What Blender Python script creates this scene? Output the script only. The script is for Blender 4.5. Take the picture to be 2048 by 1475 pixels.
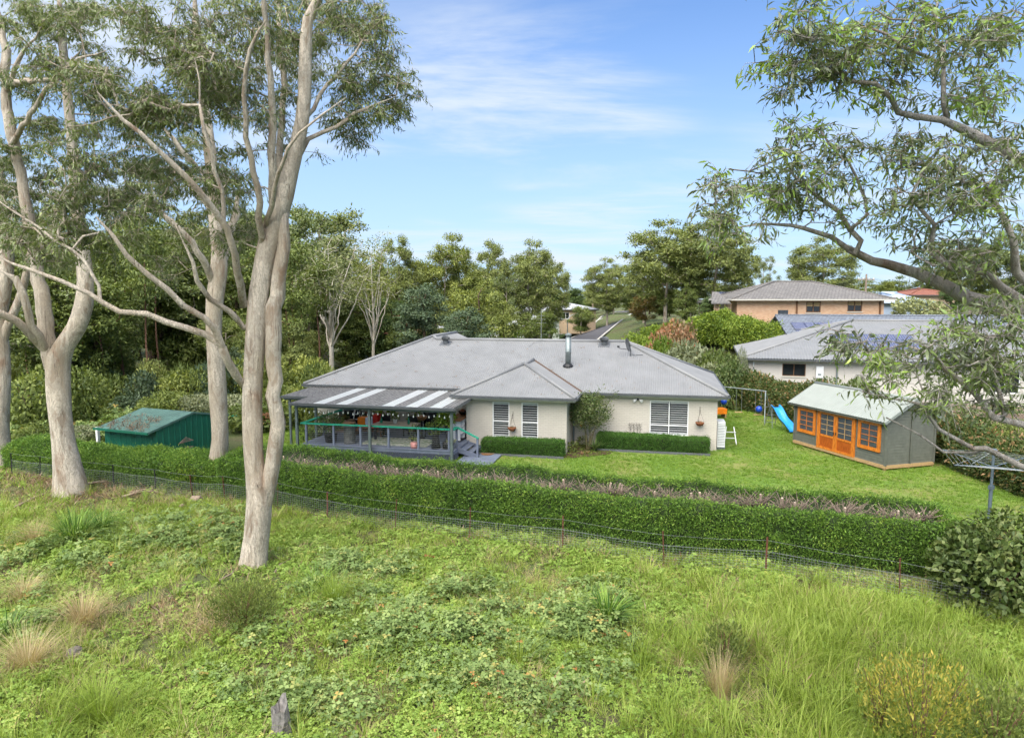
import bpy, bmesh, math, random
import numpy as np
from mathutils import Vector, Matrix, Quaternion, noise as mnoise

for _o in list(bpy.data.objects):
    bpy.data.objects.remove(_o, do_unlink=True)
scene = bpy.context.scene
COL = scene.collection

# ------------------------------------------------------------------ camera
CAM_H, FPX, PITCH = 7.26, 1365.0, math.radians(5.8)
cam_data = bpy.data.cameras.new('camera')
cam = bpy.data.objects.new('camera', cam_data)
COL.objects.link(cam)
cam.location = (0, 0, CAM_H)
cam.rotation_euler = (math.pi / 2 - PITCH, 0, 0)
cam_data.sensor_width = 36.0
cam_data.lens = FPX / 2048 * 36.0
cam_data.clip_start, cam_data.clip_end = 0.1, 4000
scene.camera = cam

# ------------------------------------------------------------------ sky, sun, exposure
SUN_EL, SUN_AZ = math.radians(58), math.radians(205)      # azimuth clockwise from +Y (sun behind the camera, to the left)
world = bpy.data.worlds.new('World')
scene.world = world
world.use_nodes = True
wn, wl = world.node_tree.nodes, world.node_tree.links
wn.clear()
w_out = wn.new('ShaderNodeOutputWorld')
w_bg = wn.new('ShaderNodeBackground')
w_bg.inputs['Strength'].default_value = 0.085
w_sky = wn.new('ShaderNodeTexSky')
w_sky.sky_type = 'NISHITA'
w_sky.sun_disc = False
w_sky.sun_elevation = SUN_EL
w_sky.sun_rotation = SUN_AZ
w_sky.air_density = 1.0
w_sky.dust_density = 0.3
w_sky.ozone_density = 5.0
w_sky.altitude = 600
# thin high cloud: direction projected on a high flat layer, streaked
w_tc = wn.new('ShaderNodeTexCoord')
w_sep = wn.new('ShaderNodeSeparateXYZ')
wl.new(w_tc.outputs['Generated'], w_sep.inputs[0])
def wmath(op, a, b=None, clamp=False):
    n = wn.new('ShaderNodeMath'); n.operation = op; n.use_clamp = clamp
    for i, s in enumerate((a, b)):
        if s is None: continue
        if isinstance(s, (int, float)): n.inputs[i].default_value = s
        else: wl.new(s, n.inputs[i])
    return n.outputs[0]
zc = wmath('ADD', wmath('MAXIMUM', w_sep.outputs[2], 0.0), 0.10)
w_cmb = wn.new('ShaderNodeCombineXYZ')
wl.new(wmath('DIVIDE', w_sep.outputs[0], zc), w_cmb.inputs[0])
wl.new(wmath('DIVIDE', w_sep.outputs[1], zc), w_cmb.inputs[1])
def cloud_noise(scale, rot, stretch, detail, lo, hi, off=(0, 0, 0)):
    mp = wn.new('ShaderNodeMapping')
    mp.inputs['Rotation'].default_value = (0, 0, rot)
    mp.inputs['Scale'].default_value = stretch
    mp.inputs['Location'].default_value = off
    wl.new(w_cmb.outputs[0], mp.inputs['Vector'])
    nz = wn.new('ShaderNodeTexNoise')
    nz.inputs['Scale'].default_value = scale
    nz.inputs['Detail'].default_value = detail
    nz.inputs['Roughness'].default_value = 0.6
    nz.inputs['Distortion'].default_value = 0.5
    wl.new(mp.outputs[0], nz.inputs['Vector'])
    mr = wn.new('ShaderNodeMapRange')
    mr.inputs[1].default_value, mr.inputs[2].default_value = lo, hi
    mr.interpolation_type = 'SMOOTHSTEP'
    wl.new(nz.outputs['Fac'], mr.inputs[0])
    return mr.outputs[0]
c1 = cloud_noise(0.8, 0.35, (0.55, 1.35, 1), 10, 0.41, 0.68, (3.1, 1.7, 0))
c2 = cloud_noise(0.55, 0.0, (0.8, 1.2, 1), 3, 0.34, 0.54, (0.4, 5.2, 0))
cl = wmath('MULTIPLY', wmath('MULTIPLY', c1, c2), 0.9)
# aerial veil of thin cloud that thickens towards the horizon
veil = wn.new('ShaderNodeMapRange')
veil.interpolation_type = 'SMOOTHSTEP'
veil.inputs[1].default_value, veil.inputs[2].default_value = -0.05, 0.50
veil.inputs[3].default_value, veil.inputs[4].default_value = 0.85, 0.0
wl.new(w_sep.outputs[2], veil.inputs[0])
w_gain = wn.new('ShaderNodeMix'); w_gain.data_type = 'RGBA'; w_gain.blend_type = 'MULTIPLY'
w_gain.inputs[0].default_value = 1.0
w_gain.inputs[7].default_value = (0.80, 0.98, 1.16, 1)
wl.new(w_sky.outputs[0], w_gain.inputs[6])
w_veil = wn.new('ShaderNodeMix'); w_veil.data_type = 'RGBA'
wl.new(veil.outputs[0], w_veil.inputs[0])
wl.new(w_gain.outputs[2], w_veil.inputs[6])
w_veil.inputs[7].default_value = (3.1, 4.0, 5.0, 1)
w_mix = wn.new('ShaderNodeMix'); w_mix.data_type = 'RGBA'
wl.new(cl, w_mix.inputs[0])
wl.new(w_veil.outputs[2], w_mix.inputs[6])
w_mix.inputs[7].default_value = (4.3, 4.7, 5.2, 1)
wl.new(w_mix.outputs[2], w_bg.inputs['Color'])
wl.new(w_bg.outputs[0], w_out.inputs[0])

sun_data = bpy.data.lights.new('sun', 'SUN')
sun_data.energy = 4.2
sun_data.angle = math.radians(75)
sun_data.color = (1.0, 0.95, 0.86)
sun = bpy.data.objects.new('sun', sun_data)
COL.objects.link(sun)
_sd = Vector((math.sin(SUN_AZ) * math.cos(SUN_EL), math.cos(SUN_AZ) * math.cos(SUN_EL), math.sin(SUN_EL)))
sun.rotation_euler = _sd.to_track_quat('Z', 'Y').to_euler()

vs = scene.view_settings
vs.view_transform = 'Standard'
vs.look = 'None'
vs.gamma = 1.0
vs.use_curve_mapping = False
vs.exposure = 1.25
scene.cycles.max_bounces = 6
scene.cycles.diffuse_bounces = 3
scene.cycles.glossy_bounces = 2
scene.cycles.transmission_bounces = 4
scene.cycles.transparent_max_bounces = 6
scene.cycles.use_denoising = True
scene.cycles.denoiser = 'OPENIMAGEDENOISE'
scene.cycles.denoising_input_passes = 'RGB_ALBEDO_NORMAL'
scene.cycles.denoising_prefilter = 'ACCURATE'
scene.cycles.use_adaptive_sampling = True
scene.cycles.adaptive_threshold = 0.03
scene.cycles.adaptive_min_samples = 16

# ------------------------------------------------------------------ helpers
RNG = np.random.default_rng(11)
_cp, _sp = math.cos(PITCH), math.sin(PITCH)
def ray(x, y):
    u, v = (x - 1024) / FPX, (737.5 - y) / FPX
    return Vector((u, _cp + v * _sp, -_sp + v * _cp))
def W(x, y, Y):                       # the point seen at pixel x, y that stands Y metres ahead
    d = ray(x, y); t = Y / d.y
    return Vector((d.x * t, Y, CAM_H + d.z * t))
def G(x, y, z=0.0):                   # the point seen at pixel x, y at height z
    d = ray(x, y); t = (z - CAM_H) / d.z
    return Vector((d.x * t, d.y * t, z))
def sstep(a, b, x):
    t = np.clip((x - a) / (b - a), 0, 1)
    return t * t * (3 - 2 * t)

def tag(o, label=None, cat=None, group=None, kind=None):
    if label: o['label'] = label
    if cat: o['category'] = cat
    if group: o['group'] = group
    if kind: o['kind'] = kind
    return o
def empty(name, loc=(0, 0, 0), rz=0.0, label=None, cat=None, group=None):
    o = bpy.data.objects.new(name, None)
    COL.objects.link(o)
    o.location = loc
    o.rotation_euler = (0, 0, rz)
    o.empty_display_size = 0.2
    return tag(o, label, cat, group)
def link_mesh(name, me, parent=None):
    o = bpy.data.objects.new(name, me)
    COL.objects.link(o)
    if parent: o.parent = parent
    return o
def copy_tree(o, parent=None):
    c = o.copy()
    COL.objects.link(c)
    c.parent = parent
    for ch in o.children:
        copy_tree(ch, c)
    return c

class MB:
    """collects pieces of one part"""
    def __init__(self):
        self.v, self.f, self.n = [], [], 0
    def add(self, verts, faces):
        self.v.extend([tuple(p) for p in verts])
        self.f.extend([tuple(i + self.n for i in f) for f in faces])
        self.n += len(verts)
        return self
    def box(self, x0, x1, y0, y1, z0, z1, M=None):
        p = [Vector((x, y, z)) for z in (z0, z1) for y in (y0, y1) for x in (x0, x1)]
        if M is not None: p = [M @ q for q in p]
        return self.add(p, [(0, 2, 3, 1), (4, 5, 7, 6), (0, 1, 5, 4), (2, 6, 7, 3), (0, 4, 6, 2), (1, 3, 7, 5)])
    def bar(self, a, b, w, h=None, up=(0, 0, 1)):
        """square bar from a to b"""
        a, b = Vector(a), Vector(b); h = h or w
        d = (b - a); L = d.length
        if L < 1e-6: return self
        d /= L; up = Vector(up)
        s = d.cross(up)
        if s.length < 1e-4: s = d.cross(Vector((1, 0, 0)))
        s.normalize(); t = s.cross(d)
        p = []
        for q in (a, b):
            for i, j in ((-1, -1), (1, -1), (1, 1), (-1, 1)):
                p.append(q + s * (i * w / 2) + t * (j * h / 2))
        return self.add(p, [(3, 2, 1, 0), (4, 5, 6, 7), (0, 1, 5, 4), (1, 2, 6, 5), (2, 3, 7, 6), (3, 0, 4, 7)])
    def tube(self, pts, r, n=6, cap=True):
        pts = [Vector(p) for p in pts]
        rs = r if hasattr(r, '__len__') else [r] * len(pts)
        base = self.n; V = []
        d = (pts[1] - pts[0]).normalized()
        s = d.orthogonal().normalized()
        for i, p in enumerate(pts):
            a = pts[max(i - 1, 0)]; b = pts[min(i + 1, len(pts) - 1)]
            d = (b - a).normalized() if (b - a).length > 1e-9 else d
            s = (s - d * s.dot(d))
            s = s.normalized() if s.length > 1e-6 else d.orthogonal().normalized()
            t = d.cross(s)
            for k in range(n):
                w = 2 * math.pi * k / n
                V.append(p + (s * math.cos(w) + t * math.sin(w)) * rs[i])
        Fc = []
        for i in range(len(pts) - 1):
            for k in range(n):
                k2 = (k + 1) % n
                Fc.append((i * n + k, i * n + k2, (i + 1) * n + k2, (i + 1) * n + k))
        if cap:
            Fc.append(tuple(range(n - 1, -1, -1)))
            m = (len(pts) - 1) * n
            Fc.append(tuple(range(m, m + n)))
        return self.add(V, Fc)
    def lathe(self, prof, c=(0, 0, 0), n=14):
        c = Vector(c); V = []; Fc = []
        for (r, z) in prof:
            for k in range(n):
                w = 2 * math.pi * k / n
                V.append(c + Vector((r * math.cos(w), r * math.sin(w), z)))
        for i in range(len(prof) - 1):
            for k in range(n):
                k2 = (k + 1) % n
                Fc.append((i * n + k, i * n + k2, (i + 1) * n + k2, (i + 1) * n + k))
        Fc.append(tuple(range(n - 1, -1, -1)))
        m = (len(prof) - 1) * n
        Fc.append(tuple(range(m, m + n)))
        return self.add(V, Fc)
    def poly(self, pts, thick=0.0, nrm=(0, 0, 1)):
        pts = [Vector(p) for p in pts]; k = len(pts)
        if not thick: return self.add(pts, [tuple(range(k))])
        n = Vector(nrm) * thick
        V = pts + [p - n for p in pts]
        Fc = [tuple(range(k)), tuple(range(2 * k - 1, k - 1, -1))]
        for i in range(k):
            j = (i + 1) % k
            Fc.append((i, i + k, j + k, j))
        return self.add(V, Fc)
    def mesh(self, name, mat, smooth=False):
        me = bpy.data.meshes.new(name)
        me.from_pydata(self.v, [], self.f)
        if mat: me.materials.append(mat)
        if smooth: me.polygons.foreach_set('use_smooth', [True] * len(me.polygons))
        me.update()
        return me
    def build(self, name, mat, parent=None, smooth=False, bevel=0.0):
        o = link_mesh(name, self.mesh(name, mat, smooth), parent)
        if bevel:
            m = o.modifiers.new('bevel', 'BEVEL'); m.width = bevel; m.segments = 2; m.limit_method = 'ANGLE'
        return o

def np_mesh(name, V, F, mat, vary=None, smooth=False):
    """mesh from numpy arrays; F is (n,3) or (n,4); vary: one number per face for colour variation"""
    me = bpy.data.meshes.new(name)
    V = np.ascontiguousarray(V, np.float32); F = np.ascontiguousarray(F, np.int32)
    me.vertices.add(len(V)); me.vertices.foreach_set('co', V.ravel())
    k = F.shape[1]
    me.loops.add(F.size); me.loops.foreach_set('vertex_index', F.ravel())
    me.polygons.add(len(F)); me.polygons.foreach_set('loop_start', np.arange(0, F.size, k, dtype=np.int32))
    if smooth: me.polygons.foreach_set('use_smooth', np.ones(len(F), bool))
    me.update(calc_edges=True)
    if vary is not None:
        a = me.attributes.new('vary', 'FLOAT', 'FACE')
        a.data.foreach_set('value', np.ascontiguousarray(vary, np.float32))
    if mat: me.materials.append(mat)
    return me

# ------------------------------------------------------------------ materials
class NT:
    def __init__(self, name):
        self.m = bpy.data.materials.new(name); self.m.use_nodes = True
        self.n, self.l = self.m.node_tree.nodes, self.m.node_tree.links
        self.b = self.n['Principled BSDF']; self.out = self.n['Material Output']
    def node(self, t, **kw):
        x = self.n.new(t)
        for k, v in kw.items(): setattr(x, k, v)
        return x
    def set(self, nd, **kw):
        for k, v in kw.items(): nd.inputs[k.replace('_', ' ')].default_value = v
    def coord(self, kind='Object', scale=(1, 1, 1), rot=(0, 0, 0)):
        tc = self.node('ShaderNodeTexCoord'); mp = self.node('ShaderNodeMapping')
        mp.inputs['Scale'].default_value = scale; mp.inputs['Rotation'].default_value = rot
        self.l.new(tc.outputs[kind], mp.inputs['Vector'])
        return mp.outputs[0]
    def noise(self, vec, scale, detail=4, rough=0.55, dist=0.0):
        n = self.node('ShaderNodeTexNoise')
        n.inputs['Scale'].default_value = scale; n.inputs['Detail'].default_value = detail
        n.inputs['Roughness'].default_value = rough; n.inputs['Distortion'].default_value = dist
        if vec is not None: self.l.new(vec, n.inputs['Vector'])
        return n.outputs['Fac']
    def ramp(self, fac, stops, interp='LINEAR'):
        r = self.node('ShaderNodeValToRGB'); e = r.color_ramp.elements
        r.color_ramp.interpolation = interp
        while len(e) < len(stops): e.new(0.5)
        for q, (p, c) in zip(e, stops):
            q.position = p; q.color = (*c, 1) if len(c) == 3 else c
        self.l.new(fac, r.inputs[0])
        return r.outputs[0]
    def mix(self, a, b, fac, mode='MIX'):
        m = self.node('ShaderNodeMix', data_type='RGBA', blend_type=mode)
        for s, i in ((fac, 0), (a, 6), (b, 7)):
            if isinstance(s, (int, float)): m.inputs[i].default_value = s
            elif isinstance(s, tuple): m.inputs[i].default_value = (*s, 1)
            else: self.l.new(s, m.inputs[i])
        return m.outputs[2]
    def math(self, op, a, b=0.0, clamp=False):
        m = self.node('ShaderNodeMath', operation=op, use_clamp=clamp)
        for i, s in enumerate((a, b)):
            if isinstance(s, (int, float)): m.inputs[i].default_value = s
            else: self.l.new(s, m.inputs[i])
        return m.outputs[0]
    def bump(self, h, strength=0.3, dist=0.02):
        b = self.node('ShaderNodeBump')
        b.inputs['Strength'].default_value = strength; b.inputs['Distance'].default_value = dist
        self.l.new(h, b.inputs['Height']); self.l.new(b.outputs[0], self.b.inputs['Normal'])
    def col(self, c):
        if isinstance(c, tuple): self.b.inputs['Base Color'].default_value = (*c, 1)
        else: self.l.new(c, self.b.inputs['Base Color'])
        return self

def plain(name, c, rough=0.6, metal=0.0, var=0.18, scale=6.0, bump=0.0, spec=0.4):
    """a plain colour with uneven wear"""
    t = NT(name)
    v = t.coord('Object')
    f = t.noise(v, scale, 5, 0.6)
    dk = tuple(x * (1 - var) for x in c); lt = tuple(min(1, x * (1 + var)) for x in c)
    t.col(t.ramp(f, [(0.3, dk), (0.7, lt)]))
    t.b.inputs['Roughness'].default_value = rough; t.b.inputs['Metallic'].default_value = metal
    t.b.inputs['Specular IOR Level'].default_value = spec
    if bump: t.bump(t.noise(v, scale * 6, 4), bump, 0.01)
    return t.m

def leafmat(name, stops, trans=0.35, rough=0.55, inst=0.0, spec=0.3, big=0.0, bigscale=0.4):
    """foliage: colour by the leaf's own number, light passing through"""
    t = NT(name)
    a = t.node('ShaderNodeAttribute', attribute_name='vary')
    f = a.outputs['Fac']
    if inst:
        oi = t.node('ShaderNodeObjectInfo')
        f = t.math('ADD', t.math('MULTIPLY', f, 1 - inst), t.math('MULTIPLY', oi.outputs['Random'], inst))
    if big:                                  # broad patches of stronger and weaker growth
        gm = t.node('ShaderNodeNewGeometry')
        f = t.math('ADD', f, t.math('MULTIPLY', t.math('SUBTRACT', t.noise(gm.outputs['Position'], bigscale, 4, 0.6), 0.5), big), True)
    c = t.ramp(f, stops)
    t.col(c)
    t.b.inputs['Roughness'].default_value = rough
    t.b.inputs['Specular IOR Level'].default_value = spec
    tr = t.node('ShaderNodeBsdfTranslucent')
    t.l.new(t.mix(c, (1.0, 1.0, 0.45), 1.0, 'MULTIPLY'), tr.inputs['Color'])
    ms = t.node('ShaderNodeMixShader')
    ms.inputs[0].default_value = trans
    t.l.new(t.b.outputs[0], ms.inputs[1]); t.l.new(tr.outputs[0], ms.inputs[2])
    t.l.new(ms.outputs[0], t.out.inputs['Surface'])
    return t.m

def barkmat(name, base, patch, dark, speck=0.5, fine=1.0):
    """smooth gum bark: sheets of old bark over paler new bark, pebbly grain, cracks and stains"""
    t = NT(name)
    lt = tuple(min(1, x * 1.36) for x in base)
    f = t.noise(t.coord('Object', (1, 1, 0.30)), 2.4 * fine, 7, 0.66, 1.2)
    c = t.ramp(f, [(0.40, patch), (0.445, base), (0.52, base), (0.53, lt), (0.59, lt), (0.60, base), (0.66, base), (0.67, lt)])
    g = t.noise(t.coord('Object', (1, 1, 0.4)), 0.9, 4, 0.6)
    c = t.mix(c, tuple(x * y for x, y in zip(base, (0.80, 0.74, 0.66))), t.ramp(g, [(0.45, (0, 0, 0)), (0.65, (0.8, 0.8, 0.8))]))
    f2 = t.noise(t.coord('Object', (1, 1, 0.6)), 22 * fine, 5, 0.75)
    c = t.mix(c, tuple(x * 0.62 for x in base), t.math('MULTIPLY', t.ramp(f2, [(0.47, (0, 0, 0)), (0.62, (1, 1, 1))]), speck))
    f3 = t.noise(t.coord('Object', (5, 5, 0.22)), 2.0 * fine, 6, 0.72, 1.4)
    c = t.mix(c, dark, t.ramp(f3, [(0.61, (0, 0, 0)), (0.65, (0.8, 0.8, 0.8))]))
    f4 = t.noise(t.coord('Object', (1.5, 1.5, 0.5)), 1.1, 4, 0.6, 0.6)
    c = t.mix(c, (0.20, 0.095, 0.045), t.ramp(f4, [(0.60, (0, 0, 0)), (0.70, (0.55, 0.55, 0.55))]))
    t.col(c)
    t.b.inputs['Roughness'].default_value = 0.85
    t.b.inputs['Specular IOR Level'].default_value = 0.15
    t.bump(t.math('ADD', t.math('MULTIPLY', f2, 0.6), t.math('ADD', t.math('MULTIPLY', f, 1.4), t.math('MULTIPLY', f3, -1.2))), 0.9, 0.06)
    return t.m
# ------------------------------------------------------------------ plant builders
def unit(a):
    return a / np.maximum(np.linalg.norm(a, axis=-1, keepdims=True), 1e-9)

def leaves(P, D, L, Wd, rng, curl=0.15, six=False, face=None):
    """leaf blades: P base points, D directions, L lengths, Wd widths -> V, F (quads)"""
    n = len(P)
    D = unit(D)
    S = unit(np.cross(D, unit(rng.normal(size=(n, 3))) if face is None else unit(face)))
    N = np.cross(S, D)
    L = np.broadcast_to(np.asarray(L, float), (n,))[:, None]; Wd = np.broadcast_to(np.asarray(Wd, float), (n,))[:, None]
    if not six:
        m = P + D * L * 0.45 + N * L * curl * 0.5
        V = np.stack([P, m + S * Wd / 2, P + D * L, m - S * Wd / 2], 1).reshape(-1, 3)
        F = np.arange(4 * n).reshape(-1, 4)
        return V, F
    a = P + D * L * 0.30 + N * L * curl * 0.45; b = P + D * L * 0.66 + N * L * curl * 0.4
    tip = P + D * L - N * L * curl * 0.5
    V = np.stack([P, a + S * Wd / 2, b + S * Wd * 0.36, tip, b - S * Wd * 0.36, a - S * Wd / 2], 1).reshape(-1, 3)
    k = np.arange(n)[:, None] * 6
    F = np.concatenate([np.hstack([k, k + 1, k + 2, k + 5]), np.hstack([k + 5, k + 2, k + 3, k + 4])], 1).reshape(-1, 4)
    return V, F

def smooth_path(pts, step=0.4):
    """Catmull-Rom through (x,y,z,r) points"""
    P = np.array(pts, float)
    if len(P) < 3:
        n = max(2, int(np.linalg.norm(P[1, :3] - P[0, :3]) / step) + 1)
        return P[0] + (P[-1] - P[0]) * np.linspace(0, 1, n)[:, None]
    Q = np.vstack([2 * P[0] - P[1], P, 2 * P[-1] - P[-2]])
    out = []
    for i in range(1, len(Q) - 2):
        p0, p1, p2, p3 = Q[i - 1], Q[i], Q[i + 1], Q[i + 2]
        n = max(1, int(np.linalg.norm(p2[:3] - p1[:3]) / step))
        for t in np.arange(n) / n:
            q = 0.5 * ((2 * p1) + (-p0 + p2) * t + (2 * p0 - 5 * p1 + 4 * p2 - p3) * t * t + (-p0 + 3 * p1 - 3 * p2 + p3) * t ** 3)
            q[3] = p1[3] + (p2[3] - p1[3]) * t
            out.append(q)
    out.append(P[-1])
    return np.array(out)

class Skeleton:
    """nodes with parents; limbs are given, twigs are grown towards leaf clusters"""
    def __init__(self, rng):
        self.p = np.zeros((60000, 3)); self.n = 0
        self.par = np.full(60000, -1); self.r = np.zeros(60000); self.fix = np.zeros(60000, bool); self.ok = np.ones(60000, bool)
        self.rng = rng
    def _new(self, p, par, r=0.0, fix=False, ok=True):
        i = self.n; self.p[i] = p; self.par[i] = par; self.r[i] = r; self.fix[i] = fix; self.ok[i] = ok; self.n += 1
        return i
    def limb(self, pts, parent=None, step=0.35, wob=0.0, grow=True):
        """pts: (x,y,z,r); joins the nearest node of the skeleton when parent is given"""
        Q = smooth_path(pts, step)
        par = -1
        if self.n and parent is not False:
            d = np.linalg.norm(self.p[:self.n] - Q[0, :3], axis=1)
            par = int(np.argmin(d))
        for k, q in enumerate(Q):
            j = self.rng.normal(size=3) * wob * min(1, k / 2)
            par = self._new(q[:3] + j, par, q[3], True, grow)
    def reach(self, A, step=0.45, wob=0.12, bias=0.25, tip=0.005):
        """grow a twig to each point of A from the nearest node"""
        A = np.asarray(A, float)
        base = self.p[:self.n][self.ok[:self.n]]
        d0 = np.array([np.min(((base - a) ** 2).sum(1)) for a in A])
        for a in A[np.argsort(d0)]:
            q = self.p[:self.n]
            dv = a - q
            dist = np.sqrt((dv ** 2).sum(1))
            cost = dist + bias * np.maximum(0, q[:, 2] - a[2]) * 1.5
            cost = np.where(self.ok[:self.n], cost, 1e9)
            j = int(np.argmin(cost))
            s = q[j].copy(); L = dist[j]
            n = max(1, int(round(L / step)))
            pd = (s - self.p[self.par[j]]) if self.par[j] >= 0 else np.array([0, 0, 1.0])
            pd = pd / max(np.linalg.norm(pd), 1e-6)
            side = self.rng.normal(size=3) * wob * L
            side[2] = abs(side[2]) * 0.7
            ctrl = s + (a - s) * 0.45 + pd * L * 0.18 + side
            par = j
            for t in (np.arange(n) + 1) / n:
                x = s * (1 - t) ** 2 + ctrl * 2 * t * (1 - t) + a * t * t
                if t < 1: x = x + self.rng.normal(size=3) * 0.06 * step
                par = self._new(x, par, tip)
    def radii(self, tip=0.005, e=2.3):
        n = self.n; acc = np.zeros(n)
        ch = [[] for _ in range(n)]
        for i in range(n):
            if self.par[i] >= 0: ch[self.par[i]].append(i)
        for i in range(n - 1, -1, -1):
            if not self.fix[i]: self.r[i] = max(tip, acc[i] ** (1 / e))
            if self.par[i] >= 0: acc[self.par[i]] += self.r[i] ** e
        self.ch = ch
    def mesh(self, name, mat, rough=0.10, rmin=0.0, flare=None):
        n = self.n; MBv, MBf = [], []; base = 0; sides_of = lambda r: 14 if r > 0.2 else 10 if r > 0.09 else 7 if r > 0.04 else 5 if r > 0.016 else 3
        V, F = [], []
        for i in range(n):
            p = self.par[i]
            if p >= 0 and self.ch[p] and max(self.ch[p], key=lambda c: self.r[c]) == i and not (self.fix[i] and not self.fix[p]):
                continue                              # goes on inside its parent's chain
            chain = ([p] if p >= 0 else []) + [i]
            while self.ch[chain[-1]]:
                chain.append(max(self.ch[chain[-1]], key=lambda c: self.r[c]))
            P = self.p[chain]; R = self.r[chain].copy()
            if p >= 0: R[0] = min(R[0], R[1] * 1.15)
            if R.max() < rmin: continue
            k = sides_of(R[1] if len(R) > 1 else R[0])
            T = np.gradient(P, axis=0) if len(P) > 1 else np.array([[0, 0, 1.0]])
            T = unit(T)
            s = np.cross(T[0], [0.31, 0.95, 0.05]); s /= np.linalg.norm(s)
            ang = np.arange(k) * 2 * math.pi / k
            ca, sa = np.cos(ang)[:, None], np.sin(ang)[:, None]
            for q in range(len(P)):
                s = s - T[q] * s.dot(T[q]); s /= max(np.linalg.norm(s), 1e-6)
                t = np.cross(T[q], s)
                rr = R[q]
                if rr > 0.05 and rough:
                    ph = P[q, 2] * 0.8
                    rr = rr * (1 + rough * (np.sin(3 * ang + ph) * 0.5 + np.sin(2 * ang - ph * 1.7 + i) * 0.6) + rough * 0.4 * math.sin(P[q, 2] * 2.1 + i))
                    rr = np.asarray(rr)[:, None]
                V.append(P[q] + (s * ca + t * sa) * rr)
            m = len(P)
            r0 = np.arange(m - 1)[:, None] * k + np.arange(k)[None, :]
            r1 = np.arange(m - 1)[:, None] * k + (np.arange(k)[None, :] + 1) % k
            F.append(np.stack([r0, r1, r1 + k, r0 + k], -1).reshape(-1, 4) + base)
            base += m * k
        return np_mesh(name, np.concatenate(V), np.concatenate(F), mat, smooth=True)

def gum_leaves(name, A, rng, per, spread, L, wr, mat, droop=0.9, six=False, flat=1.0, hub=None, tuft=1):
    """leaf clusters round the points A"""
    n = len(A) * per
    C = np.repeat(np.asarray(A), per, 0)
    off = rng.normal(size=(n, 3)) * spread
    off[:, 2] *= flat
    P = C + off
    D = rng.normal(size=(n, 3)) * 0.75 + unit(off) * 0.5
    D[:, 2] -= droop
    ln = L * rng.uniform(0.6, 1.25, n)
    face = None
    if hub is not None:                       # blades lie over the clump like a skin, facing out and up
        face = unit(P - np.repeat(hub, per, 0)) + np.array([0, 0, 0.55]) + rng.normal(size=(n, 3)) * 0.45
    V, F = leaves(P, D, ln, ln * wr * rng.uniform(0.8, 1.3, n), rng, 0.22, six, face)
    cv = rng.uniform(0, 1, len(A))
    if tuft > 1: cv = np.repeat(rng.uniform(0, 1, len(A) // tuft + 1), tuft)[:len(A)] * 0.7 + cv * 0.3
    vary = np.clip(np.repeat(cv, per) * 0.5 + rng.uniform(0, 1, n) * 0.5, 0, 1)
    if six: vary = np.repeat(vary, 2)
    return np_mesh(name, V, F, mat, vary)

def twig_leaves(name, A, rng, ntw, per, Lt, leaf, wr, mat, bark, droop=1.4, six=False, tuft=8, rt=0.003):
    """each cluster point carries a few drooping twigs hung with leaves -> (crown mesh, twig mesh)"""
    A = np.asarray(A); n = len(A) * ntw
    C = np.repeat(A, ntw, 0)
    d = rng.normal(size=(n, 3)); d[:, 2] = d[:, 2] * 0.5 + 0.15; d = unit(d)
    ln = Lt * rng.uniform(0.6, 1.3, n)[:, None]
    mid = C + d * ln * 0.55; tip = C + d * ln - np.array([0, 0, 1]) * ln * rng.uniform(0.15, 0.6, (n, 1))
    t = (np.arange(per) + 0.6 + rng.uniform(-0.4, 0.4, (n, per))) / per
    t = np.clip(t, 0.12, 1.0)[..., None]
    P = C[:, None] * (1 - t) ** 2 + mid[:, None] * 2 * t * (1 - t) + tip[:, None] * t * t
    P = P.reshape(-1, 3)
    D = np.repeat(unit(tip - C), per, 0) * 0.55 + rng.normal(size=P.shape) * 0.55; D[:, 2] -= droop * 0.6
    L_ = leaf * rng.uniform(0.6, 1.25, len(P))
    V, F = leaves(P, D, L_, L_ * wr * rng.uniform(0.8, 1.25, len(P)), rng, 0.22, six)
    cv = np.repeat(rng.uniform(0, 1, len(A) // tuft + 1), tuft)[:len(A)] * 0.75 + rng.uniform(0, 1, len(A)) * 0.25
    vary = np.clip(np.repeat(cv, ntw * per) * 0.55 + rng.uniform(0, 1, len(P)) * 0.45, 0, 1)
    if six: vary = np.repeat(vary, 2)
    crown = np_mesh(name + '_crown', V, F, mat, vary)
    # twigs: three-sided threads
    rings = np.stack([C, mid, tip], 1)
    r = np.array([rt * 1.5, rt, rt * 0.5])
    s = unit(np.cross(tip - C, np.array([0.3, 0.2, 1.0]))); u = unit(np.cross(tip - C, s))
    a3 = np.arange(3) * 2 * math.pi / 3
    off = s[:, None, None] * np.cos(a3)[None, None, :, None] + u[:, None, None] * np.sin(a3)[None, None, :, None]
    TV = (rings[:, :, None] + off * r[None, :, None, None]).reshape(-1, 3)
    k = (np.arange(n) * 9)[:, None]
    q = np.array([[i * 3 + j, i * 3 + (j + 1) % 3, (i + 1) * 3 + (j + 1) % 3, (i + 1) * 3 + j] for i in range(2) for j in range(3)])
    TF = (k[:, :, None] + q[None]).reshape(-1, 4)
    return crown, np_mesh(name + '_twigs', TV, TF, bark)

def blob_points(blobs, rng, tuft=8, sig=0.28):
    """blobs: (px, py, Y, rx_px, ry_px, rY, count) -> leaf cluster points, gathered in tufts with gaps between"""
    out = []
    for (x, y, Y, rx, ry, rY, c) in blobs:
        k = max(2, c // tuft)
        u = unit(rng.normal(size=(k, 3))) * (rng.uniform(0, 1, (k, 1)) ** 0.40)
        for a in u:
            q = np.array(W(x + a[0] * rx, y + a[1] * ry, Y + a[2] * rY))
            out.append(q + rng.normal(size=(tuft, 3)) * sig * np.array([1, 1, 0.6]))
    return np.concatenate(out)

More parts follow.
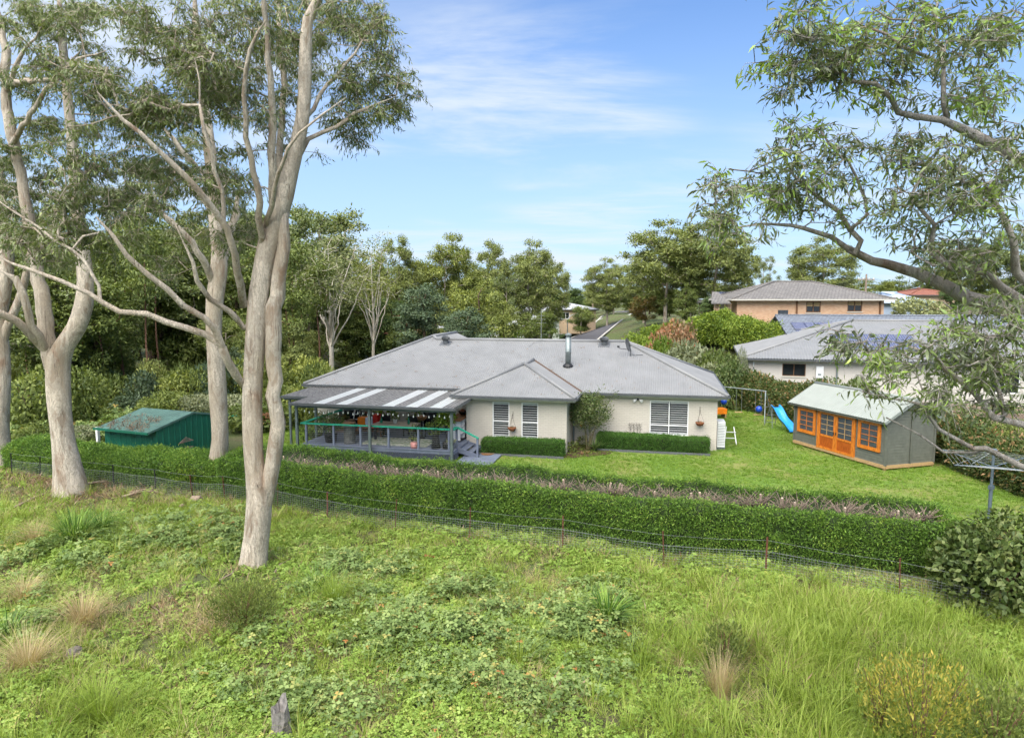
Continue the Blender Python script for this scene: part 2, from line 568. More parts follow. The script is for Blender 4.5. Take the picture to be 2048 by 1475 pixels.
def px_path(pts, Y, dY=0.0):
    """pixels (x, y, half width px[, Y]) -> (x,y,z,r)"""
    out = []
    for i, p in enumerate(pts):
        yy = p[3] if len(p) > 3 else Y + dY * i / max(1, len(pts) - 1)
        q = W(p[0], p[1], yy)
        out.append((*q, p[2] * yy / FPX))
    out[-1] = (*out[-1][:3], min(out[-1][3], 0.012))
    return out

# --- shared kinds of tree -------------------------------------------------
def kind_tree(name, rng, h, trunk_r, clumps, mats, leaf=0.3, per=26, spread=0.42, droop=0.3, lean=0.0, fork=0.45, trunk_top=0.75, bark=None, wr=0.42, twig=0.03, rmin=0.02, stems=1):
    """clumps: list of (x,y,z,rx,rz,count) in metres; returns (trunk mesh, crown mesh)"""
    sk = Skeleton(rng)
    for s in range(stems):
        a = rng.uniform(0, 6.28)
        o = Vector((math.cos(a), math.sin(a), 0)) * (0.0 if stems == 1 else 0.35)
        path = []
        for t in (0, 0.15, 0.4, 0.7, 1.0):
            w = lean * t * h * 0.3
            path.append((o.x * (1 + 5 * t) + w + rng.normal() * 0.1 * t * 2, o.y * (1 + 5 * t) + rng.normal() * 0.1 * t * 2, t * h * trunk_top, trunk_r * (1.25 if t == 0 else 1 - 0.75 * t)))
        sk.limb(path, parent=False, step=max(0.6, h / 16))
    zmin = h * fork * 0.75
    sk.ok[:sk.n] = sk.p[:sk.n, 2] > zmin * 0.6
    A = []
    hubs = []
    HB_ = []
    for (x, y, z, rx, rz, c) in clumps:
        u = unit(rng.normal(size=(c, 3))) * (0.55 + 0.45 * rng.uniform(0, 1, (c, 1)))
        u[:, 2] = np.abs(u[:, 2]) * rz - 0.35 * rz * rng.uniform(0, 1, c)
        u[:, :2] *= rx
        A.append(u + np.array([x, y, z])); hubs.append((x, y, z - rz * 0.3)); HB_.append(np.tile((x, y, z - rz * 0.5), (c, 1)))
    A = np.concatenate(A)
    sk.reach(np.array(hubs), step=h / 14, wob=0.10, bias=0.6, tip=twig)
    sk.reach(A[rng.permutation(len(A))[:len(A) // 2]], step=h / 10, wob=0.1, bias=0.3, tip=twig * 0.6)
    sk.radii(tip=twig * 0.6)
    tm = sk.mesh(name + '_trunk', bark, 0.06, rmin=rmin)
    cm = gum_leaves(name + '_crown', A, rng, per, spread, leaf, wr, mats, droop=droop, flat=0.6, hub=np.concatenate(HB_))
    return tm, cm

def fan_tree(name, rng, h, w, bark, lm, leaf=0.26, per=16, n=13):
    """slender gum: pale stem splitting low into many steep bare limbs under a thin crown"""
    sk = Skeleton(rng)
    sk.limb([(0, 0, 0, .20), (0.1, 0, h * 0.2, .17), (-0.05, 0.1, h * 0.42, .13), (0.1, 0, h * 0.7, .06), (0.0, 0, h * 0.92, .02)], parent=False, step=0.6)
    A = []
    for k in range(n):
        a = 2 * math.pi * k / n + rng.normal() * 0.3; z0 = h * rng.uniform(0.22, 0.5); r = w * rng.uniform(0.55, 1.0); zt = h * rng.uniform(0.62, 0.95)
        e = np.array([r * math.cos(a), r * math.sin(a), zt])
        sk.limb([(0, 0, z0, .075), (e[0] * 0.35, e[1] * 0.35, z0 + (zt - z0) * 0.30, .06), (e[0] * 0.75, e[1] * 0.75, z0 + (zt - z0) * 0.66, .04), (*e, .018)], step=0.6, wob=0.05)
        for q in range(11): A.append(e + rng.normal(size=3) * np.array([0.22 * w, 0.22 * w, 0.07 * h]))
    for q in range(40): A.append(np.array([0, 0, h * 0.85]) + rng.normal(size=3) * np.array([0.35 * w, 0.35 * w, 0.07 * h]))
    A = np.array(A)
    sk.ok[:sk.n] = sk.p[:sk.n, 2] > h * 0.45
    sk.reach(A, 0.6, 0.12, 0.4, 0.02); sk.radii(0.018)
    return sk.mesh(name + '_trunk', bark, 0.05), gum_leaves(name + '_crown', A, rng, per, 0.36, leaf, 0.38, lm, droop=0.5, flat=0.7)

def place_plant(name, meshes, loc, scale=1.0, rz=0.0, label=None, cat='tree', group=None, part_names=('trunk', 'crown'), leafm=None, sz=None):
    e = empty(name, loc, rz, label, cat, group)
    e.scale = (scale, scale, sz if sz else scale)
    for nm, me in zip(part_names, meshes):
        if me is None: continue
        o = link_mesh(nm, me, e)
        if leafm and nm in ('crown', 'foliage'):
            o.material_slots[0].link = 'OBJECT'
            o.material_slots[0].material = leafm
    return e

def shrub_mesh(name, rng, n, leaf, mat, shape='dome', wr=0.5, droop=-0.2, lumps=7, up=0.3):
    """leafy shell about 1 m in half width and 1 m high (unit size, scaled by the object)"""
    C = [(0, 0, 0.45, 0.85)]
    for i in range(lumps):
        a = rng.uniform(0, 6.28); r = rng.uniform(0.25, 0.62); z = rng.uniform(0.2, 0.8)
        C.append((r * math.cos(a), r * math.sin(a), z, rng.uniform(0.26, 0.42)))
    w = np.array([c[3] ** 2 for c in C]); w /= w.sum()
    idx = rng.choice(len(C), n, p=w)
    C = np.array(C)[idx]
    u = unit(rng.normal(size=(n, 3)))
    rr = C[:, 3:4] * (0.80 + 0.25 * rng.uniform(0, 1, (n, 1)))
    s = np.array([1, 1, 0.62]) if shape == 'dome' else np.array([1, 1, 1])
    P = C[:, :3] + u * rr * s
    P[:, 2] = np.maximum(P[:, 2], 0.02 + 0.1 * rng.uniform(0, 1, n))
    D = u * 0.5 + rng.normal(size=(n, 3)) * 0.8; D[:, 2] -= droop
    ln = leaf * rng.uniform(0.6, 1.3, n)
    V, F = leaves(P, D, ln, ln * wr, rng, 0.2, face=u + np.array([0, 0, 0.5]) + rng.normal(size=(n, 3)) * 0.5)
    lum = np.array([rng.uniform(0, 1) for _ in range(lumps + 1)])[idx]
    return np_mesh(name, V, F, mat, np.clip(0.5 * lum + 0.5 * rng.uniform(0, 1, n), 0, 1))

def stem_mesh(name, rng, mat, n=7, h=0.8, r=0.03, spread=0.5):
    m = MB()
    for i in range(n):
        a = rng.uniform(0, 6.28); q = rng.uniform(0.3, 1) * spread
        m.tube([(0.05 * math.cos(a), 0.05 * math.sin(a), -0.03), (q * 0.4 * math.cos(a), q * 0.4 * math.sin(a), h * 0.45), (q * math.cos(a), q * math.sin(a), h * rng.uniform(0.8, 1))], [r, r * 0.7, r * 0.3], 5)
    return m.mesh(name, mat, True)

def tuft_mesh(name, rng, blades, h, spread, width, mat, lean=0.5, bend=0.6, seg=3, base=0.04, stalk=0.0):
    """grass tuft: curved blades"""
    a = rng.uniform(0, 2 * math.pi, blades)
    r0 = base * np.sqrt(rng.uniform(0, 1, blades))
    out = np.stack([np.cos(a), np.sin(a), np.zeros(blades)], 1)
    L = h * rng.uniform(0.55, 1.15, blades)
    ln = lean * rng.uniform(0.1, 1.0, blades)
    side = np.stack([-np.sin(a), np.cos(a), np.zeros(blades)], 1)
    P0 = out * r0[:, None]
    V = []; 
    for k in range(seg + 1):
        t = k / seg
        x = spread * ln * t + bend * ln * L * t * t
        z = L * (t - 0.55 * bend * ln * t * t)
        c = P0 + out * x[:, None] + np.array([0, 0, 1]) * np.maximum(z, 0.01 * t)[:, None]
        w = width * (1 - 0.85 * t ** 1.6)
        V += [c - side * w / 2, c + side * w / 2]
    V = np.stack(V, 1)
    m = 2 * (seg + 1)
    k = np.arange(blades)[:, None] * m
    F = np.concatenate([np.hstack([k + 2 * s, k + 2 * s + 1, k + 2 * s + 3, k + 2 * s + 2]) for s in range(seg)], 1).reshape(-1, 4)
    v = np.repeat(rng.uniform(0, 1, blades), seg)
    return np_mesh(name, V.reshape(-1, 3), F, mat, v)

def cover_mesh(name, rng, n, rad, h, leaf, mat, lobes=3, wr=0.85, jut=0.5):
    """patch of small broad leaves (clover, bramble): each a few leaflets"""
    a = rng.uniform(0, 6.28, n); r = rad * np.sqrt(rng.uniform(0, 1, n))
    z = h * rng.uniform(0.25, 1, n) * (1 - 0.5 * (r / rad) ** 2)
    C = np.stack([r * np.cos(a), r * np.sin(a), z], 1)
    Vs, Fs, vs, b = [], [], [], 0
    tilt = rng.normal(size=(n, 3)) * 0.30 + np.array([0, 0, 1.0])
    tilt = unit(tilt)
    e1 = unit(np.cross(tilt, rng.normal(size=(n, 3)))); e2 = np.cross(tilt, e1)
    sz = leaf * rng.uniform(0.6, 1.3, n)[:, None]
    vv = rng.uniform(0, 1, n)
    for k in range(lobes):
        w = 2 * math.pi * k / lobes * (1 if lobes > 2 else 1) if lobes != 3 else (-1.9, 0, 1.9)[k]
        d = e1 * math.cos(w) + e2 * math.sin(w); s = -e1 * math.sin(w) + e2 * math.cos(w)
        V = np.stack([C, C + d * sz * 0.55 + s * sz * wr * 0.5 + tilt * sz * 0.08, C + d * sz - tilt * sz * 0.12, C + d * sz * 0.55 - s * sz * wr * 0.5 + tilt * sz * 0.08], 1).reshape(-1, 3)
        Vs.append(V); Fs.append(np.arange(4 * n).reshape(-1, 4) + b); b += 4 * n; vs.append(vv)
    return np_mesh(name, np.concatenate(Vs), np.concatenate(Fs), mat, np.concatenate(vs))

def sprig_mesh(name, rng, n, size, mat, leaf=0.35, wr=0.4):
    """sprig of clipped hedge: leaflets fanned about +Z"""
    P = rng.normal(size=(n, 3)) * np.array([0.42, 0.42, 0.22]) * size
    D = rng.normal(size=(n, 3)) * 0.8 + np.array([0, 0, 0.75])
    ln = size * leaf * rng.uniform(0.6, 1.4, n)
    V, F = leaves(P, D, ln, ln * wr, rng, 0.2)
    return np_mesh(name, V, F, mat, rng.uniform(0, 1, n))

# --- scattering on a surface (for what nobody could count) ------------------
def proto_col(name, meshes):
    c = bpy.data.collections.new(name)
    for i, me in enumerate(meshes):
        c.objects.link(bpy.data.objects.new('%s_%d' % (name, i), me))
    return c
def scatter(obj, protos, dens, attr=None, smin=0.7, smax=1.3, seed=0, tilt=0.2, normal=False, keep=True, chain=False):
    ng = bpy.data.node_groups.new('scatter', 'GeometryNodeTree')
    ng.interface.new_socket('Geometry', in_out='INPUT', socket_type='NodeSocketGeometry')
    ng.interface.new_socket('Geometry', in_out='OUTPUT', socket_type='NodeSocketGeometry')
    N, Lk = ng.nodes, ng.links
    gi, go = N.new('NodeGroupInput'), N.new('NodeGroupOutput')
    join = N.new('GeometryNodeJoinGeometry')
    if keep: Lk.new(gi.outputs[0], join.inputs[0])
    for k, pr in enumerate(protos if isinstance(protos, list) else [(protos, dens, attr, smin, smax)]):
        col, dn, at, s0, s1 = pr
        dp = N.new('GeometryNodeDistributePointsOnFaces'); dp.distribute_method = 'RANDOM'
        Lk.new(gi.outputs[0], dp.inputs['Mesh'])
        dp.inputs['Seed'].default_value = seed + 7 * k
        if at:
            na = N.new('GeometryNodeInputNamedAttribute'); na.data_type = 'FLOAT'; na.inputs['Name'].default_value = at
            mu = N.new('ShaderNodeMath'); mu.operation = 'MULTIPLY'; mu.inputs[1].default_value = dn
            Lk.new(na.outputs['Attribute'], mu.inputs[0]); Lk.new(mu.outputs[0], dp.inputs['Density'])
        else:
            dp.inputs['Density'].default_value = dn
        ci = N.new('GeometryNodeCollectionInfo'); ci.inputs['Collection'].default_value = col
        ci.inputs['Separate Children'].default_value = True; ci.inputs['Reset Children'].default_value = True
        ip = N.new('GeometryNodeInstanceOnPoints')
        Lk.new(dp.outputs['Points'], ip.inputs['Points']); Lk.new(ci.outputs[0], ip.inputs['Instance'])
        ip.inputs['Pick Instance'].default_value = True
        rv = N.new('FunctionNodeRandomValue'); rv.data_type = 'FLOAT_VECTOR'
        rv.inputs[0].default_value = (-tilt, -tilt, 0); rv.inputs[1].default_value = (tilt, tilt, 6.283)
        rv.inputs['Seed'].default_value = seed + 3 + k
        if normal:
            al = N.new('FunctionNodeRotateRotation'); al.rotation_space = 'LOCAL'
            Lk.new(dp.outputs['Rotation'], al.inputs[0]); Lk.new(rv.outputs[0], al.inputs[1])
            Lk.new(al.outputs[0], ip.inputs['Rotation'])
        else:
            Lk.new(rv.outputs[0], ip.inputs['Rotation'])
        rs = N.new('FunctionNodeRandomValue'); rs.data_type = 'FLOAT'
        rs.inputs[2].default_value = s0; rs.inputs[3].default_value = s1
        rs.inputs['Seed'].default_value = seed + 5 + k
        Lk.new(rs.outputs[1], ip.inputs['Scale'])
        Lk.new(ip.outputs[0], join.inputs[0])
    Lk.new(join.outputs[0], go.inputs[0])
    m = obj.modifiers.new('scatter', 'NODES'); m.node_group = ng
    return obj
# ------------------------------------------------------------------ material library
M = {}
M['roof'] = plain('grey_roof_steel', (0.185, 0.186, 0.184), 0.5, 0.0, 0.10, 1.2)
M['roof_dark'] = plain('charcoal_steel', (0.10, 0.105, 0.11), 0.45, 0.0, 0.15, 3)
M['gutter'] = plain('gutter_paint', (0.075, 0.08, 0.082), 0.4)
M['post'] = plain('grey_green_post', (0.095, 0.12, 0.115), 0.5)
M['cream'] = plain('cream_trim', (0.50, 0.47, 0.40), 0.6, var=0.06)
M['white'] = plain('white_paint', (0.74, 0.74, 0.72), 0.45, var=0.06)
M['glass'] = plain('dark_glass', (0.018, 0.021, 0.024), 0.06, var=0.3, scale=1.0, spec=0.6)
M['slat'] = plain('white_shutter', (0.40, 0.41, 0.40), 0.5, var=0.05)
M['deck'] = plain('blue_grey_deck_paint', (0.13, 0.15, 0.20), 0.55, var=0.14, scale=4)
M['lattice'] = plain('slate_lattice', (0.045, 0.052, 0.072), 0.7)
M['dark'] = plain('dark_shade', (0.012, 0.012, 0.014), 0.9)  # near-black colour standing in for the shade of unlit space behind openings
M['rail'] = plain('green_handrail', (0.018, 0.27, 0.17), 0.5, var=0.1)
M['wire'] = plain('steel_wire', (0.32, 0.33, 0.33), 0.4, 0.6)
M['galv'] = plain('galvanised_steel', (0.20, 0.23, 0.225), 0.5, 0.5, 0.3, 5)
M['black'] = plain('black_plastic', (0.012, 0.012, 0.013), 0.5)
M['timber'] = plain('treated_pine', (0.40, 0.26, 0.12), 0.7, var=0.2, scale=10)
M['brownwood'] = plain('brown_timber', (0.16, 0.075, 0.03), 0.55, var=0.3, scale=8)
M['pink'] = plain('pink_glaze', (0.62, 0.27, 0.24), 0.4)
M['debris'] = plain('gutter_debris', (0.085, 0.055, 0.038), 0.9, var=0.4, scale=20)
M['terracotta'] = plain('rust_brown', (0.20, 0.07, 0.03), 0.8, var=0.35, scale=14)
M['soil'] = plain('garden_mulch', (0.055, 0.026, 0.015), 0.95, var=0.5, scale=30, bump=0.6)
M['coir'] = plain('coir_mat', (0.16, 0.075, 0.022), 0.95, var=0.3, scale=40)
M['red'] = plain('red_plastic', (0.45, 0.02, 0.012), 0.4)
M['orange'] = plain('orange_plastic', (0.75, 0.20, 0.01), 0.4)
M['blue'] = plain('blue_slide_plastic', (0.02, 0.24, 0.62), 0.35, var=0.08)
M['navy'] = plain('blue_ball', (0.01, 0.05, 0.35), 0.35)
M['bulb'] = plain('bulb_glass', (0.85, 0.85, 0.80), 0.2, var=0.02)
M['rusty'] = plain('rusty_picket', (0.12, 0.045, 0.025), 0.9, var=0.4, scale=20)
M['greypaint'] = plain('grey_pot', (0.10, 0.10, 0.095), 0.7, var=0.3)
M['rock'] = plain('grey_rock', (0.16, 0.14, 0.125), 0.95, var=0.5, scale=7, bump=0.8)
M['deadwood'] = plain('weathered_wood', (0.24, 0.18, 0.13), 0.9, var=0.35, scale=9, bump=0.5)
M['stick'] = plain('bare_stick', (0.165, 0.122, 0.092), 0.85, var=0.45, scale=12)
M['cutwood'] = plain('cut_branch_end', (0.50, 0.40, 0.30), 0.8)
M['gum'] = barkmat('pale_gum_bark', (0.455, 0.395, 0.315), (0.30, 0.235, 0.17), (0.075, 0.044, 0.026), 0.65)
M['gum2'] = barkmat('grey_gum_bark', (0.45, 0.41, 0.36), (0.32, 0.275, 0.225), (0.10, 0.07, 0.05), 0.6, 3.0)
M['gumfar'] = barkmat('far_gum_bark', (0.36, 0.31, 0.25), (0.22, 0.17, 0.12), (0.09, 0.06, 0.04), 0.3, 0.4)
M['palebark'] = barkmat('white_gum_bark', (0.50, 0.45, 0.37), (0.36, 0.31, 0.25), (0.16, 0.12, 0.09), 0.3, 0.4)
M['brownbark'] = barkmat('brown_bark', (0.085, 0.06, 0.042), (0.055, 0.038, 0.028), (0.02, 0.015, 0.01), 0.4, 0.5)
M['redbark'] = barkmat('red_brown_bark', (0.17, 0.095, 0.06), (0.12, 0.07, 0.045), (0.05, 0.03, 0.02), 0.4, 0.5)

L = {}
L['bright'] = leafmat('bright_leaf', [(0.0, (0.063, 0.111, 0.015)), (0.5, (0.145, 0.221, 0.029)), (1.0, (0.290, 0.361, 0.053))], 0.35)
L['autumn'] = leafmat('russet_leaf', [(0.0, (0.065, 0.078, 0.016)), (0.40, (0.130, 0.124, 0.023)), (0.7, (0.182, 0.111, 0.029)), (1.0, (0.260, 0.078, 0.034))], 0.25)
L['coral'] = leafmat('coral_leaf', [(0.0, (0.128, 0.116, 0.053)), (0.45, (0.240, 0.179, 0.095)), (1.0, (0.400, 0.158, 0.079))], 0.25)
L['camellia'] = leafmat('glossy_hedge_leaf', [(0.0, (0.034, 0.058, 0.014)), (0.55, (0.080, 0.120, 0.028)), (0.85, (0.165, 0.195, 0.06)), (1.0, (0.27, 0.15, 0.07))], 0.2, 0.5, spec=0.3)
L['box'] = leafmat('box_leaf', [(0.0, (0.024, 0.062, 0.012)), (0.5, (0.060, 0.150, 0.022)), (1.0, (0.156, 0.288, 0.042))], 0.25, inst=0.3)
L['silver'] = leafmat('silvery_leaf', [(0.0, (0.12, 0.14, 0.075)), (0.5, (0.21, 0.235, 0.125)), (1.0, (0.34, 0.35, 0.20))], 0.25)
L['dry'] = leafmat('dry_grass', [(0.0, (0.253, 0.190, 0.098)), (0.5, (0.437, 0.333, 0.178)), (0.85, (0.575, 0.460, 0.270)), (1.0, (0.253, 0.299, 0.081))], 0.3, inst=0.3)
L['litter'] = leafmat('fallen_bark', [(0.0, (0.075, 0.040, 0.022)), (0.5, (0.20, 0.115, 0.062)), (1.0, (0.36, 0.27, 0.18))], 0.0, inst=0.5)
L['strap'] = leafmat('strap_leaf', [(0.0, (0.046, 0.111, 0.019)), (0.5, (0.111, 0.215, 0.034)), (1.0, (0.260, 0.377, 0.065))], 0.3)
L['yellowtip'] = leafmat('yellow_shoot_leaf', [(0.0, (0.075, 0.12, 0.022)), (0.4, (0.18, 0.22, 0.035)), (0.75, (0.42, 0.36, 0.06)), (1.0, (0.60, 0.46, 0.11))], 0.35)

L['gum'] = leafmat('gum_leaf', [(0.0, (0.070, 0.098, 0.033)), (0.45, (0.142, 0.182, 0.058)), (0.85, (0.223, 0.267, 0.080)), (1.0, (0.365, 0.402, 0.103))], 0.28, 0.4, spec=0.5)
L['gumnear'] = leafmat('near_gum_leaf', [(0.0, (0.075, 0.095, 0.050)), (0.40, (0.135, 0.165, 0.078)), (0.58, (0.20, 0.25, 0.085)), (0.75, (0.27, 0.42, 0.075)), (1.0, (0.42, 0.50, 0.11))], 0.35, 0.35, spec=0.5)
L['olive'] = leafmat('olive_gum_leaf', [(0.0, (0.090, 0.117, 0.036)), (0.5, (0.186, 0.219, 0.063)), (1.0, (0.333, 0.363, 0.103))], 0.25)
L['yellowgum'] = leafmat('yellow_green_leaf', [(0.0, (0.086, 0.113, 0.028)), (0.5, (0.196, 0.230, 0.053)), (1.0, (0.356, 0.380, 0.086))], 0.3)
L['pale'] = leafmat('pale_grey_green_leaf', [(0.0, (0.115, 0.136, 0.060)), (0.5, (0.213, 0.236, 0.101)), (1.0, (0.333, 0.345, 0.149))], 0.25)
L['dark'] = leafmat('dark_green_leaf', [(0.0, (0.034, 0.060, 0.020)), (0.5, (0.081, 0.130, 0.039)), (1.0, (0.178, 0.242, 0.063))], 0.22)
L['fern'] = leafmat('bluish_leaf', [(0.0, (0.037, 0.062, 0.033)), (0.5, (0.083, 0.122, 0.062)), (1.0, (0.156, 0.206, 0.100))], 0.2)
L['mid'] = leafmat('mid_leaf', [(0.0, (0.058, 0.085, 0.023)), (0.5, (0.132, 0.173, 0.041)), (1.0, (0.252, 0.290, 0.069))], 0.3)
L['hedge'] = leafmat('cypress_sprig', [(0.0, (0.045, 0.098, 0.015)), (0.5, (0.108, 0.207, 0.029)), (0.85, (0.210, 0.345, 0.047)), (1.0, (0.355, 0.428, 0.079))], 0.25, inst=0.35, big=0.9, bigscale=0.8)
L['grass'] = leafmat('weed_grass', [(0.0, (0.137, 0.194, 0.024)), (0.5, (0.241, 0.332, 0.044)), (0.8, (0.345, 0.422, 0.086)), (1.0, (0.450, 0.422, 0.158))], 0.35, inst=0.4, big=0.9, bigscale=0.5)
L['lawn'] = leafmat('lawn_grass', [(0.0, (0.085, 0.160, 0.014)), (0.5, (0.155, 0.265, 0.026)), (0.8, (0.225, 0.345, 0.045)), (1.0, (0.33, 0.37, 0.09))], 0.35, inst=0.35, big=0.7, bigscale=0.35)
L['clover'] = leafmat('clover_leaf', [(0.0, (0.125, 0.200, 0.032)), (0.5, (0.223, 0.333, 0.057)), (0.82, (0.323, 0.428, 0.098)), (1.0, (0.437, 0.409, 0.111))], 0.3, inst=0.4, big=0.9, bigscale=0.6)
L['bramble'] = leafmat('bramble_leaf', [(0.0, (0.088, 0.141, 0.040)), (0.5, (0.171, 0.246, 0.070)), (0.83, (0.268, 0.339, 0.110)), (0.93, (0.389, 0.339, 0.097)), (1.0, (0.389, 0.165, 0.053))], 0.25, inst=0.3, big=0.7, bigscale=0.9)

# ------------------------------------------------------------------ ground
MOUNDS = [(-1.7, 13.6, 1.5, 0.45), (1.9, 14.6, 1.0, 0.3), (-4.6, 14.2, 1.1, 0.3), (-8.5, 16.0, 1.4, 0.25), (4.6, 12.8, 1.3, 0.3), (-0.3, 11.2, 1.2, 0.2), (7.0, 13.6, 1.6, 0.25), (-10.5, 20.5, 1.6, 0.2)]
def hgt(x, y):
    x = np.asarray(x, float); y = np.asarray(y, float)
    z = 4.0 * sstep(8, 24, x) * sstep(55, 68, y)
    z = z + 0.10 * np.sin(x * 0.55 + 1.3) * np.sin(y * 0.7) * sstep(23, 18, y) + 0.05 * np.sin(x * 1.7 + y * 0.9) * sstep(23, 18, y)
    for (mx, my, mr, mh) in MOUNDS: z = z + mh * np.exp(-((x - mx) ** 2 + (y - my) ** 2) / (mr * mr))
    return z
def hz(x, y): return float(hgt(x, y))
xs = np.concatenate([-np.geomspace(1800, 42, 22), np.arange(-40, 46, 0.5), np.geomspace(47, 1800, 22)])
ys = np.concatenate([np.linspace(-60, 4, 8), np.arange(5, 60, 0.5), np.geomspace(61, 2500, 34)])
XX, YY = np.meshgrid(xs, ys)
ZZ = hgt(XX, YY)
nx, ny = len(xs), len(ys)
idx = np.arange(nx * ny).reshape(ny, nx)
gF = np.stack([idx[:-1, :-1], idx[:-1, 1:], idx[1:, 1:], idx[1:, :-1]], -1).reshape(-1, 4)
t = NT('ground_soil')
v = t.coord('Object')
f1 = t.noise(v, 0.35, 6, 0.6); f2 = t.noise(v, 5, 6, 0.65); f3 = t.noise(v, 40, 3, 0.6)
c = t.ramp(f2, [(0.3, (0.035, 0.028, 0.014)), (0.5, (0.085, 0.070, 0.032)), (0.7, (0.15, 0.115, 0.065))])
c2 = t.ramp(f3, [(0.3, (0.045, 0.075, 0.014)), (0.7, (0.115, 0.165, 0.035))])
t.col(t.mix(c, c2, t.ramp(f1, [(0.38, (0.15, 0.15, 0.15)), (0.60, (0.85, 0.85, 0.85))])))
t.b.inputs['Roughness'].default_value = 0.95
t.bump(t.math('ADD', f2, f3), 0.8, 0.06)
ground = link_mesh('ground', np_mesh('ground', np.stack([XX, YY, ZZ], -1).reshape(-1, 3), gF, t.m, smooth=True))
tag(ground, 'weedy soil of the block and the land beyond it', None, kind='structure')

def patch(name, poly, step, z, mat, kind='structure', label=None, attrs=None):
    """sheet over a polygon (x, y) laid z above the ground"""
    P = np.array(poly, float)
    x = np.arange(P[:, 0].min(), P[:, 0].max() + step, step); y = np.arange(P[:, 1].min(), P[:, 1].max() + step, step)
    X, Y = np.meshgrid(x, y)
    def inside(px, py):
        r = np.zeros(px.shape, bool); j = len(P) - 1
        for i in range(len(P)):
            c = ((P[i, 1] > py) != (P[j, 1] > py)) & (px < (P[j, 0] - P[i, 0]) * (py - P[i, 1]) / (P[j, 1] - P[i, 1] + 1e-12) + P[i, 0])
            r ^= c; j = i
        return r
    cen = inside(X[:-1, :-1] + step / 2, Y[:-1, :-1] + step / 2)
    idx = np.arange(X.size).reshape(X.shape)
    F = np.stack([idx[:-1, :-1], idx[:-1, 1:], idx[1:, 1:], idx[1:, :-1]], -1)[cen]
    used = np.unique(F); rm = np.full(X.size, -1); rm[used] = np.arange(len(used))
    V = np.stack([X, Y, hgt(X, Y) + z], -1).reshape(-1, 3)[used]
    me = np_mesh(name, V, rm[F], mat, smooth=True)
    if attrs:
        for k, fn in attrs.items():
            a = me.attributes.new(k, 'FLOAT', 'POINT')
            a.data.foreach_set('value', np.ascontiguousarray(np.clip(fn(V[:, 0], V[:, 1]), 0, 1), np.float32))
    o = link_mesh(name, me)
    return tag(o, label, None, kind=kind)

t = NT('mown_lawn')
v = t.coord('Object')
f1 = t.noise(v, 0.5, 5, 0.6); f2 = t.noise(v, 22, 4, 0.7)
c = t.ramp(f2, [(0.3, (0.060, 0.120, 0.010)), (0.7, (0.14, 0.235, 0.022))])
t.col(t.mix(c, (0.22, 0.20, 0.06), t.ramp(f1, [(0.42, (0, 0, 0)), (0.66, (0.8, 0.8, 0.8))])))
t.b.inputs['Roughness'].default_value = 0.95
t.bump(f2, 0.9, 0.05)
M['lawn'] = t.m
LAWN = [(14.6, 17.0), (12.3, 18.6), (-8.6, 24.9), (-13.0, 26.6), (-13.6, 40), (-14, 46), (14, 48), (17.5, 43), (22.5, 27), (24, 17)]
lawn = patch('lawn', LAWN, 0.25, 0.02, M['lawn'], label='mown bright green lawn behind the clipped hedge')
rg = np.random.default_rng(5)
lt = proto_col('lawn_tuft', [tuft_mesh('lawn_tuft', rg, 16, 0.07, 0.05, 0.010, L['lawn'], 0.8, 0.6, 2, 0.09) for _ in range(3)])
def f_lawn(x, y):
    n = np.array([mnoise.noise((a * 0.45, b * 0.45, 2.0)) + 0.5 * mnoise.noise((a * 1.6, b * 1.6, 5.0)) for a, b in zip(x, y)])
    return 0.35 + 0.65 * sstep(-0.35, 0.15, n)
lg = patch('lawn_grass', LAWN, 0.5, 0.021, None, 'stuff', 'short mown grass blades of the lawn', {'grown': f_lawn})
scatter(lg, lt, 85, 'grown', 0.7, 1.4, 3, 0.3, keep=False)

# street far behind
M['asphalt'] = plain('asphalt', (0.075, 0.072, 0.078), 0.9, var=0.12, scale=1.0)
M['concrete'] = plain('concrete', (0.42, 0.40, 0.36), 0.9, var=0.1)
def strip(name, pts, w, z, mat, label, h=0.0):
    m = MB(); pts = [Vector((*p, 0)) for p in pts]
    V, Fc = [], []
    for i, p in enumerate(pts):
        d = (pts[min(i + 1, len(pts) - 1)] - pts[max(i - 1, 0)]).normalized(); s = Vector((d.y, -d.x, 0))
        for q in (-1, 1):
            x = p + s * (q * w / 2); V.append((x.x, x.y, hz(x.x, x.y) + z))
    k = len(pts)
    if h:
        V += [(a, b, c - h) for (a, b, c) in V]
    for i in range(k - 1):
        Fc.append((2 * i, 2 * i + 1, 2 * i + 3, 2 * i + 2))
        if h:
            o = 2 * k
            Fc.append((2 * i, 2 * i + 2, o + 2 * i + 2, o + 2 * i)); Fc.append((2 * i + 1, o + 2 * i + 1, o + 2 * i + 3, 2 * i + 3))
    m.add(V, Fc)
    return tag(m.build(name, mat), label, None, kind='structure')
ROAD = [tuple(G(a, b)[:2]) for a, b in ((1120, 705), (1205, 678), (1232, 664), (1256, 655), (1275, 651))]
def offset(path, d):
    out = []
    for i, p in enumerate(path):
        a = Vector(path[max(i - 1, 0)]); b = Vector(path[min(i + 1, len(path) - 1)]); t_ = (b - a).normalized()
        out.append((p[0] + t_.y * d, p[1] - t_.x * d))
    return out
VERGE = [tuple(G(a, b)[:2]) for a, b in ((1010, 700), (1085, 668), (1180, 658), (1240, 651), (1300, 649), (1345, 664), (1330, 690), (1270, 730))]
M['verge'] = plain('verge_grass', (0.14, 0.24, 0.03), 0.95, var=0.25, scale=3)
_vm = MB().poly([(a, b, 0.06) for a, b in VERGE]).build('verge', M['verge'])
tag(_vm, 'bright mown verge along the street', None, kind='structure')
strip('road', ROAD, 6.2, 0.075, M['asphalt'], 'grey asphalt street running away behind the roof')
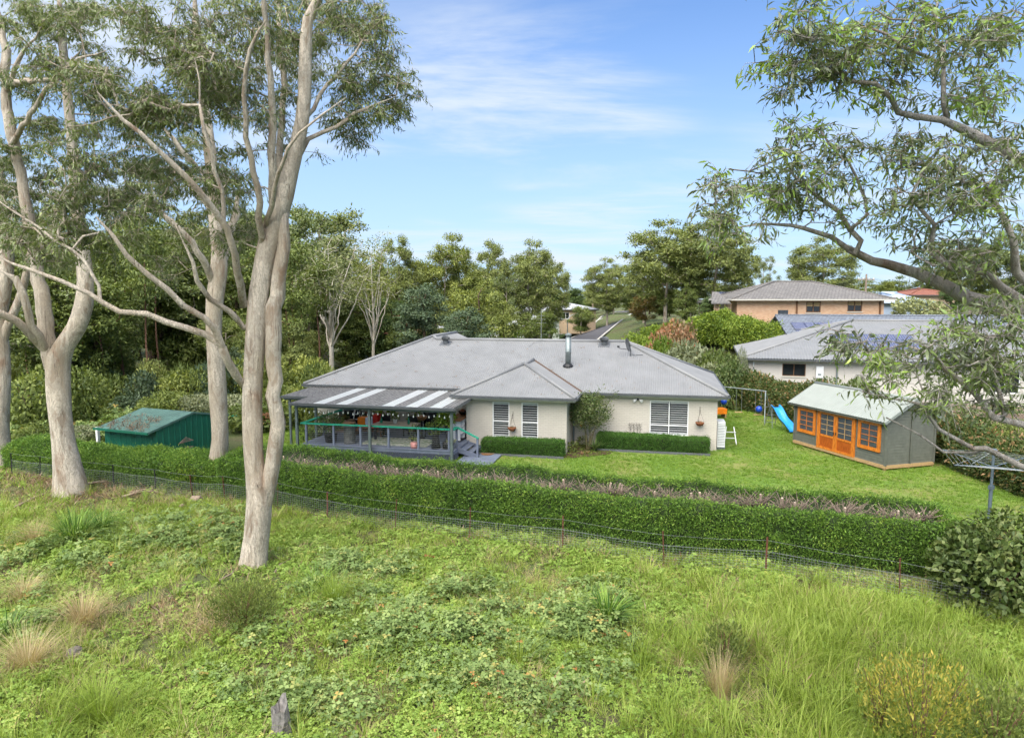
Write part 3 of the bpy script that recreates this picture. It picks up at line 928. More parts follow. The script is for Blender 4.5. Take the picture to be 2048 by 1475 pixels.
for nm, d in (('kerb', -3.25), ('kerb', 3.25)):
    strip(nm, offset(ROAD, d), 0.35, 0.17, M['concrete'], 'pale concrete kerb edging the street', 0.15)
strip('footpath', [tuple(G(a, b)[:2]) for a, b in ((1120, 671), (1175, 667), (1205, 667))], 1.6, 0.09, M['concrete'], 'pale concrete footpath across the verge')

# ------------------------------------------------------------------ clipped hedges
def sweep(name, path, prof, mat, step=0.3, jit=0.05, seed=1, attr=None, caps=True, drop=0.0):
    """profile (s, z) swept along a path of (x, y); s > 0 is the right-hand side of the way"""
    rngs = np.random.default_rng(seed)
    P = np.array(path, float); out = [P[0]]
    for a, b in zip(P[:-1], P[1:]):
        n = max(1, int(np.linalg.norm(b - a) / step))
        out += [a + (b - a) * (k + 1) / n for k in range(n)]
    P = np.array(out); T = unit(np.gradient(P, axis=0)); S = np.stack([T[:, 1], -T[:, 0]], 1)
    pr = np.array(prof, float); k = len(pr); m = len(P)
    V = np.zeros((m, k, 3))
    V[:, :, :2] = P[:, None] + S[:, None] * pr[None, :, 0:1]
    V[:, :, 2] = pr[None, :, 1] + hgt(P[:, 0], P[:, 1])[:, None]
    arc = np.arange(m) * step
    w = (np.sin(arc * 0.9 + seed) + np.sin(arc * 2.3 + 2 * seed) * 0.6)[:, None] * jit
    V[:, :, 2] += w * (pr[None, :, 1] > 0.15)
    if drop: V[:, :, 2] -= (drop * np.exp(-arc / 4.0))[:, None] * (pr[None, :, 1] > 0.9)
    V[:, :, :2] += S[:, None] * (rngs.normal(size=(m, k, 1)) * jit * 0.6)
    V[:, :, 2] += rngs.normal(size=(m, k)) * jit * 0.5 * (pr[None, :, 1] > 0.15)
    i = np.arange(m * k).reshape(m, k)
    F = np.stack([i[:-1, :-1], i[:-1, 1:], i[1:, 1:], i[1:, :-1]], -1).reshape(-1, 4)
    me_v = V.reshape(-1, 3)
    fl = [F]
    if caps:                       # close both ends down to a middle line
        for e, rev in ((0, 1), (m - 1, 0)):
            row = i[e]
            q = [(row[j], row[j + 1], row[k - 2 - j], row[k - 1 - j]) for j in range(k // 2 - 1)]
            q = np.array(q); fl.append(q[:, ::-1] if rev else q)
    me = np_mesh(name, me_v, np.concatenate(fl)[:, ::-1], mat, smooth=False)
    if attr is not None:
        a = me.attributes.new('leafy', 'FLOAT', 'POINT')
        a.data.foreach_set('value', np.tile(np.array(attr, np.float32), m))
    return me
rg = np.random.default_rng(21)
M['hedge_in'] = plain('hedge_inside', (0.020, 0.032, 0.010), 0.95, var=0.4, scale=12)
M['hedge_twigs'] = plain('twiggy_hedge_inside', (0.10, 0.075, 0.05), 0.95, var=0.5, scale=20)
hs = proto_col('hedge_sprig', [sprig_mesh('hedge_sprig', rg, 38, 0.20, L['hedge'], 0.32, 0.30) for _ in range(4)])
bs = proto_col('box_sprig', [sprig_mesh('box_sprig', rg, 26, 0.13, L['box'], 0.30, 0.6) for _ in range(3)])

HB = [(11.6, 17.15), (10.5, 17.4), (7.7, 18.25), (4.4, 19.15), (-1.3, 20.9), (-4.0, 21.8), (-8.0, 23.4), (-10.6, 24.5)]      # front foot line, right to left
def hedge_mid(w): return [(x + 0.27 * w / 2, y + 0.96 * w / 2) for x, y in HB]
W2 = 1.0
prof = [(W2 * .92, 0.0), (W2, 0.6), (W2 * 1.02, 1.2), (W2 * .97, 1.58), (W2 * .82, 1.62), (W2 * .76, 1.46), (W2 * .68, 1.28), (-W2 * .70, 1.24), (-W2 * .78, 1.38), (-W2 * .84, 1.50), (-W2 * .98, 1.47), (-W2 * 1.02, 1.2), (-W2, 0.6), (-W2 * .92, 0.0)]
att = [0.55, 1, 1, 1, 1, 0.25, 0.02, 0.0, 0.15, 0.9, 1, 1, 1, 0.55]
long_hedge = empty('clipped_hedge', (0, 0, 0), 0, 'long clipped cypress hedge with a hollow top of bare cut branches', 'hedge')
_hp = hedge_mid(2.0)
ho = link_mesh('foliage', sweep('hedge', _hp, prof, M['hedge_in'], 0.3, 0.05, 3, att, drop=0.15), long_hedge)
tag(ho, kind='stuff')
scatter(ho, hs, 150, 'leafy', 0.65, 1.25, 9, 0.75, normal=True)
# bare cut branches in the hollow
m, mc = MB(), MB()
P0 = np.array(_hp); seg = np.linalg.norm(np.diff(P0, axis=0), axis=1); cum = np.concatenate([[0], np.cumsum(seg)])
def along(s):
    i = min(np.searchsorted(cum, s, 'right') - 1, len(seg) - 1); q = (s - cum[i]) / seg[i]
    return P0[i] + (P0[i + 1] - P0[i]) * q
for s in np.arange(0.5, 21.5, 0.30):
    s = s + rg.normal() * 0.08
    b = along(s)
    b0 = Vector((b[0] + rg.normal() * 0.12, b[1] + rg.normal() * 0.22, 1.16))
    if rg.uniform() < 0.45:
        q = b0 + Vector((rg.normal() * 0.06, rg.normal() * 0.06, rg.uniform(0.28, 0.46)))
        m.tube([b0, q], [0.036, 0.030], 7); mc.tube([q, q + (q - b0).normalized() * 0.006], 0.028, 7)
    for _ in range(18):
        a = rg.uniform(0, 6.28); r = rg.uniform(0.15, 0.72)
        e = b0 + Vector((math.cos(a) * r, math.sin(a) * r * 0.9, rg.uniform(0.22, 0.48)))
        md = b0.lerp(e, 0.5) + Vector((rg.normal() * 0.05, rg.normal() * 0.05, 0.03))
        rr = rg.uniform(0.004, 0.011)
        m.tube([b0, md, e], [rr * 1.4, rr * 1.1, rr * 0.7], 4)
        if rr > 0.008: mc.tube([e, e + (e - md).normalized() * 0.006], rr * 0.72, 4)
tag(m.build('cut_branches', M['stick'], long_hedge, True), kind='stuff')
tag(mc.build('cut_ends', M['cutwood'], long_hedge), kind='stuff')

HL = [(-10.4, 26.0), (-14.0, 26.8), (-18.0, 28.1), (-21.5, 29.6)]
prof2 = [(0.85, 0), (0.9, 0.5), (0.86, 0.95), (0.55, 1.08), (0, 1.12), (0, 1.12), (-0.55, 1.08), (-0.86, 0.95), (-0.9, 0.5), (-0.85, 0)]
left_hedge = empty('clipped_hedge', (0, 0, 0), 0, 'shorter clipped hedge with a rounded green top before the green shed', 'hedge')
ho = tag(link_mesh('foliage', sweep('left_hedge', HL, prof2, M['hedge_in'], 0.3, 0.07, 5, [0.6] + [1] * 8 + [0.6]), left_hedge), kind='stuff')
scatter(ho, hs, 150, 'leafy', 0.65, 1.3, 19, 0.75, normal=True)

# ------------------------------------------------------------------ wire fence along the hedges
FPOST = [(2010, 1235, 1165), (1799, 1190, 1120), (1531, 1152, 1090), (1328, 1128, 1068), (1125, 1104, 1066), (939, 1080, 1040), (790, 1058, 1022), (655, 1036, 990), (555, 1015, 972), (450, 1000, 955), (386, 998, 958), (312, 985, 955), (228, 974, 935), (80, 955, 922), (24, 948, 912)]
fence = empty('wire_fence', (0, 0, 0), 0, 'low wire netting fence on rusty steel pickets along the hedge foot', 'fence')
tops = []
for (x, yb, yt) in FPOST:
    b = G(x, yb, 0); b.z = hz(b.x, b.y) - 0.05
    h = 1.0 if x > 700 else 0.9
    tp = b + Vector((rg.normal() * 0.04, rg.normal() * 0.03, h + 0.05))
    m = MB(); m.bar(b, tp, 0.045, 0.012); m.bar(b + Vector((0, 0.016, 0)), tp + Vector((0, 0.016, -0.01)), 0.010, 0.032)
    m.build('picket', M['rusty'] if x > 380 else M['black'], fence)
    tops.append((b, tp))
netm, wirem = MB(), MB()
for (b0, t0), (b1, t1) in zip(tops[:-1], tops[1:]):
    L_ = (b1 - b0).length
    n = int(L_ / 0.085)
    for hh, r in ((0.95, 0.004), (0.66, 0.005)):
        wirem.tube([b0 + Vector((0, -0.02, hh)), (b0 + b1) / 2 + Vector((0, -0.02, hh - 0.03)), b1 + Vector((0, -0.02, hh))], r, 4)
    for k in range(n):
        p = b0.lerp(b1, (k + 0.5) / n); g = hz(p.x, p.y)
        top = 0.66 - 0.03 * math.sin(math.pi * k / n)
        netm.bar((p.x, p.y - 0.02, g), (p.x + 0.01, p.y - 0.02, g + top), 0.0042)
    for hh in np.arange(0.03, 0.64, 0.07):
        netm.bar(b0 + Vector((0, -0.022, hh + 0.05)), b1 + Vector((0, -0.022, hh + 0.05)), 0.0042)
tag(netm.build('netting', M['wire'], fence), kind='stuff')
wirem.build('strand_wire', M['wire'], fence)
# ------------------------------------------------------------------ the grey-roofed house
def brickmat(name, c1, c2, mortar, sc=1.0, bump=0.4, axis='X'):
    t = NT(name)
    g = t.node('ShaderNodeTexCoord'); sp = t.node('ShaderNodeSeparateXYZ'); cb = t.node('ShaderNodeCombineXYZ')
    t.l.new(g.outputs['Object'], sp.inputs[0])
    t.l.new(t.math('ADD', sp.outputs[0], sp.outputs[1]), cb.inputs[0]); t.l.new(sp.outputs[2], cb.inputs[1])
    b = t.node('ShaderNodeTexBrick')
    t.l.new(cb.outputs[0], b.inputs['Vector'])
    t.set(b, Scale=1.0 / sc, Mortar_Size=0.012, Mortar_Smooth=0.3, Bias=0.0, Brick_Width=0.25, Row_Height=0.086)
    b.inputs['Color1'].default_value = (*c1, 1); b.inputs['Color2'].default_value = (*c2, 1); b.inputs['Mortar'].default_value = (*mortar, 1)
    f = t.noise(t.coord('Object'), 1.3, 5, 0.6)
    t.col(t.mix(b.outputs['Color'], tuple(x * 0.8 for x in c1), t.ramp(f, [(0.45, (0, 0, 0)), (0.8, (0.5, 0.5, 0.5))])))
    t.b.inputs['Roughness'].default_value = 0.85
    inv = t.math('SUBTRACT', 1.0, b.outputs['Fac'])
    t.bump(inv, bump, 0.012)
    return t.m
M['creambrick'] = brickmat('painted_brick', (0.53, 0.485, 0.41), (0.49, 0.445, 0.375), (0.43, 0.39, 0.33))
M['nbrick'] = brickmat('pale_painted_brick', (0.58, 0.535, 0.48), (0.54, 0.50, 0.445), (0.48, 0.44, 0.39))
M['redbrick'] = brickmat('orange_brick', (0.55, 0.29, 0.15), (0.66, 0.41, 0.24), (0.48, 0.38, 0.29), 1.0)

def corrugated(poly, eave, period=0.11, amp=0.011, seg=4):
    """ribbed sheet filling a flat polygon (3-D points); ribs run square to the eave direction"""
    P = [Vector(p) for p in poly]
    n = (P[1] - P[0]).cross(P[2] - P[1]).normalized()
    if n.z < 0: n = -n
    e = Vector(eave).normalized(); s = n.cross(e).normalized()
    o = P[0]
    q = [((p - o).dot(e), (p - o).dot(s)) for p in P]
    e0, e1 = min(a for a, b in q) - 0.1, max(a for a, b in q) + 0.1; s0, s1 = min(b for a, b in q) - 0.1, max(b for a, b in q) + 0.1
    m = int((e1 - e0) / (period / seg)) + 1
    bm = bmesh.new(); rows = []
    for sv in (s0, s1):
        r = []
        for k in range(m):
            x = e0 + k * period / seg
            r.append(bm.verts.new(o + e * x + s * sv + n * (amp * math.cos(2 * math.pi * k / seg))))
        rows.append(r)
    for k in range(m - 1):
        bm.faces.new((rows[0][k], rows[0][k + 1], rows[1][k + 1], rows[1][k]))
    cen = sum(P, Vector()) / len(P)
    for i in range(len(P)):
        a, b = P[i], P[(i + 1) % len(P)]
        pn = (b - a).cross(n).normalized()
        if (cen - a).dot(pn) > 0: pn = -pn
        bmesh.ops.bisect_plane(bm, geom=bm.verts[:] + bm.edges[:] + bm.faces[:], plane_co=a, plane_no=pn, clear_outer=True)
    me = bpy.data.meshes.new('sheet'); bm.normal_update(); bm.to_mesh(me); bm.free()
    return me
def roof_part(name, poly, eave, mat, parent, **kw):
    me = corrugated(poly, eave, **kw); me.materials.append(mat)
    return link_mesh(name, me, parent)

def wall_panels(m, a0, a1, z0, z1, fix, th, openings, axis='x'):
    """wall along x (or y) at fix..fix+th with rectangular openings (a0,a1,z0,z1)"""
    ca = sorted({a0, a1, *[q for o in openings for q in o[:2]]}); cz = sorted({z0, z1, *[q for o in openings for q in o[2:]]})
    for i in range(len(ca) - 1):
        for j in range(len(cz) - 1):
            mx, mz = (ca[i] + ca[i + 1]) / 2, (cz[j] + cz[j + 1]) / 2
            if any(o[0] < mx < o[1] and o[2] < mz < o[3] for o in openings): continue
            if axis == 'x': m.box(ca[i], ca[i + 1], fix, fix + th, cz[j], cz[j + 1])
            else: m.box(fix, fix + th, ca[i], ca[i + 1], cz[j], cz[j + 1])

def window(parent, x0, x1, z0, z1, y, mat, cols=1, split=None, slats=0, sill=True, fw=0.05, slatm=None, name='window'):
    """window set into a wall that faces -y; > frame, pane, shutter_slats, sill"""
    w = empty(name, (0, 0, 0)); w.parent = parent
    m = MB()
    for a, b, c, d in ((x0, x1, z0, z0 + fw), (x0, x1, z1 - fw, z1), (x0, x0 + fw, z0 + fw, z1 - fw), (x1 - fw, x1, z0 + fw, z1 - fw)):
        m.box(a, b, y + 0.03, y + 0.10, c, d)
    for k in range(1, cols):
        xm = x0 + (x1 - x0) * k / cols; m.box(xm - fw / 2, xm + fw / 2, y + 0.035, y + 0.095, z0 + fw, z1 - fw)
    if split: m.box(x0 + fw, x1 - fw, y + 0.028, y + 0.09, split - fw / 2, split + fw / 2)
    m.build('frame', mat, w)
    for k in range(cols):
        a = x0 + (x1 - x0) * k / cols; b = x0 + (x1 - x0) * (k + 1) / cols
        MB().box(a + fw / 2, b - fw / 2, y + (0.17 if slats else 0.07), y + 0.18, z0 + fw / 2, z1 - fw / 2).build('pane', M['glass'], w)
    if slats:
        m = MB()
        for k in range(cols):
            a = x0 + (x1 - x0) * k / cols + fw; b = x0 + (x1 - x0) * (k + 1) / cols - fw
            zs = np.linspace(z0 + fw + 0.10, z1 - fw - 0.10, slats)
            for z in zs:
                R = Matrix.Translation((0, y + 0.12, z)) @ Matrix.Rotation(math.radians(14), 4, 'X')
                m.box(a, b, -0.040, 0.040, -0.008, 0.008, R)
            m.box(a, b, y + 0.10, y + 0.14, z0 + fw, z0 + fw + 0.09); m.box(a, b, y + 0.10, y + 0.14, z1 - fw - 0.09, z1 - fw)
        tag(m.build('shutter_slats', slatm or M['slat'], w), kind='stuff')
    if sill: MB().box(x0 - 0.04, x1 + 0.04, y - 0.06, y + 0.03, z0 - 0.10, z0 - 0.004).build('sill', M['cream'], w)
    return w

HO, HA = (2.57, 31.65, 0.0), math.radians(-12.5)
house = empty('bungalow', HO, HA, 'cream brick bungalow with a wide grey corrugated hip roof', 'house')
ZE, TP = 2.72, 0.43
m = MB()
wall_panels(m, -4.9, 0.0, -0.1, 2.62, 0.0, 0.2, [(-3.6, -2.76, 0.64, 2.40), (-2.18, -1.36, 0.62, 2.40)])
m.box(-0.2, 0.0, 0.2, 2.2, -0.1, 2.62); m.box(-4.9, -4.7, 0.2, 2.4, -0.1, 2.62)
wall_panels(m, 0.0, 6.95, -0.1, 2.62, 2.2, 0.2, [(3.78, 5.62, 0.66, 2.38)])
m.box(6.75, 6.95, 2.4, 11.7, -0.1, 2.62)
wall_panels(m, -14.1, -4.9, -0.1, 2.62, 2.4, 0.2, [(-12.55, -11.65, 0.45, 2.30), (-8.05, -6.15, 0.62, 2.30)])
m.box(-14.1, -13.9, 2.6, 16.5, -0.1, 2.62); m.box(-14.1, 6.95, 11.5, 11.7, -0.1, 2.62)
m.build('wall', M['creambrick'], house)
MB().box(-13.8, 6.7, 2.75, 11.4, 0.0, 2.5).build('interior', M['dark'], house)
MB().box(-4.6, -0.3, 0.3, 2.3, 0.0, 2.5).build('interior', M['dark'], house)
for a, b, c, d in ((-3.6, -2.76, 0.64, 2.40), (-2.18, -1.36, 0.62, 2.40)):
    window(house, a, b, c, d, 0.0, M['white'], 1, c + 0.82, 14)
window(house, 3.78, 5.62, 0.66, 2.38, 2.2, M['white'], 2, 1.16, 14)
dr = window(house, -8.05, -6.15, 0.62, 2.30, 2.4, M['white'], 2, None, 0, name='sliding_door')
sd = window(house, -12.55, -11.65, 0.45, 2.30, 2.4, M['gutter'], 1, 1.3, 0, False, name='screen_door')
tag(sd, 'dark security screen door behind the deck')
# roof sheets
rf = empty('roof'); rf.parent = house
def rz_(v): return ZE + TP * (v - 1.9)
roof_part('roof_sheet', [(-14.6, 1.9, ZE), (7.4, 1.9, ZE), (2.28, 7.02, rz_(7.02)), (-9.48, 7.02, rz_(7.02))], (1, 0, 0), M['roof'], rf)
roof_part('roof_sheet', [(-9.48, 7.02, rz_(7.02)), (-8.72, 7.02, rz_(7.02)), (-9.1, 7.4, rz_(7.4))], (1, 0, 0), M['roof'], rf)
roof_part('roof_sheet', [(7.4, 1.9, ZE), (7.4, 12.14, ZE), (2.28, 7.02, rz_(7.02))], (0, 1, 0), M['roof'], rf)
roof_part('roof_sheet', [(7.4, 12.14, ZE), (-8.72, 12.14, ZE), (-8.72, 7.02, rz_(7.02)), (2.28, 7.02, rz_(7.02))], (1, 0, 0), M['roof'], rf)
roof_part('roof_sheet', [(-14.6, 1.9, ZE), (-9.1, 7.4, rz_(7.4)), (-9.1, 14, rz_(7.4)), (-14.6, 17.5, ZE)], (0, 1, 0), M['roof'], rf)
roof_part('roof_sheet', [(-9.1, 7.4, rz_(7.4)), (-8.72, 7.02, rz_(7.02)), (-4.0, 12.0, ZE + 0.1), (-9.1, 12.0, rz_(7.4))], (0, 1, 0), M['roof'], rf)
wz = ZE + TP * 2.975
roof_part('roof_sheet', [(-5.5, -0.45, ZE), (0.45, -0.45, ZE), (-2.525, 2.525, wz)], (1, 0, 0), M['roof'], rf)
roof_part('roof_sheet', [(0.45, -0.45, ZE), (0.45, 1.9, ZE), (-2.525, 4.875, wz), (-2.525, 2.525, wz)], (0, 1, 0), M['roof'], rf)
roof_part('roof_sheet', [(-5.5, -0.45, ZE), (-2.525, 2.525, wz), (-2.525, 4.875, wz), (-5.5, 1.9, ZE)], (0, 1, 0), M['roof'], rf)
for a, b in (((-14.6, 1.9, ZE), (-9.1, 7.4, rz_(7.4))), ((7.4, 1.9, ZE), (2.28, 7.02, rz_(7.02))), ((7.4, 12.14, ZE), (2.28, 7.02, rz_(7.02))), ((-8.72, 7.02, rz_(7.02)), (2.28, 7.02, rz_(7.02))), ((-9.1, 7.4, rz_(7.4)), (-8.72, 7.02, rz_(7.02))), ((-9.1, 7.4, rz_(7.4)), (-9.1, 12, rz_(7.4))),
             ((-5.5, -0.45, ZE), (-2.525, 2.525, wz)), ((0.45, -0.45, ZE), (-2.525, 2.525, wz)), ((-2.525, 2.525, wz), (-2.525, 4.875, wz))):
    a, b = Vector(a) + Vector((0, 0, 0.012)), Vector(b) + Vector((0, 0, 0.012))
    m = MB(); m.tube([a, b], [0.10, 0.10], 8)
    m.build('ridge_cap', M['roof'], rf, True)
for a, b in (((0.45, 1.9, ZE + 0.02), (-2.525, 4.875, wz + 0.02)), ((-5.5, 1.9, ZE + 0.02), (-2.525, 4.875, wz + 0.02))):
    MB().bar(a, b, 0.16, 0.03).build('valley_litter', M['debris'], rf)
# gutters, fascia and soffit
for a, b in (((-14.6, 1.9), (-5.5, 1.9)), ((0.45, 1.9), (7.4, 1.9)), ((7.4, 1.9), (7.4, 12.14)), ((-14.6, 17.5), (-14.6, 1.9)), ((-5.5, -0.45), (0.45, -0.45)), ((0.45, -0.45), (0.45, 1.9)), ((-5.5, 1.9), (-5.5, -0.45))):
    a, b = Vector((*a, ZE - 0.055)), Vector((*b, ZE - 0.055)); d = (b - a).normalized(); o = Vector((d.y, -d.x, 0))
    MB().bar(a + o * 0.05 - d * 0.06, b + o * 0.05 + d * 0.06, 0.11, 0.10).build('gutter', M['gutter'], rf)
    MB().bar(a - o * 0.025 + Vector((0, 0, -0.05)) + d * 0.02, b - o * 0.025 + Vector((0, 0, -0.05)) - d * 0.02, 0.03, 0.16).build('fascia', M['cream'], rf)
m = MB()
m.box(-5.45, 0.40, -0.40, 2.0, ZE - 0.16, ZE - 0.14); m.box(0.40, 7.35, 1.95, 2.45, ZE - 0.158, ZE - 0.138); m.box(-14.55, -5.45, 1.95, 2.65, ZE - 0.158, ZE - 0.138); m.box(6.9, 7.35, 2.45, 12.1, ZE - 0.16, ZE - 0.14); m.box(-14.55, -14.05, 2.65, 17, ZE - 0.16, ZE - 0.14)
m.build('soffit', M['cream'], rf)
# twigs and leaves lying on the sheets
_rl = proto_col('roof_twig', [sprig_mesh('roof_twig', np.random.default_rng(70 + k), 3, 0.16, L['litter'], 0.9, 0.16) for k in range(3)])
for poly in ([(-14.3, 2.0, ZE + 0.06), (7.1, 2.0, ZE + 0.06), (2.3, 6.9, rz_(6.9) + 0.02), (-9.4, 6.9, rz_(6.9) + 0.02)], [(-5.3, -0.4, ZE + 0.04), (0.3, -0.4, ZE + 0.04), (-2.5, 2.4, wz + 0.0)], [(-14.2, 1.93, ZE + 0.03), (-5.6, 1.93, ZE + 0.03), (-5.6, 2.05, ZE + 0.08), (-14.2, 2.05, ZE + 0.08)]):
    lo = tag(MB().poly(poly).build('leaf_litter', None, rf), kind='stuff')
    scatter(lo, _rl, 2.2 if poly[0][1] != 1.93 else 45, None, 0.4, 1.0, 4, 0.15, normal=True, keep=False)
# on the roof
def whirly(u, v, sc=1.0):
    z = ZE + TP * (v - 1.9)
    g = empty('roof_vent', (u, v, z)); g.parent = house
    MB().lathe([(0.15, -0.05), (0.15, 0.20)], (0, 0, 0), 14).build('collar', M['gutter'], g)
    MB().box(-0.32, 0.32, -0.3, 0.3, -0.02, 0.01, Matrix.Rotation(math.atan(TP), 4, 'X')).build('flashing', M['roof_dark'], g)
    m = MB()
    for k in range(18):
        a = 2 * math.pi * k / 18
        pts = [(0.14 * math.cos(a), 0.14 * math.sin(a), 0.18), (0.22 * math.cos(a + .3), 0.22 * math.sin(a + .3), 0.27), (0.22 * math.cos(a + .6), 0.22 * math.sin(a + .6), 0.37), (0.10 * math.cos(a + .9), 0.10 * math.sin(a + .9), 0.45)]
        m.tube(pts, [0.02, 0.03, 0.03, 0.02], 4)
    m.lathe([(0.12, 0.18), (0.18, 0.27), (0.18, 0.37), (0.10, 0.45), (0.02, 0.46)], (0, 0, 0), 12)
    m.build('spinning_head', M['gutter'], g)
whirly(-8.05, 6.55); whirly(1.15, 6.65)
fl = empty('flue', (-0.55, 4.35, rz_(4.35))); fl.parent = house
MB().lathe([(0.30, 0.0), (0.28, 0.05), (0.19, 0.14), (0.17, 0.15)], (0, 0, -0.04), 16).build('flashing', M['black'], fl)
MB().lathe([(0.15, 0.0), (0.15, 0.72), (0.156, 0.73), (0.156, 0.77), (0.15, 0.78), (0.15, 1.5)], (0, 0, 0), 16).build('pipe', M['galv'], fl, True)
MB().lathe([(0.11, 1.5), (0.11, 1.58), (0.17, 1.60), (0.17, 1.66), (0.02, 1.74)], (0, 0, 0), 16).build('cap', M['galv'], fl)
ds = empty('satellite_dish', (2.55, 5.45, rz_(5.45))); ds.parent = house
m = MB()
prof = [(0.02, 0.0)] + [(0.36 * k / 6, 0.10 * (k / 6) ** 2) for k in range(1, 7)]
Rm = Matrix.Translation((0.05, 0.0, 0.62)) @ Matrix.Rotation(math.radians(78), 4, 'Y') @ Matrix.Rotation(math.radians(-22), 4, 'X')
V, Fc = [], []
for r, z in prof:
    for k in range(20): V.append(Rm @ Vector((r * math.cos(k * math.pi / 10) * 1.05, r * math.sin(k * math.pi / 10), -z)))
for i in range(len(prof) - 1):
    for k in range(20): Fc.append((i * 20 + k, i * 20 + (k + 1) % 20, (i + 1) * 20 + (k + 1) % 20, (i + 1) * 20 + k))
Fc.append(tuple(range(20)))
m.add(V, Fc); m.build('dish', M['roof_dark'], ds, True)
m = MB(); m.tube([(0.1, 0, 0), (0.12, 0, 0.3), (0.02, 0, 0.60)], 0.028, 8); m.tube([(0.1, 0, 0.1), (0.75, 0.12, 0.42 * 0.12 + 0.02)], 0.014, 6); m.build('mount', M['gutter'], ds)
m = MB(); m.tube([(0.02, 0, 0.35), (-0.5, -0.1, 0.42), (-0.52, -0.1, 0.50)], 0.016, 6); m.box(-0.60, -0.48, -0.14, -0.06, 0.46, 0.56); m.build('feed_arm', M['black'], ds)
an = empty('aerial', (-2.45, 6.85, rz_(6.85))); an.parent = house
m = MB(); m.tube([(0, 0, 0), (0, 0, 1.9)], 0.016, 6)
for k, z in enumerate((1.1, 1.3, 1.5, 1.7)): m.tube([(-0.28 + 0.04 * k, 0, z), (0.28 - 0.04 * k, 0, z)], 0.008, 4)
m.tube([(0, 0, 0.05), (-0.4, -0.2, 0.0), (-0.7, -0.8, -0.30)], 0.008, 4)
m.build('mast', M['wire'], an)
# downpipe, meter bits, security light
MB().tube([(0.06, 2.12, 0.02), (0.06, 2.12, 2.3), (0.3, 2.0, 2.56)], 0.045, 8).build('downpipe', M['galv'], house)
sl = empty('security_light', (3.2, 2.2, 2.40)); sl.parent = house
MB().box(-0.05, 0.05, -0.06, 0, -0.04, 0.06).build('base', M['black'], sl)
for s in (-1, 1):
    MB().tube([(0.05 * s, -0.06, 0.0), (0.12 * s, -0.12, -0.02), (0.2 * s, -0.2, -0.06)], [0.02, 0.05, 0.075], 10).build('lamp_head', M['white'], sl)

# ------------------------------------------------------------------ deck with its roof
M['latt'] = plain('lattice_paint', (0.055, 0.065, 0.09), 0.6)
dk = empty('timber_deck', HO, HA, 'blue grey timber deck with lattice skirt and green handrail', 'deck')
DZ = 0.47
U0, U1, V0 = -12.3, -4.75, -2.5
m = MB()
for k in range(36):
    v0 = V0 - 0.06 + k * 0.136
    if v0 + 0.13 > 2.38: break
    MB().box(U0, U1 + (0.0 if v0 < 0 else -0.17), v0, v0 + 0.13, DZ - 0.03, DZ).build('deck_board', M['deck'], dk)
MB().box(U0, U1 - 0.02, V0 - 0.02, V0 + 0.02, DZ - 0.17, DZ - 0.034).build('edge_board', M['deck'], dk)
MB().box(U1 - 0.04, U1, V0 + 0.03, -0.04, DZ - 0.17, DZ - 0.034).build('edge_board', M['deck'], dk)
def lattice(a, b, z0, z1, ny):
    """diagonal lattice between two ground points"""
    a, b = Vector(a), Vector(b); d = (b - a); Ln = d.length; d /= Ln; h = z1 - z0
    m = MB()
    for sgn, off in ((1, 0.0), (-1, 0.012)):
        x = -h
        while x < Ln + h:
            p0, p1 = (x, z0), (x + sgn * h, z1)
            def clip(p, q):
                (x0, y0), (x1, y1) = p, q
                if x0 < 0: t_ = (0 - x0) / (x1 - x0 + 1e-9); x0, y0 = 0, y0 + (y1 - y0) * t_
                if x0 > Ln: t_ = (Ln - x0) / (x1 - x0 + 1e-9); x0, y0 = Ln, y0 + (y1 - y0) * t_
                return (x0, y0)
            inn = [0 <= q[0] <= Ln for q in (p0, p1)]
            if any(inn):
                q0 = clip(p0, p1) if not inn[0] else p0; q1 = clip(p1, p0) if not inn[1] else p1
                A = a + d * q0[0]; B = a + d * q1[0]
                m.bar((A.x + ny[0] * off, A.y + ny[1] * off, q0[1]), (B.x + ny[0] * off, B.y + ny[1] * off, q1[1]), 0.03, 0.008, up=(ny[0], ny[1], 0.0))
            x += 0.085
    return m
o = lattice((U0, V0 - 0.04, 0), (U1, V0 - 0.04, 0), 0.0, DZ - 0.17, (0, 1)).build('lattice', M['latt'], dk); tag(o, kind='stuff')
o = lattice((U1 + 0.02, V0, 0), (U1 + 0.02, -1.9, 0), 0.0, DZ - 0.17, (-1, 0)).build('lattice', M['latt'], dk); tag(o, kind='stuff')
MB().box(U0 + 0.05, U1 - 0.08, V0 + 0.10, V0 + 0.14, 0.0, DZ - 0.18).build('underdeck_shade', M['dark'], dk)  # added dark board: shade under the deck painted as a sheet
MB().box(U1 - 0.10, U1 - 0.06, V0 + 0.15, -0.05, 0.0, DZ - 0.18).build('underdeck_shade', M['dark'], dk)
for u in (-11.9, -10.1, -8.1, -6.3, -4.95): MB().box(u - 0.05, u + 0.05, V0 - 0.01, V0 + 0.08, 0, DZ - 0.175).build('stump', M['greypaint'], dk)
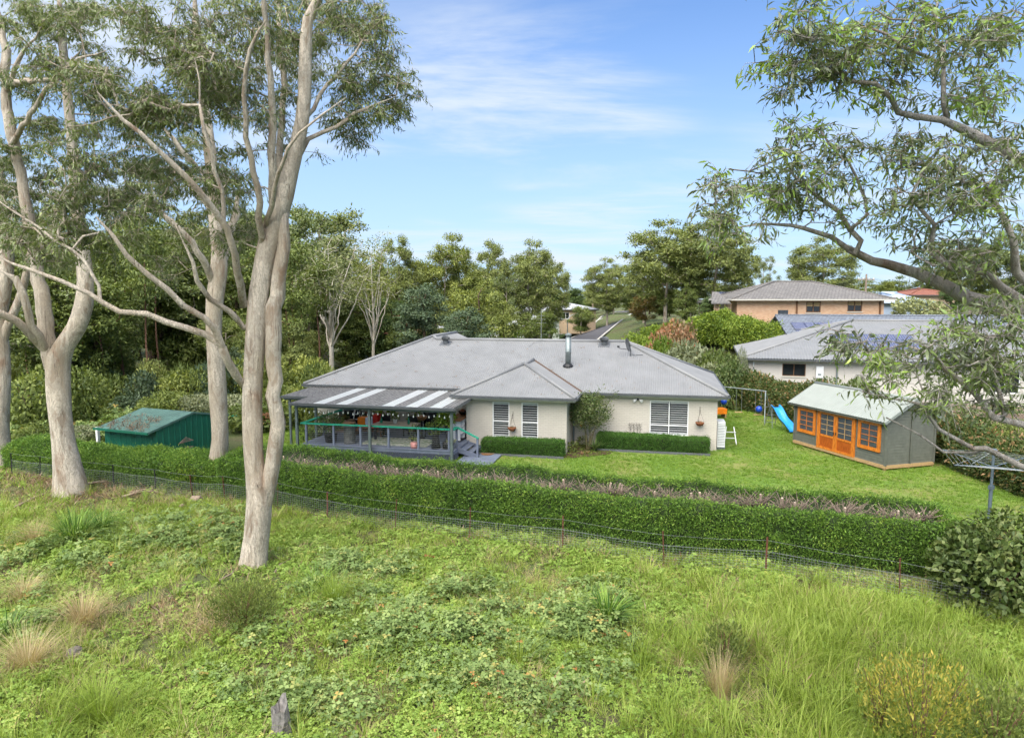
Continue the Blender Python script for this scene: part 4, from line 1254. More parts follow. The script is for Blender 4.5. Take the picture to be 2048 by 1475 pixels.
# railing
RH = 1.42
for u in (-12.07, -10.66, -9.3, -7.91, -6.46, -5.0):
    MB().box(u - 0.045, u + 0.045, V0 + 0.0, V0 + 0.09, DZ, RH).build('rail_post', M['deck'], dk)
for u, v in ((-4.80, -1.95), (-12.25, -0.4), (-12.25, 1.4)): MB().box(u - 0.045, u + 0.045, v - 0.045, v + 0.045, DZ, RH).build('rail_post', M['deck'], dk)
MB().box(-12.35, -4.72, V0 - 0.05, V0 + 0.13, RH, RH + 0.05).build('handrail', M['rail'], dk)
MB().box(-4.90, -4.70, V0 + 0.135, -1.85, RH, RH + 0.05).build('handrail', M['rail'], dk)
MB().box(-12.35, -12.15, V0 + 0.135, 1.5, RH, RH + 0.05).build('handrail', M['rail'], dk)
for k in range(9):
    z = DZ + 0.09 + k * 0.098
    MB().tube([(-12.07, V0 + 0.045, z), (-4.8, V0 + 0.045, z)], 0.006, 4).build('cable', M['wire'], dk)
    MB().tube([(-4.80, V0 + 0.045, z), (-4.80, -1.95, z)], 0.006, 4).build('cable', M['wire'], dk)
# steps to the lawn
for k in range(3):
    z = DZ - 0.13 * (k + 1) + 0.02
    MB().box(-4.74 + 0.28 * k, -4.42 + 0.28 * k, -1.80, -0.35, z - 0.04, z).build('step', M['deck'], dk)
for v in (-1.86, -0.30):
    MB().bar((-4.75, v, DZ - 0.10), (-3.78, v, 0.10), 0.05, 0.22).build('stringer', M['deck'], dk)
MB().box(-3.86, -3.77, -1.98, -1.89, 0.05, 0.98).build('rail_post', M['deck'], dk)
MB().bar((-4.78, -1.94, RH + 0.03), (-3.76, -1.94, 0.98), 0.14, 0.05).build('handrail', M['rail'], dk)
for k in range(13):
    MB().box(-4.5 + k * 0.125, -4.5 + k * 0.125 + 0.119, -3.25, -0.15, 0.04, 0.10).build('landing_board', M['deck'], dk)

pr = empty('patio_roof', HO, HA, 'dark steel patio roof with white translucent strips on grey posts', 'patio roof')
t = NT('milky_polycarbonate'); t.col((0.74, 0.75, 0.74)); t.b.inputs['Roughness'].default_value = 0.35
tr = t.node('ShaderNodeBsdfTranslucent'); tr.inputs[0].default_value = (0.75, 0.77, 0.75, 1); ms = t.node('ShaderNodeMixShader'); ms.inputs[0].default_value = 0.45
t.l.new(t.b.outputs[0], ms.inputs[1]); t.l.new(tr.outputs[0], ms.inputs[2]); t.l.new(ms.outputs[0], t.out.inputs['Surface'])
M['poly'] = t.m
M['patio'] = plain('dusty_patio_steel', (0.15, 0.145, 0.135), 0.6, var=0.4, scale=5)
def ribbed(x0, x1, y0, y1, z0, z1, mat, parent, rib=0.19):
    m = MB(); n = max(1, round((x1 - x0) / rib)); w = (x1 - x0) / n
    xs_, zs_ = [], []
    for k in range(n):
        a = x0 + k * w
        xs_ += [a, a + 0.022, a + 0.040, a + 0.062]; zs_ += [0, 0.034, 0.034, 0]
    xs_.append(x1); zs_.append(0)
    V = [(x, y0, z0 + z) for x, z in zip(xs_, zs_)] + [(x, y1, z1 + z) for x, z in zip(xs_, zs_)]
    k = len(xs_)
    m.add(V, [(i, i + 1, i + 1 + k, i + k) for i in range(k - 1)])
    return m.build('roof_sheet', mat, parent)
seq = 'DDWDWDDDWDWDWD'
ux = np.linspace(-12.55, -4.62, len(seq) + 1)
for k, ch in enumerate(seq):
    ribbed(ux[k], ux[k + 1] - 0.004, -2.95, 1.93, 2.46, 2.58, M['poly'] if ch == 'W' else M['patio'], pr)
for k in range(3):
    ribbed(-14.1 + k * 0.51, -14.1 + (k + 1) * 0.51 - 0.004, -1.05, 1.93, 2.49, 2.57, M['patio'], pr)
MB().box(-12.62, -4.55, -3.06, -2.955, 2.38, 2.49).build('gutter', M['gutter'], pr)
MB().box(-14.15, -12.63, -1.16, -1.055, 2.40, 2.51).build('gutter', M['gutter'], pr)
MB().bar((-4.58, -2.95, 2.47), (-4.58, 1.9, 2.585), 0.06, 0.16).build('side_beam', M['patio'], pr)
MB().box(-12.5, -4.65, -2.72, -2.62, 2.24, 2.40).build('beam', M['post'], pr)
for v in (-1.2, 0.3): MB().box(-12.5, -4.65, v - 0.04, v + 0.04, 2.38, 2.45).build('purlin', M['post'], pr)
for u in (-12.42, -8.74, -4.8): MB().box(u - 0.055, u + 0.055, -2.73, -2.62, -0.05, 2.40).build('post', M['post'], pr)
for u, v in ((-13.8, -0.9), (-12.4, -0.9), (-12.4, 1.8)): MB().box(u - 0.05, u + 0.05, v - 0.05, v + 0.05, -0.05, 2.44).build('post', M['post'], pr)
MB().box(-14.1, -12.5, -1.0, -0.90, 2.30, 2.41).build('beam', M['post'], pr)

# ------------------------------------------------------------------ things on the deck and round the house (local u, v of the house)
HM = Matrix.Translation(HO) @ Matrix.Rotation(HA, 4, 'Z')
def at(u, v, z=0.0): return HM @ Vector((u, v, z))
def thing(name, u, v, z, label, cat, group=None, rz=0.0): return empty(name, at(u, v, z), HA + rz, label, cat, group)
def pot(parent, prof, mat, name='pot'): return MB().lathe(prof, (0, 0, 0), 16).build(name, mat, parent, True)
rg = np.random.default_rng(77)
def leafy(parent, n, c, rad, leaf, mat, flat=0.8, wr=0.4, droop=0.0, name='foliage'):
    P = unit(rg.normal(size=(n, 3))) * (rg.uniform(0.3, 1, (n, 1)) ** 0.6) * np.array([rad, rad, rad * flat]) + np.array(c)
    D = (P - np.array(c)) / rad + rg.normal(size=(n, 3)) * 0.5; D[:, 2] -= droop
    ln = leaf * rg.uniform(0.6, 1.3, n)
    V, F = leaves(P, D, ln, ln * wr, rg, 0.2)
    return link_mesh(name, np_mesh(name, V, F, mat, rg.uniform(0, 1, n)), parent)
def stems(parent, pts, r, mat, name='stem'):
    m = MB()
    for p in pts: m.tube(p, [r * (1 - 0.6 * k / (len(p) - 1)) for k in range(len(p))], 5)
    return m.build(name, mat, parent, True)

# outdoor table with bottles and a plant
tb = thing('outdoor_table', -8.3, -0.5, DZ, 'pale topped outdoor dining table in the middle of the deck', 'table')
for k in range(6): MB().box(-1.1, 1.1, -0.5 + k * 0.168, -0.5 + k * 0.168 + 0.162, 0.72, 0.76).build('plank', plain('table_top', (0.36, 0.31, 0.24), 0.6), tb)
for x in (-0.95, 0.95):
    for y in (-0.4, 0.4): MB().box(x - 0.05, x + 0.05, y - 0.05, y + 0.05, 0, 0.72).build('leg', M['black'], tb)
M['bottle'] = plain('green_bottle', (0.03, 0.22, 0.13), 0.2)
for du, lab in ((-0.8, 'green bottle vase standing nearer the ladder end of the table'), (0.62, 'green bottle vase standing nearer the glass door end of the table')):
    b = tag(MB().lathe([(0.06, 0), (0.065, 0.14), (0.03, 0.22), (0.022, 0.30), (0.028, 0.32)], (0, 0, 0), 12).build('bottle_vase', M['bottle'], None, True), lab, 'vase')
    b.location = at(-8.3 + du, -0.5, DZ + 0.762); 
pp = thing('potted_plant', -8.4, -0.45, DZ + 0.762, 'small potted plant between the two green vases on the table', 'plant')
pot(pp, [(0.08, 0), (0.11, 0.18), (0.12, 0.2)], M['white']); leafy(pp, 120, (0, 0, 0.34), 0.18, 0.13, L['mid'])
for x, lab in ((-9.35, 'dark wicker chair at the ladder end of the deck table'), (-6.85, 'dark wicker chair beside the glass door'), (-7.9, 'dark wicker chair on the house side of the deck table')):
    ch = thing('wicker_chair', x, 0.25 if x != -6.85 else 0.5, DZ, lab, 'chair', None, rg.uniform(-0.4, 0.4))
    MB().box(-0.28, 0.28, -0.26, 0.26, 0.34, 0.44).build('seat', M['black'], ch); MB().box(-0.28, 0.28, 0.22, 0.29, 0.445, 0.98).build('backrest', M['black'], ch)
    for sx in (-1, 1):
        MB().box(sx * 0.28 - 0.03, sx * 0.28 + 0.03, -0.24, 0.21, 0.445, 0.66).build('armrest', M['black'], ch)
        for sy in (-0.22, 0.22): MB().box(sx * 0.24 - 0.025, sx * 0.24 + 0.025, sy - 0.025, sy + 0.025, 0, 0.34).build('leg', M['black'], ch)
# toy trolley
tt = thing('toy_trolley', -10.1, 0.1, DZ + 0.35, 'orange and red toy shopping trolley with a white panel', 'toy')
MB().box(-0.45, -0.05, -0.2, 0.2, 0.12, 0.55).build('tub', M['orange'], tt); MB().box(-0.03, 0.35, -0.22, 0.18, 0.2, 0.56).build('panel', plain('pale_panel', (0.55, 0.58, 0.66), 0.5), tt)
MB().box(0.37, 0.62, -0.2, 0.25, 0.1, 0.72).build('seat', M['red'], tt); MB().box(-0.45, 0.62, -0.24, 0.24, 0.04, 0.10).build('tray', M['red'], tt)
for x in (-0.35, 0.45):
    for y in (-0.2, 0.2): MB().tube([(x, y - 0.02, 0.0), (x, y + 0.02, 0.0)], 0.06, 10).build('wheel', M['black'], tt)
bx = thing('low_bench', -10.0, 0.1, DZ, 'dark low bench carrying the toy trolley', 'bench')
MB().box(-0.8, 0.8, -0.3, 0.3, 0.24, 0.29).build('seat', M['brownwood'], bx)
for x in (-0.7, 0.7): MB().box(x - 0.04, x + 0.04, -0.25, 0.25, 0, 0.24).build('leg', M['brownwood'], bx)
gl = thing('broad_leaf_plant', -9.5, 0.9, DZ, 'tall broad-leaved lime green pot plant by the middle post', 'plant')
pot(gl, [(0.15, 0), (0.2, 0.32), (0.21, 0.34)], M['greypaint']); leafy(gl, 26, (0, 0, 1.15), 0.34, 0.45, L['bright'], 1.1, 0.55); stems(gl, [[(0, 0, 0.3), (0.05, 0, 0.7), (0.1, 0, 1.1)], [(0, 0, 0.3), (-0.08, 0, 0.8), (-0.15, 0.05, 1.2)]], 0.03, M['brownbark'])
gl = thing('broad_leaf_plant', -8.15, 1.5, DZ, 'arching lime green pot plant behind the deck table', 'plant')
pot(gl, [(0.15, 0), (0.2, 0.3), (0.21, 0.32)], M['terracotta']); leafy(gl, 60, (0, 0, 0.7), 0.4, 0.35, L['bright'], 0.9, 0.25)
fp = thing('fabric_hanging', -8.0, 2.2, DZ + 0.85, 'pale cloth hanging on the wall behind the deck table', 'hanging')
m = MB(); m.lathe([(0.10, 0), (0.12, 0.3), (0.10, 0.7), (0.12, 0.82), (0.05, 0.85)], (0, 0, 0), 9); m.build('cloth', M['white'], fp, True)
rk = thing('hanging_rack', -8.6, 2.26, 2.02, 'dark wall rack hung under the patio roof', 'rack')
MB().box(-0.65, 0.65, -0.12, 0.12, 0.0, 0.03).build('shelf', M['gutter'], rk); MB().box(-0.65, 0.65, 0.09, 0.13, 0.032, 0.14).build('backboard', M['gutter'], rk)
ps = thing('plant_stand', -10.9, 1.7, DZ, 'tiered black plant stand crowded with small pots', 'plant stand')
for z in (0.35, 0.75, 1.15): MB().box(-0.4, 0.4, -0.16, 0.16, z, z + 0.03).build('shelf', M['black'], ps)
for x in (-0.37, 0.37):
    for y in (-0.13, 0.13): MB().box(x - 0.015, x + 0.015, y - 0.015, y + 0.015, 0, 1.4).build('upright', M['black'], ps)
k = 0
for z in (0.38, 0.78, 1.18):
    for x in (-0.25, 0.02, 0.26):
        k += 1
        q = empty('pot_plant', at(-10.9 + x, 1.68, DZ + z + 0.001), HA, ['lowest', 'middle', 'topmost'][int((z - 0.3) / 0.4)] + ' shelf of the black stand: small pot plant, ' + {-0.25: 'ladder side', 0.02: 'centre', 0.26: 'table side'}[x], 'plant', 'pots on the plant stand')
        pot(q, [(0.06, 0), (0.08, 0.13), (0.085, 0.14)], [M['white'], M['greypaint'], M['terracotta']][k % 3]); leafy(q, 50, (0, 0, 0.22), 0.13, 0.10, [L['mid'], L['dark'], L['silver']][k % 3])
ld = thing('ladder', -11.35, 1.75, DZ, 'white step ladder leaning beside the screen door', 'ladder')
for x in (-0.2, 0.2): MB().bar((x * 1.15, -0.4, 0), (x, 0.3, 1.75), 0.04, 0.06).build('stile', M['white'], ld)
for k in range(6): MB().bar((-0.2, -0.4 + 0.7 * (k + 1) / 7, 1.75 * (k + 1) / 7), (0.2, -0.4 + 0.7 * (k + 1) / 7, 1.75 * (k + 1) / 7), 0.05, 0.03).build('rung', M['white'], ld)
# bar counter at the wing end
br = thing('bar_counter', -5.35, 0.6, DZ, 'timber topped outdoor bar with white shelves against the wing', 'bar')
MB().box(-0.30, 0.34, -1.3, 1.2, 1.02, 1.09).build('counter_top', plain('bar_top', (0.22, 0.10, 0.04), 0.5, var=0.25), br)
MB().box(-0.2, 0.3, -1.15, 1.1, 0.0, 0.06).build('plinth', M['black'], br)
for y in (-1.15, -0.4, 0.35, 1.08): MB().box(-0.2, 0.3, y - 0.02, y + 0.02, 0.065, 1.015).build('partition', M['white'], br)
for z in (0.35, 0.68): MB().box(-0.2, 0.3, -1.12, 1.05, z, z + 0.025).build('shelf', M['white'], br)
fb = thing('fruit_bowl', -5.35, 0.9, DZ + 1.092, 'dark bowl of brown things on the bar top', 'bowl')
MB().lathe([(0.10, 0), (0.22, 0.12), (0.24, 0.16), (0.2, 0.13), (0.02, 0.04)], (0, 0, 0), 16).build('bowl', M['black'], fb, True); MB().lathe([(0.16, 0.10), (0.14, 0.2), (0.06, 0.26), (0.01, 0.27)], (0, 0, 0), 9).build('contents', M['terracotta'], fb)
wb = thing('wicker_basket', -7.15, -0.1, DZ + 0.9, 'round cane basket on a dark stand before the glass door', 'basket')
MB().lathe([(0.16, 0), (0.26, 0.16), (0.27, 0.2), (0.23, 0.17), (0.02, 0.05)], (0, 0, 0), 16).build('basket', M['brownwood'], wb, True)
MB().lathe([(0.18, -0.9), (0.05, -0.8), (0.05, -0.02)], (0, 0, 0), 10).build('stand', M['black'], wb)
# planters
def planter(name, u, v, z, label, prof, mat, plants, cat='plant'):
    q = thing(name, u, v, z, label, cat); pot(q, prof, mat)
    for n, c, r, lf, lm, kw in plants: leafy(q, n, c, r, lf, lm, **kw)
    return q
planter('bushy_planter', -11.1, -1.9, DZ, 'dark bushy pot plant rising over the handrail by the corner post', [(0.25, 0), (0.32, 0.4), (0.34, 0.42)], M['black'], [(700, (0, 0, 0.95), 0.62, 0.13, L['dark'], {}), ])
dr_ = thing('drum_heater', -10.1, -1.95, DZ, 'tall weathered grey drum standing behind the deck rail', 'drum')
MB().lathe([(0.27, 0), (0.28, 0.1), (0.26, 0.12), (0.28, 0.3), (0.26, 0.32), (0.28, 0.5), (0.26, 0.52), (0.28, 0.7), (0.27, 0.95)], (0, 0, 0), 18).build('drum', M['greypaint'], dr_); MB().lathe([(0.30, 0.951), (0.30, 1.0), (0.1, 1.03)], (0, 0, 0), 18).build('lid', M['brownwood'], dr_)
planter('pink_pot_plant', -6.75, -2.25, DZ, 'small shrub in a pink pot at the deck edge', [(0.15, 0), (0.17, 0.1), (0.17, 0.26), (0.15, 0.27)], M['pink'], [(160, (0, 0, 0.72), 0.24, 0.10, L['mid'], {'flat': 1.6})])
planter('black_pot_shrub', -5.75, -2.1, DZ, 'loose shrub in a tall tapered black pot behind the rail', [(0.22, 0), (0.17, 0.35), (0.14, 0.6), (0.15, 0.62)], M['black'], [(420, (0, 0, 0.98), 0.46, 0.11, L['mid'], {'flat': 0.8})])
q = planter('lemon_tree', -5.25, -2.05, DZ, 'small yellow-green citrus tree in a black pot beside the end post', [(0.2, 0), (0.18, 0.2), (0.19, 0.3)], M['black'], [(650, (0, 0, 1.42), 0.45, 0.13, L['bright'], {'flat': 0.85, 'wr': 0.5})])
stems(q, [[(0, 0, 0.25), (0.03, 0, 0.8), (0, 0.02, 1.4)], [(0.02, 0, 0.8), (0.2, 0, 1.2)], [(0.02, 0, 0.85), (-0.2, 0.05, 1.25)]], 0.025, M['brownbark'])
ur = planter('urn_planter', -4.98, -2.25, DZ, 'pale footed urn of succulents on the deck corner', [(0.12, 0), (0.05, 0.06), (0.05, 0.16), (0.17, 0.26), (0.2, 0.34), (0.19, 0.35)], M['greypaint'], [(90, (0, 0, 0.38), 0.2, 0.12, L['silver'], {'flat': 0.5})])
pl = planter('raised_planter', -12.9, 0.2, 0.0, 'climber growing up the far corner post of the deck', [(0.3, 0), (0.34, 0.4), (0.35, 0.42)], M['greypaint'], [(900, (0.1, -0.6, 1.0), 0.55, 0.12, L['mid'], {'flat': 1.5}), (300, (-0.2, -1.0, 0.6), 0.4, 0.12, L['dark'], {'flat': 1.1})])
gb = thing('garden_box', -11.9, 1.0, DZ, 'low planter box with reddish plants at the far deck end', 'planter box')
MB().box(-0.9, 0.5, -0.5, 0.4, 0, 0.55).build('box', plain('tan_box', (0.22, 0.15, 0.10), 0.8), gb); leafy(gb, 200, (-0.2, 0, 0.66), 0.45, 0.14, L['autumn'], 0.35)
rug = empty('outdoor_rug', at(-7.9, -1.15, DZ + 0.004), HA, 'pale green and cream patterned rug on the deck floor', 'rug')
t = NT('leafy_rug'); n_ = t.noise(t.coord('Object', (1, 2.2, 1), (0, 0, 0.7)), 2.6, 2, 0.4, 1.2)
t.col(t.ramp(n_, [(0.40, (0.10, 0.17, 0.09)), (0.47, (0.52, 0.52, 0.42)), (0.56, (0.55, 0.54, 0.45)), (0.62, (0.22, 0.27, 0.15))])); t.b.inputs['Roughness'].default_value = 0.95
MB().box(-1.65, 1.65, -0.85, 0.85, 0, 0.012).build('rug', t.m, rug)
dm = tag(MB().lathe([(0.42, 0), (0.42, 0.02)], (0, 0, 0), 20).build('door_mat', M['coir']), 'brown coir half-moon mat at the foot of the deck steps', 'mat'); dm.location = at(-3.55, -1.05, 0.105); dm.scale = (0.75, 1, 1); dm.rotation_euler = (0, 0, HA)
# string lights
sg = empty('string_lights', HO, HA, 'festoon string of white bulbs looped under the patio roof', 'string lights')
for k in range(10):
    a, b = -12.2 + k * 0.74, -12.2 + (k + 1) * 0.74
    z0 = 2.16
    pts = [(a + (b - a) * t_ / 6, -2.55, z0 - 0.11 * math.sin(math.pi * t_ / 6)) for t_ in range(7)]
    MB().tube(pts, 0.006, 4).build('cable', M['black'], sg)
    for j in (1, 3, 5):
        p = pts[j]; MB().lathe([(0.012, 0), (0.016, -0.03), (0.034, -0.07), (0.030, -0.10), (0.008, -0.115)], p, 8).build('bulb', M['bulb'], sg, True)
# hanging baskets
def basket(u, v, z, label, drop=0.55):
    q = thing('hanging_basket', u, v, z, label, 'hanging basket')
    MB().lathe([(0.04, -0.16), (0.14, -0.12), (0.20, -0.02), (0.21, 0.02), (0.17, 0.0), (0.02, -0.06)], (0, 0, 0), 16).build('bowl', M['terracotta'], q, True)
    m = MB()
    for k in range(3): m.tube([(0.2 * math.cos(2.1 * k), 0.2 * math.sin(2.1 * k), 0.0), (0, 0, drop)], 0.006, 4)
    m.tube([(0, 0, drop), (0, 0.24, drop + 0.12)], 0.010, 4); m.tube([(0, 0.235, drop - 0.15), (0, 0.235, drop + 0.2)], 0.012, 4); m.build('hanger', M['black'], q)
    leafy(q, 30, (0, 0, 0.02), 0.15, 0.08, L['autumn'], 0.4)
basket(-2.58, -0.24, 1.20, 'rusty hanging basket on the wall between the two narrow shuttered windows')
basket(6.14, 1.96, 1.40, 'rusty hanging basket at the house corner beyond the wide window')
# wall art of wire trees
wa = thing('wall_art', 3.05, 2.16, 0.62, 'black wire tree sculpture on the brick wall', 'wall art')
m = MB()
for x in (-0.22, -0.05, 0.12, 0.26):
    m.tube([(x, 0, 0), (x + 0.03, 0, 0.3), (x - 0.02, 0, 0.62)], 0.010, 4)
    for k in range(5): m.tube([(x + 0.02, 0, 0.25 + 0.07 * k), (x + 0.10 * (-1) ** k, 0, 0.34 + 0.07 * k)], 0.006, 4)
m.build('wire_trees', M['black'], wa)
# air conditioner at the end wall
ac = thing('air_conditioner', 7.18, 2.95, 0.0, 'white outdoor air conditioner unit at the end wall of the house', 'air conditioner')
MB().box(-0.18, 0.18, -0.48, 0.48, 0.16, 1.38).build('case', M['white'], ac)
m = MB()
for k in range(14): m.box(-0.16, 0.16, -0.492, -0.484, 0.25 + k * 0.078, 0.27 + k * 0.078)
tag(m.build('grille', M['gutter'], ac), kind='stuff')
for y in (-0.38, 0.38): MB().box(-0.2, 0.2, y - 0.04, y + 0.04, 0.0, 0.155).build('foot', M['galv'], ac)
gs = thing('garden_screen', 7.75, 4.2, 0.0, 'white folding trestle leaning past the air conditioner', 'trestle')
for s in (-0.3, 0.3): MB().bar((s, -0.3, 0), (s * 0.6, 0.1, 0.85), 0.04, 0.03).build('leg', M['white'], gs)
for z in (0.3, 0.6): MB().bar((-0.28, -0.12 + z * 0.1, z), (0.28, -0.12 + z * 0.1, z), 0.04, 0.03).build('rung', M['white'], gs)
# garden bed, box hedges, small tree by the corner
bd = patch('garden_bed', [tuple(at(*p)[:2]) for p in ((-0.1, -0.9), (0.5, -0.8), (2.0, 0.3), (2.2, 2.3), (-0.1, 2.3))], 0.12, 0.05, M['soil'], label='red brown mulch bed in the corner of the house')
def box_hedge(u0, u1, v0, v1, h, label, seed):
    e = empty('box_hedge', (0, 0, 0), 0, label, 'hedge')
    pth = [tuple(at(u0, (v0 + v1) / 2)[:2]), tuple(at(u1, (v0 + v1) / 2)[:2])]
    w = (v1 - v0) / 2
    pr_ = [(w, 0), (w, h * 0.5), (w * .96, h * 0.93), (w * 0.6, h), (0, h), (0, h), (-w * 0.6, h), (-w * .96, h * 0.93), (-w, h * 0.5), (-w, 0)]
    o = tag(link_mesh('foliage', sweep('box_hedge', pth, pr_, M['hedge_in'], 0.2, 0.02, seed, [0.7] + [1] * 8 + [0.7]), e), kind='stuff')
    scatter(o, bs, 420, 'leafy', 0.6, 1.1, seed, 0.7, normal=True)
    MB().box(u0 - 0.1, u1 + 0.1, v0 - 0.16, v0 - 0.11, 0.0, 0.13, HM).build('edging', M['roof_dark'], e)
box_hedge(-3.85, -0.08, -0.98, -0.25, 0.72, 'clipped box hedge below the two narrow shuttered windows', 31)
box_hedge(1.35, 6.5, 1.1, 1.95, 0.74, 'clipped box hedge below the wide shuttered window', 32)
# ------------------------------------------------------------------ small tree and plants at the house corner
rg = np.random.default_rng(91)
ct = empty('corner_tree', at(0.85, 1.15, 0.04), HA, 'small multi-stemmed tree with pale tips at the house corner', 'tree')
sk = Skeleton(rg)
for p in ([(0, 0, -0.05, .05), (-0.05, 0, 0.5, .042), (-0.12, 0.05, 1.0, .035), (-0.25, 0, 1.5, .02)], [(0.08, 0.05, -0.05, .05), (0.2, 0.0, 0.5, .04), (0.35, 0, 1.0, .03), (0.6, 0.05, 1.5, .018)], [(0.05, 0.1, 0, .045), (0.12, 0.15, 0.6, .035), (0.1, 0.2, 1.2, .025), (0.12, 0.1, 1.8, .015)]):
    sk.limb(p, parent=False, step=0.2)
A = unit(rg.normal(size=(260, 3))) * (rg.uniform(0, 1, (260, 1)) ** 0.35) * np.array([1.05, 0.8, 0.85]) + np.array([0.12, 0.0, 1.85])
A = np.concatenate([A, np.array([[1.3 * q, 0.0, 2.3 + 0.3 * q + 0.1 * k] for q, k in ((0.9, 0), (1.0, 2), (-0.6, 3), (0.5, 5))])])
sk.ok[:sk.n] = sk.p[:sk.n, 2] > 0.8
sk.reach(A, 0.25, 0.15); sk.radii(0.004)
link_mesh('trunk', sk.mesh('corner_trunk', barkmat('young_bark', (0.16, 0.14, 0.07), (0.10, 0.09, 0.05), (0.05, 0.04, 0.03))), ct)
link_mesh('crown', gum_leaves('corner_crown', A, rg, 22, 0.13, 0.10, 0.45, leafmat('tipped_leaf', [(0.0, (0.045, 0.075, 0.018)), (0.55, (0.10, 0.145, 0.04)), (0.8, (0.22, 0.24, 0.10)), (1.0, (0.36, 0.34, 0.20))], 0.25), droop=0.0), ct)
sp = empty('spiky_plant', at(1.25, 0.75, 0.05), 0, 'dark strap-leaved plant under the small corner tree', 'plant')
link_mesh('leaves', tuft_mesh('spiky', rg, 60, 0.65, 0.15, 0.05, L['dark'], 1.0, 0.9, 4, 0.06), sp)
for du, dv, nm in ((0.25, 0.4, 'low shrub against the wall by the downpipe'), (0.55, 1.75, 'low shrub in the mulch behind the corner tree')):
    q = empty('low_shrub', at(du, dv, 0.04), 0, nm, 'shrub'); leafy(q, 160, (0, 0, 0.28), 0.26, 0.12, L['mid'])
for k, (du, dv) in enumerate(((0.75, -0.15), (0.95, 0.1))):
    q = empty('bromeliad', at(du, dv, 0.05), 0, ['pinkish rosette plant nearest the lawn in the mulch bed', 'pinkish rosette plant deeper in the mulch bed'][k], 'plant'); link_mesh('leaves', tuft_mesh('bromeliad', rg, 16, 0.18, 0.1, 0.035, L['coral'], 1.0, 0.6, 3, 0.03), q)
pn = empty('wall_lamp', at(0.45, 2.17, 0.95), HA, 'orange glowless bottle ornament on the wall behind the small tree', 'ornament'); MB().lathe([(0.06, 0), (0.09, 0.1), (0.07, 0.2), (0.03, 0.24)], (0, 0, 0), 10).build('ornament', M['orange'], pn)

# ------------------------------------------------------------------ garden summer house
CF, CA = (14.23, 33.89, 0.0), math.radians(-73.3)
cb = empty('summer_house', CF, CA, 'grey weatherboard summer house with orange doors and windows', 'summer house')
M['board'] = plain('grey_green_board', (0.115, 0.120, 0.095), 0.65, var=0.15, scale=5)
t = NT('orange_stain'); f = t.noise(t.coord('Object', (6, 6, 1)), 5, 5, 0.6)
t.col(t.ramp(f, [(0.3, (0.33, 0.075, 0.008)), (0.55, (0.62, 0.19, 0.022)), (0.75, (0.74, 0.27, 0.04))])); t.b.inputs['Roughness'].default_value = 0.4
M['stain'] = t.m
t = NT('red_stain'); f = t.noise(t.coord('Object', (6, 6, 1)), 5, 5, 0.6)
t.col(t.ramp(f, [(0.3, (0.20, 0.035, 0.005)), (0.55, (0.40, 0.085, 0.010)), (0.75, (0.55, 0.15, 0.02))])); t.b.inputs['Roughness'].default_value = 0.4
M['stain2'] = t.m
CL, CD = 5.66, 2.62
OPF = [(0.30, 1.42, 0.80, 1.92), (1.68, 3.92, 0.20, 2.00), (4.20, 5.32, 0.80, 1.96)]
zz = 0.24; bh = 0.128
while zz < 2.12:
    cuts = [(0.0, CL)]
    for o in OPF:
        if o[2] - 0.02 < zz + bh / 2 < o[3] + 0.02:
            cuts = [c for a, b in cuts for c in ((a, min(b, o[0])), (max(a, o[1]), b)) if c[1] - c[0] > 0.01]
    for a, b in cuts:
        MB().poly([(a, 0.0, zz), (b, 0.0, zz), (b, 0.018, zz + bh - 0.004), (a, 0.018, zz + bh - 0.004)], 0.02, (0, -1, 0)).build('weatherboard', M['board'], cb)
    MB().poly([(0.02, CD, zz), (CL - 0.02, CD, zz), (CL - 0.02, CD, zz + bh - 0.004), (0.02, CD, zz + bh - 0.004)], 0.02, (0, -1, 0)).build('weatherboard', M['board'], cb)
    zz += bh
zz = 0.24
while zz < 2.98:
    if zz < 2.1: a, b = 0.03, CD - 0.03
    else:
        q = (2.98 - zz) / 0.88 * (CD / 2); a, b = CD / 2 - q + 0.03, CD / 2 + q - 0.03
    if b - a > 0.1:
        for x in (CL, 0.0):
            s = 1 if x else -1
            MB().poly([(x, a, zz), (x, b, zz), (x - 0.018 * s, b, zz + bh - 0.004), (x - 0.018 * s, a, zz + bh - 0.004)], 0.02, (s, 0, 0)).build('weatherboard', M['board'], cb)
    zz += bh
for x, y in ((0, 0), (CL, 0), (CL, CD), (0, CD)): MB().box(x - 0.045, x + 0.045, y - 0.045, y + 0.045, 0.22, 2.10).build('corner_board', M['board'], cb)
MB().box(CL + 0.025, CL + 0.055, CD / 2 - 0.03, CD / 2 + 0.03, 0.24, 2.9).build('cover_strip', M['board'], cb)
for y in (0.0, CD): MB().box(-0.03, CL + 0.03, y - 0.05, y + 0.04, 0.10, 0.235).build('bearer', M['timber'], cb)
for x in (0.0, CL): MB().box(x - 0.04, x + 0.05, 0.045, CD - 0.055, 0.10, 0.235).build('bearer', M['timber'], cb)
for x in (0.05, CL / 3, 2 * CL / 3, CL - 0.05):
    for y in (0.05, CD / 2, CD - 0.05): MB().box(x - 0.05, x + 0.05, y - 0.05, y + 0.05, -0.05, 0.10).build('stump', M['timber'], cb)
MB().box(0.1, CL - 0.1, 0.1, CD - 0.1, 0.236, 0.26).build('floor', M['brownwood'], cb)
MB().box(0.1, CL - 0.1, CD - 0.16, CD - 0.12, 0.27, 2.1).build('room_shade', M['dark'], cb)  # added dark sheet: the dim inside is put into its colour
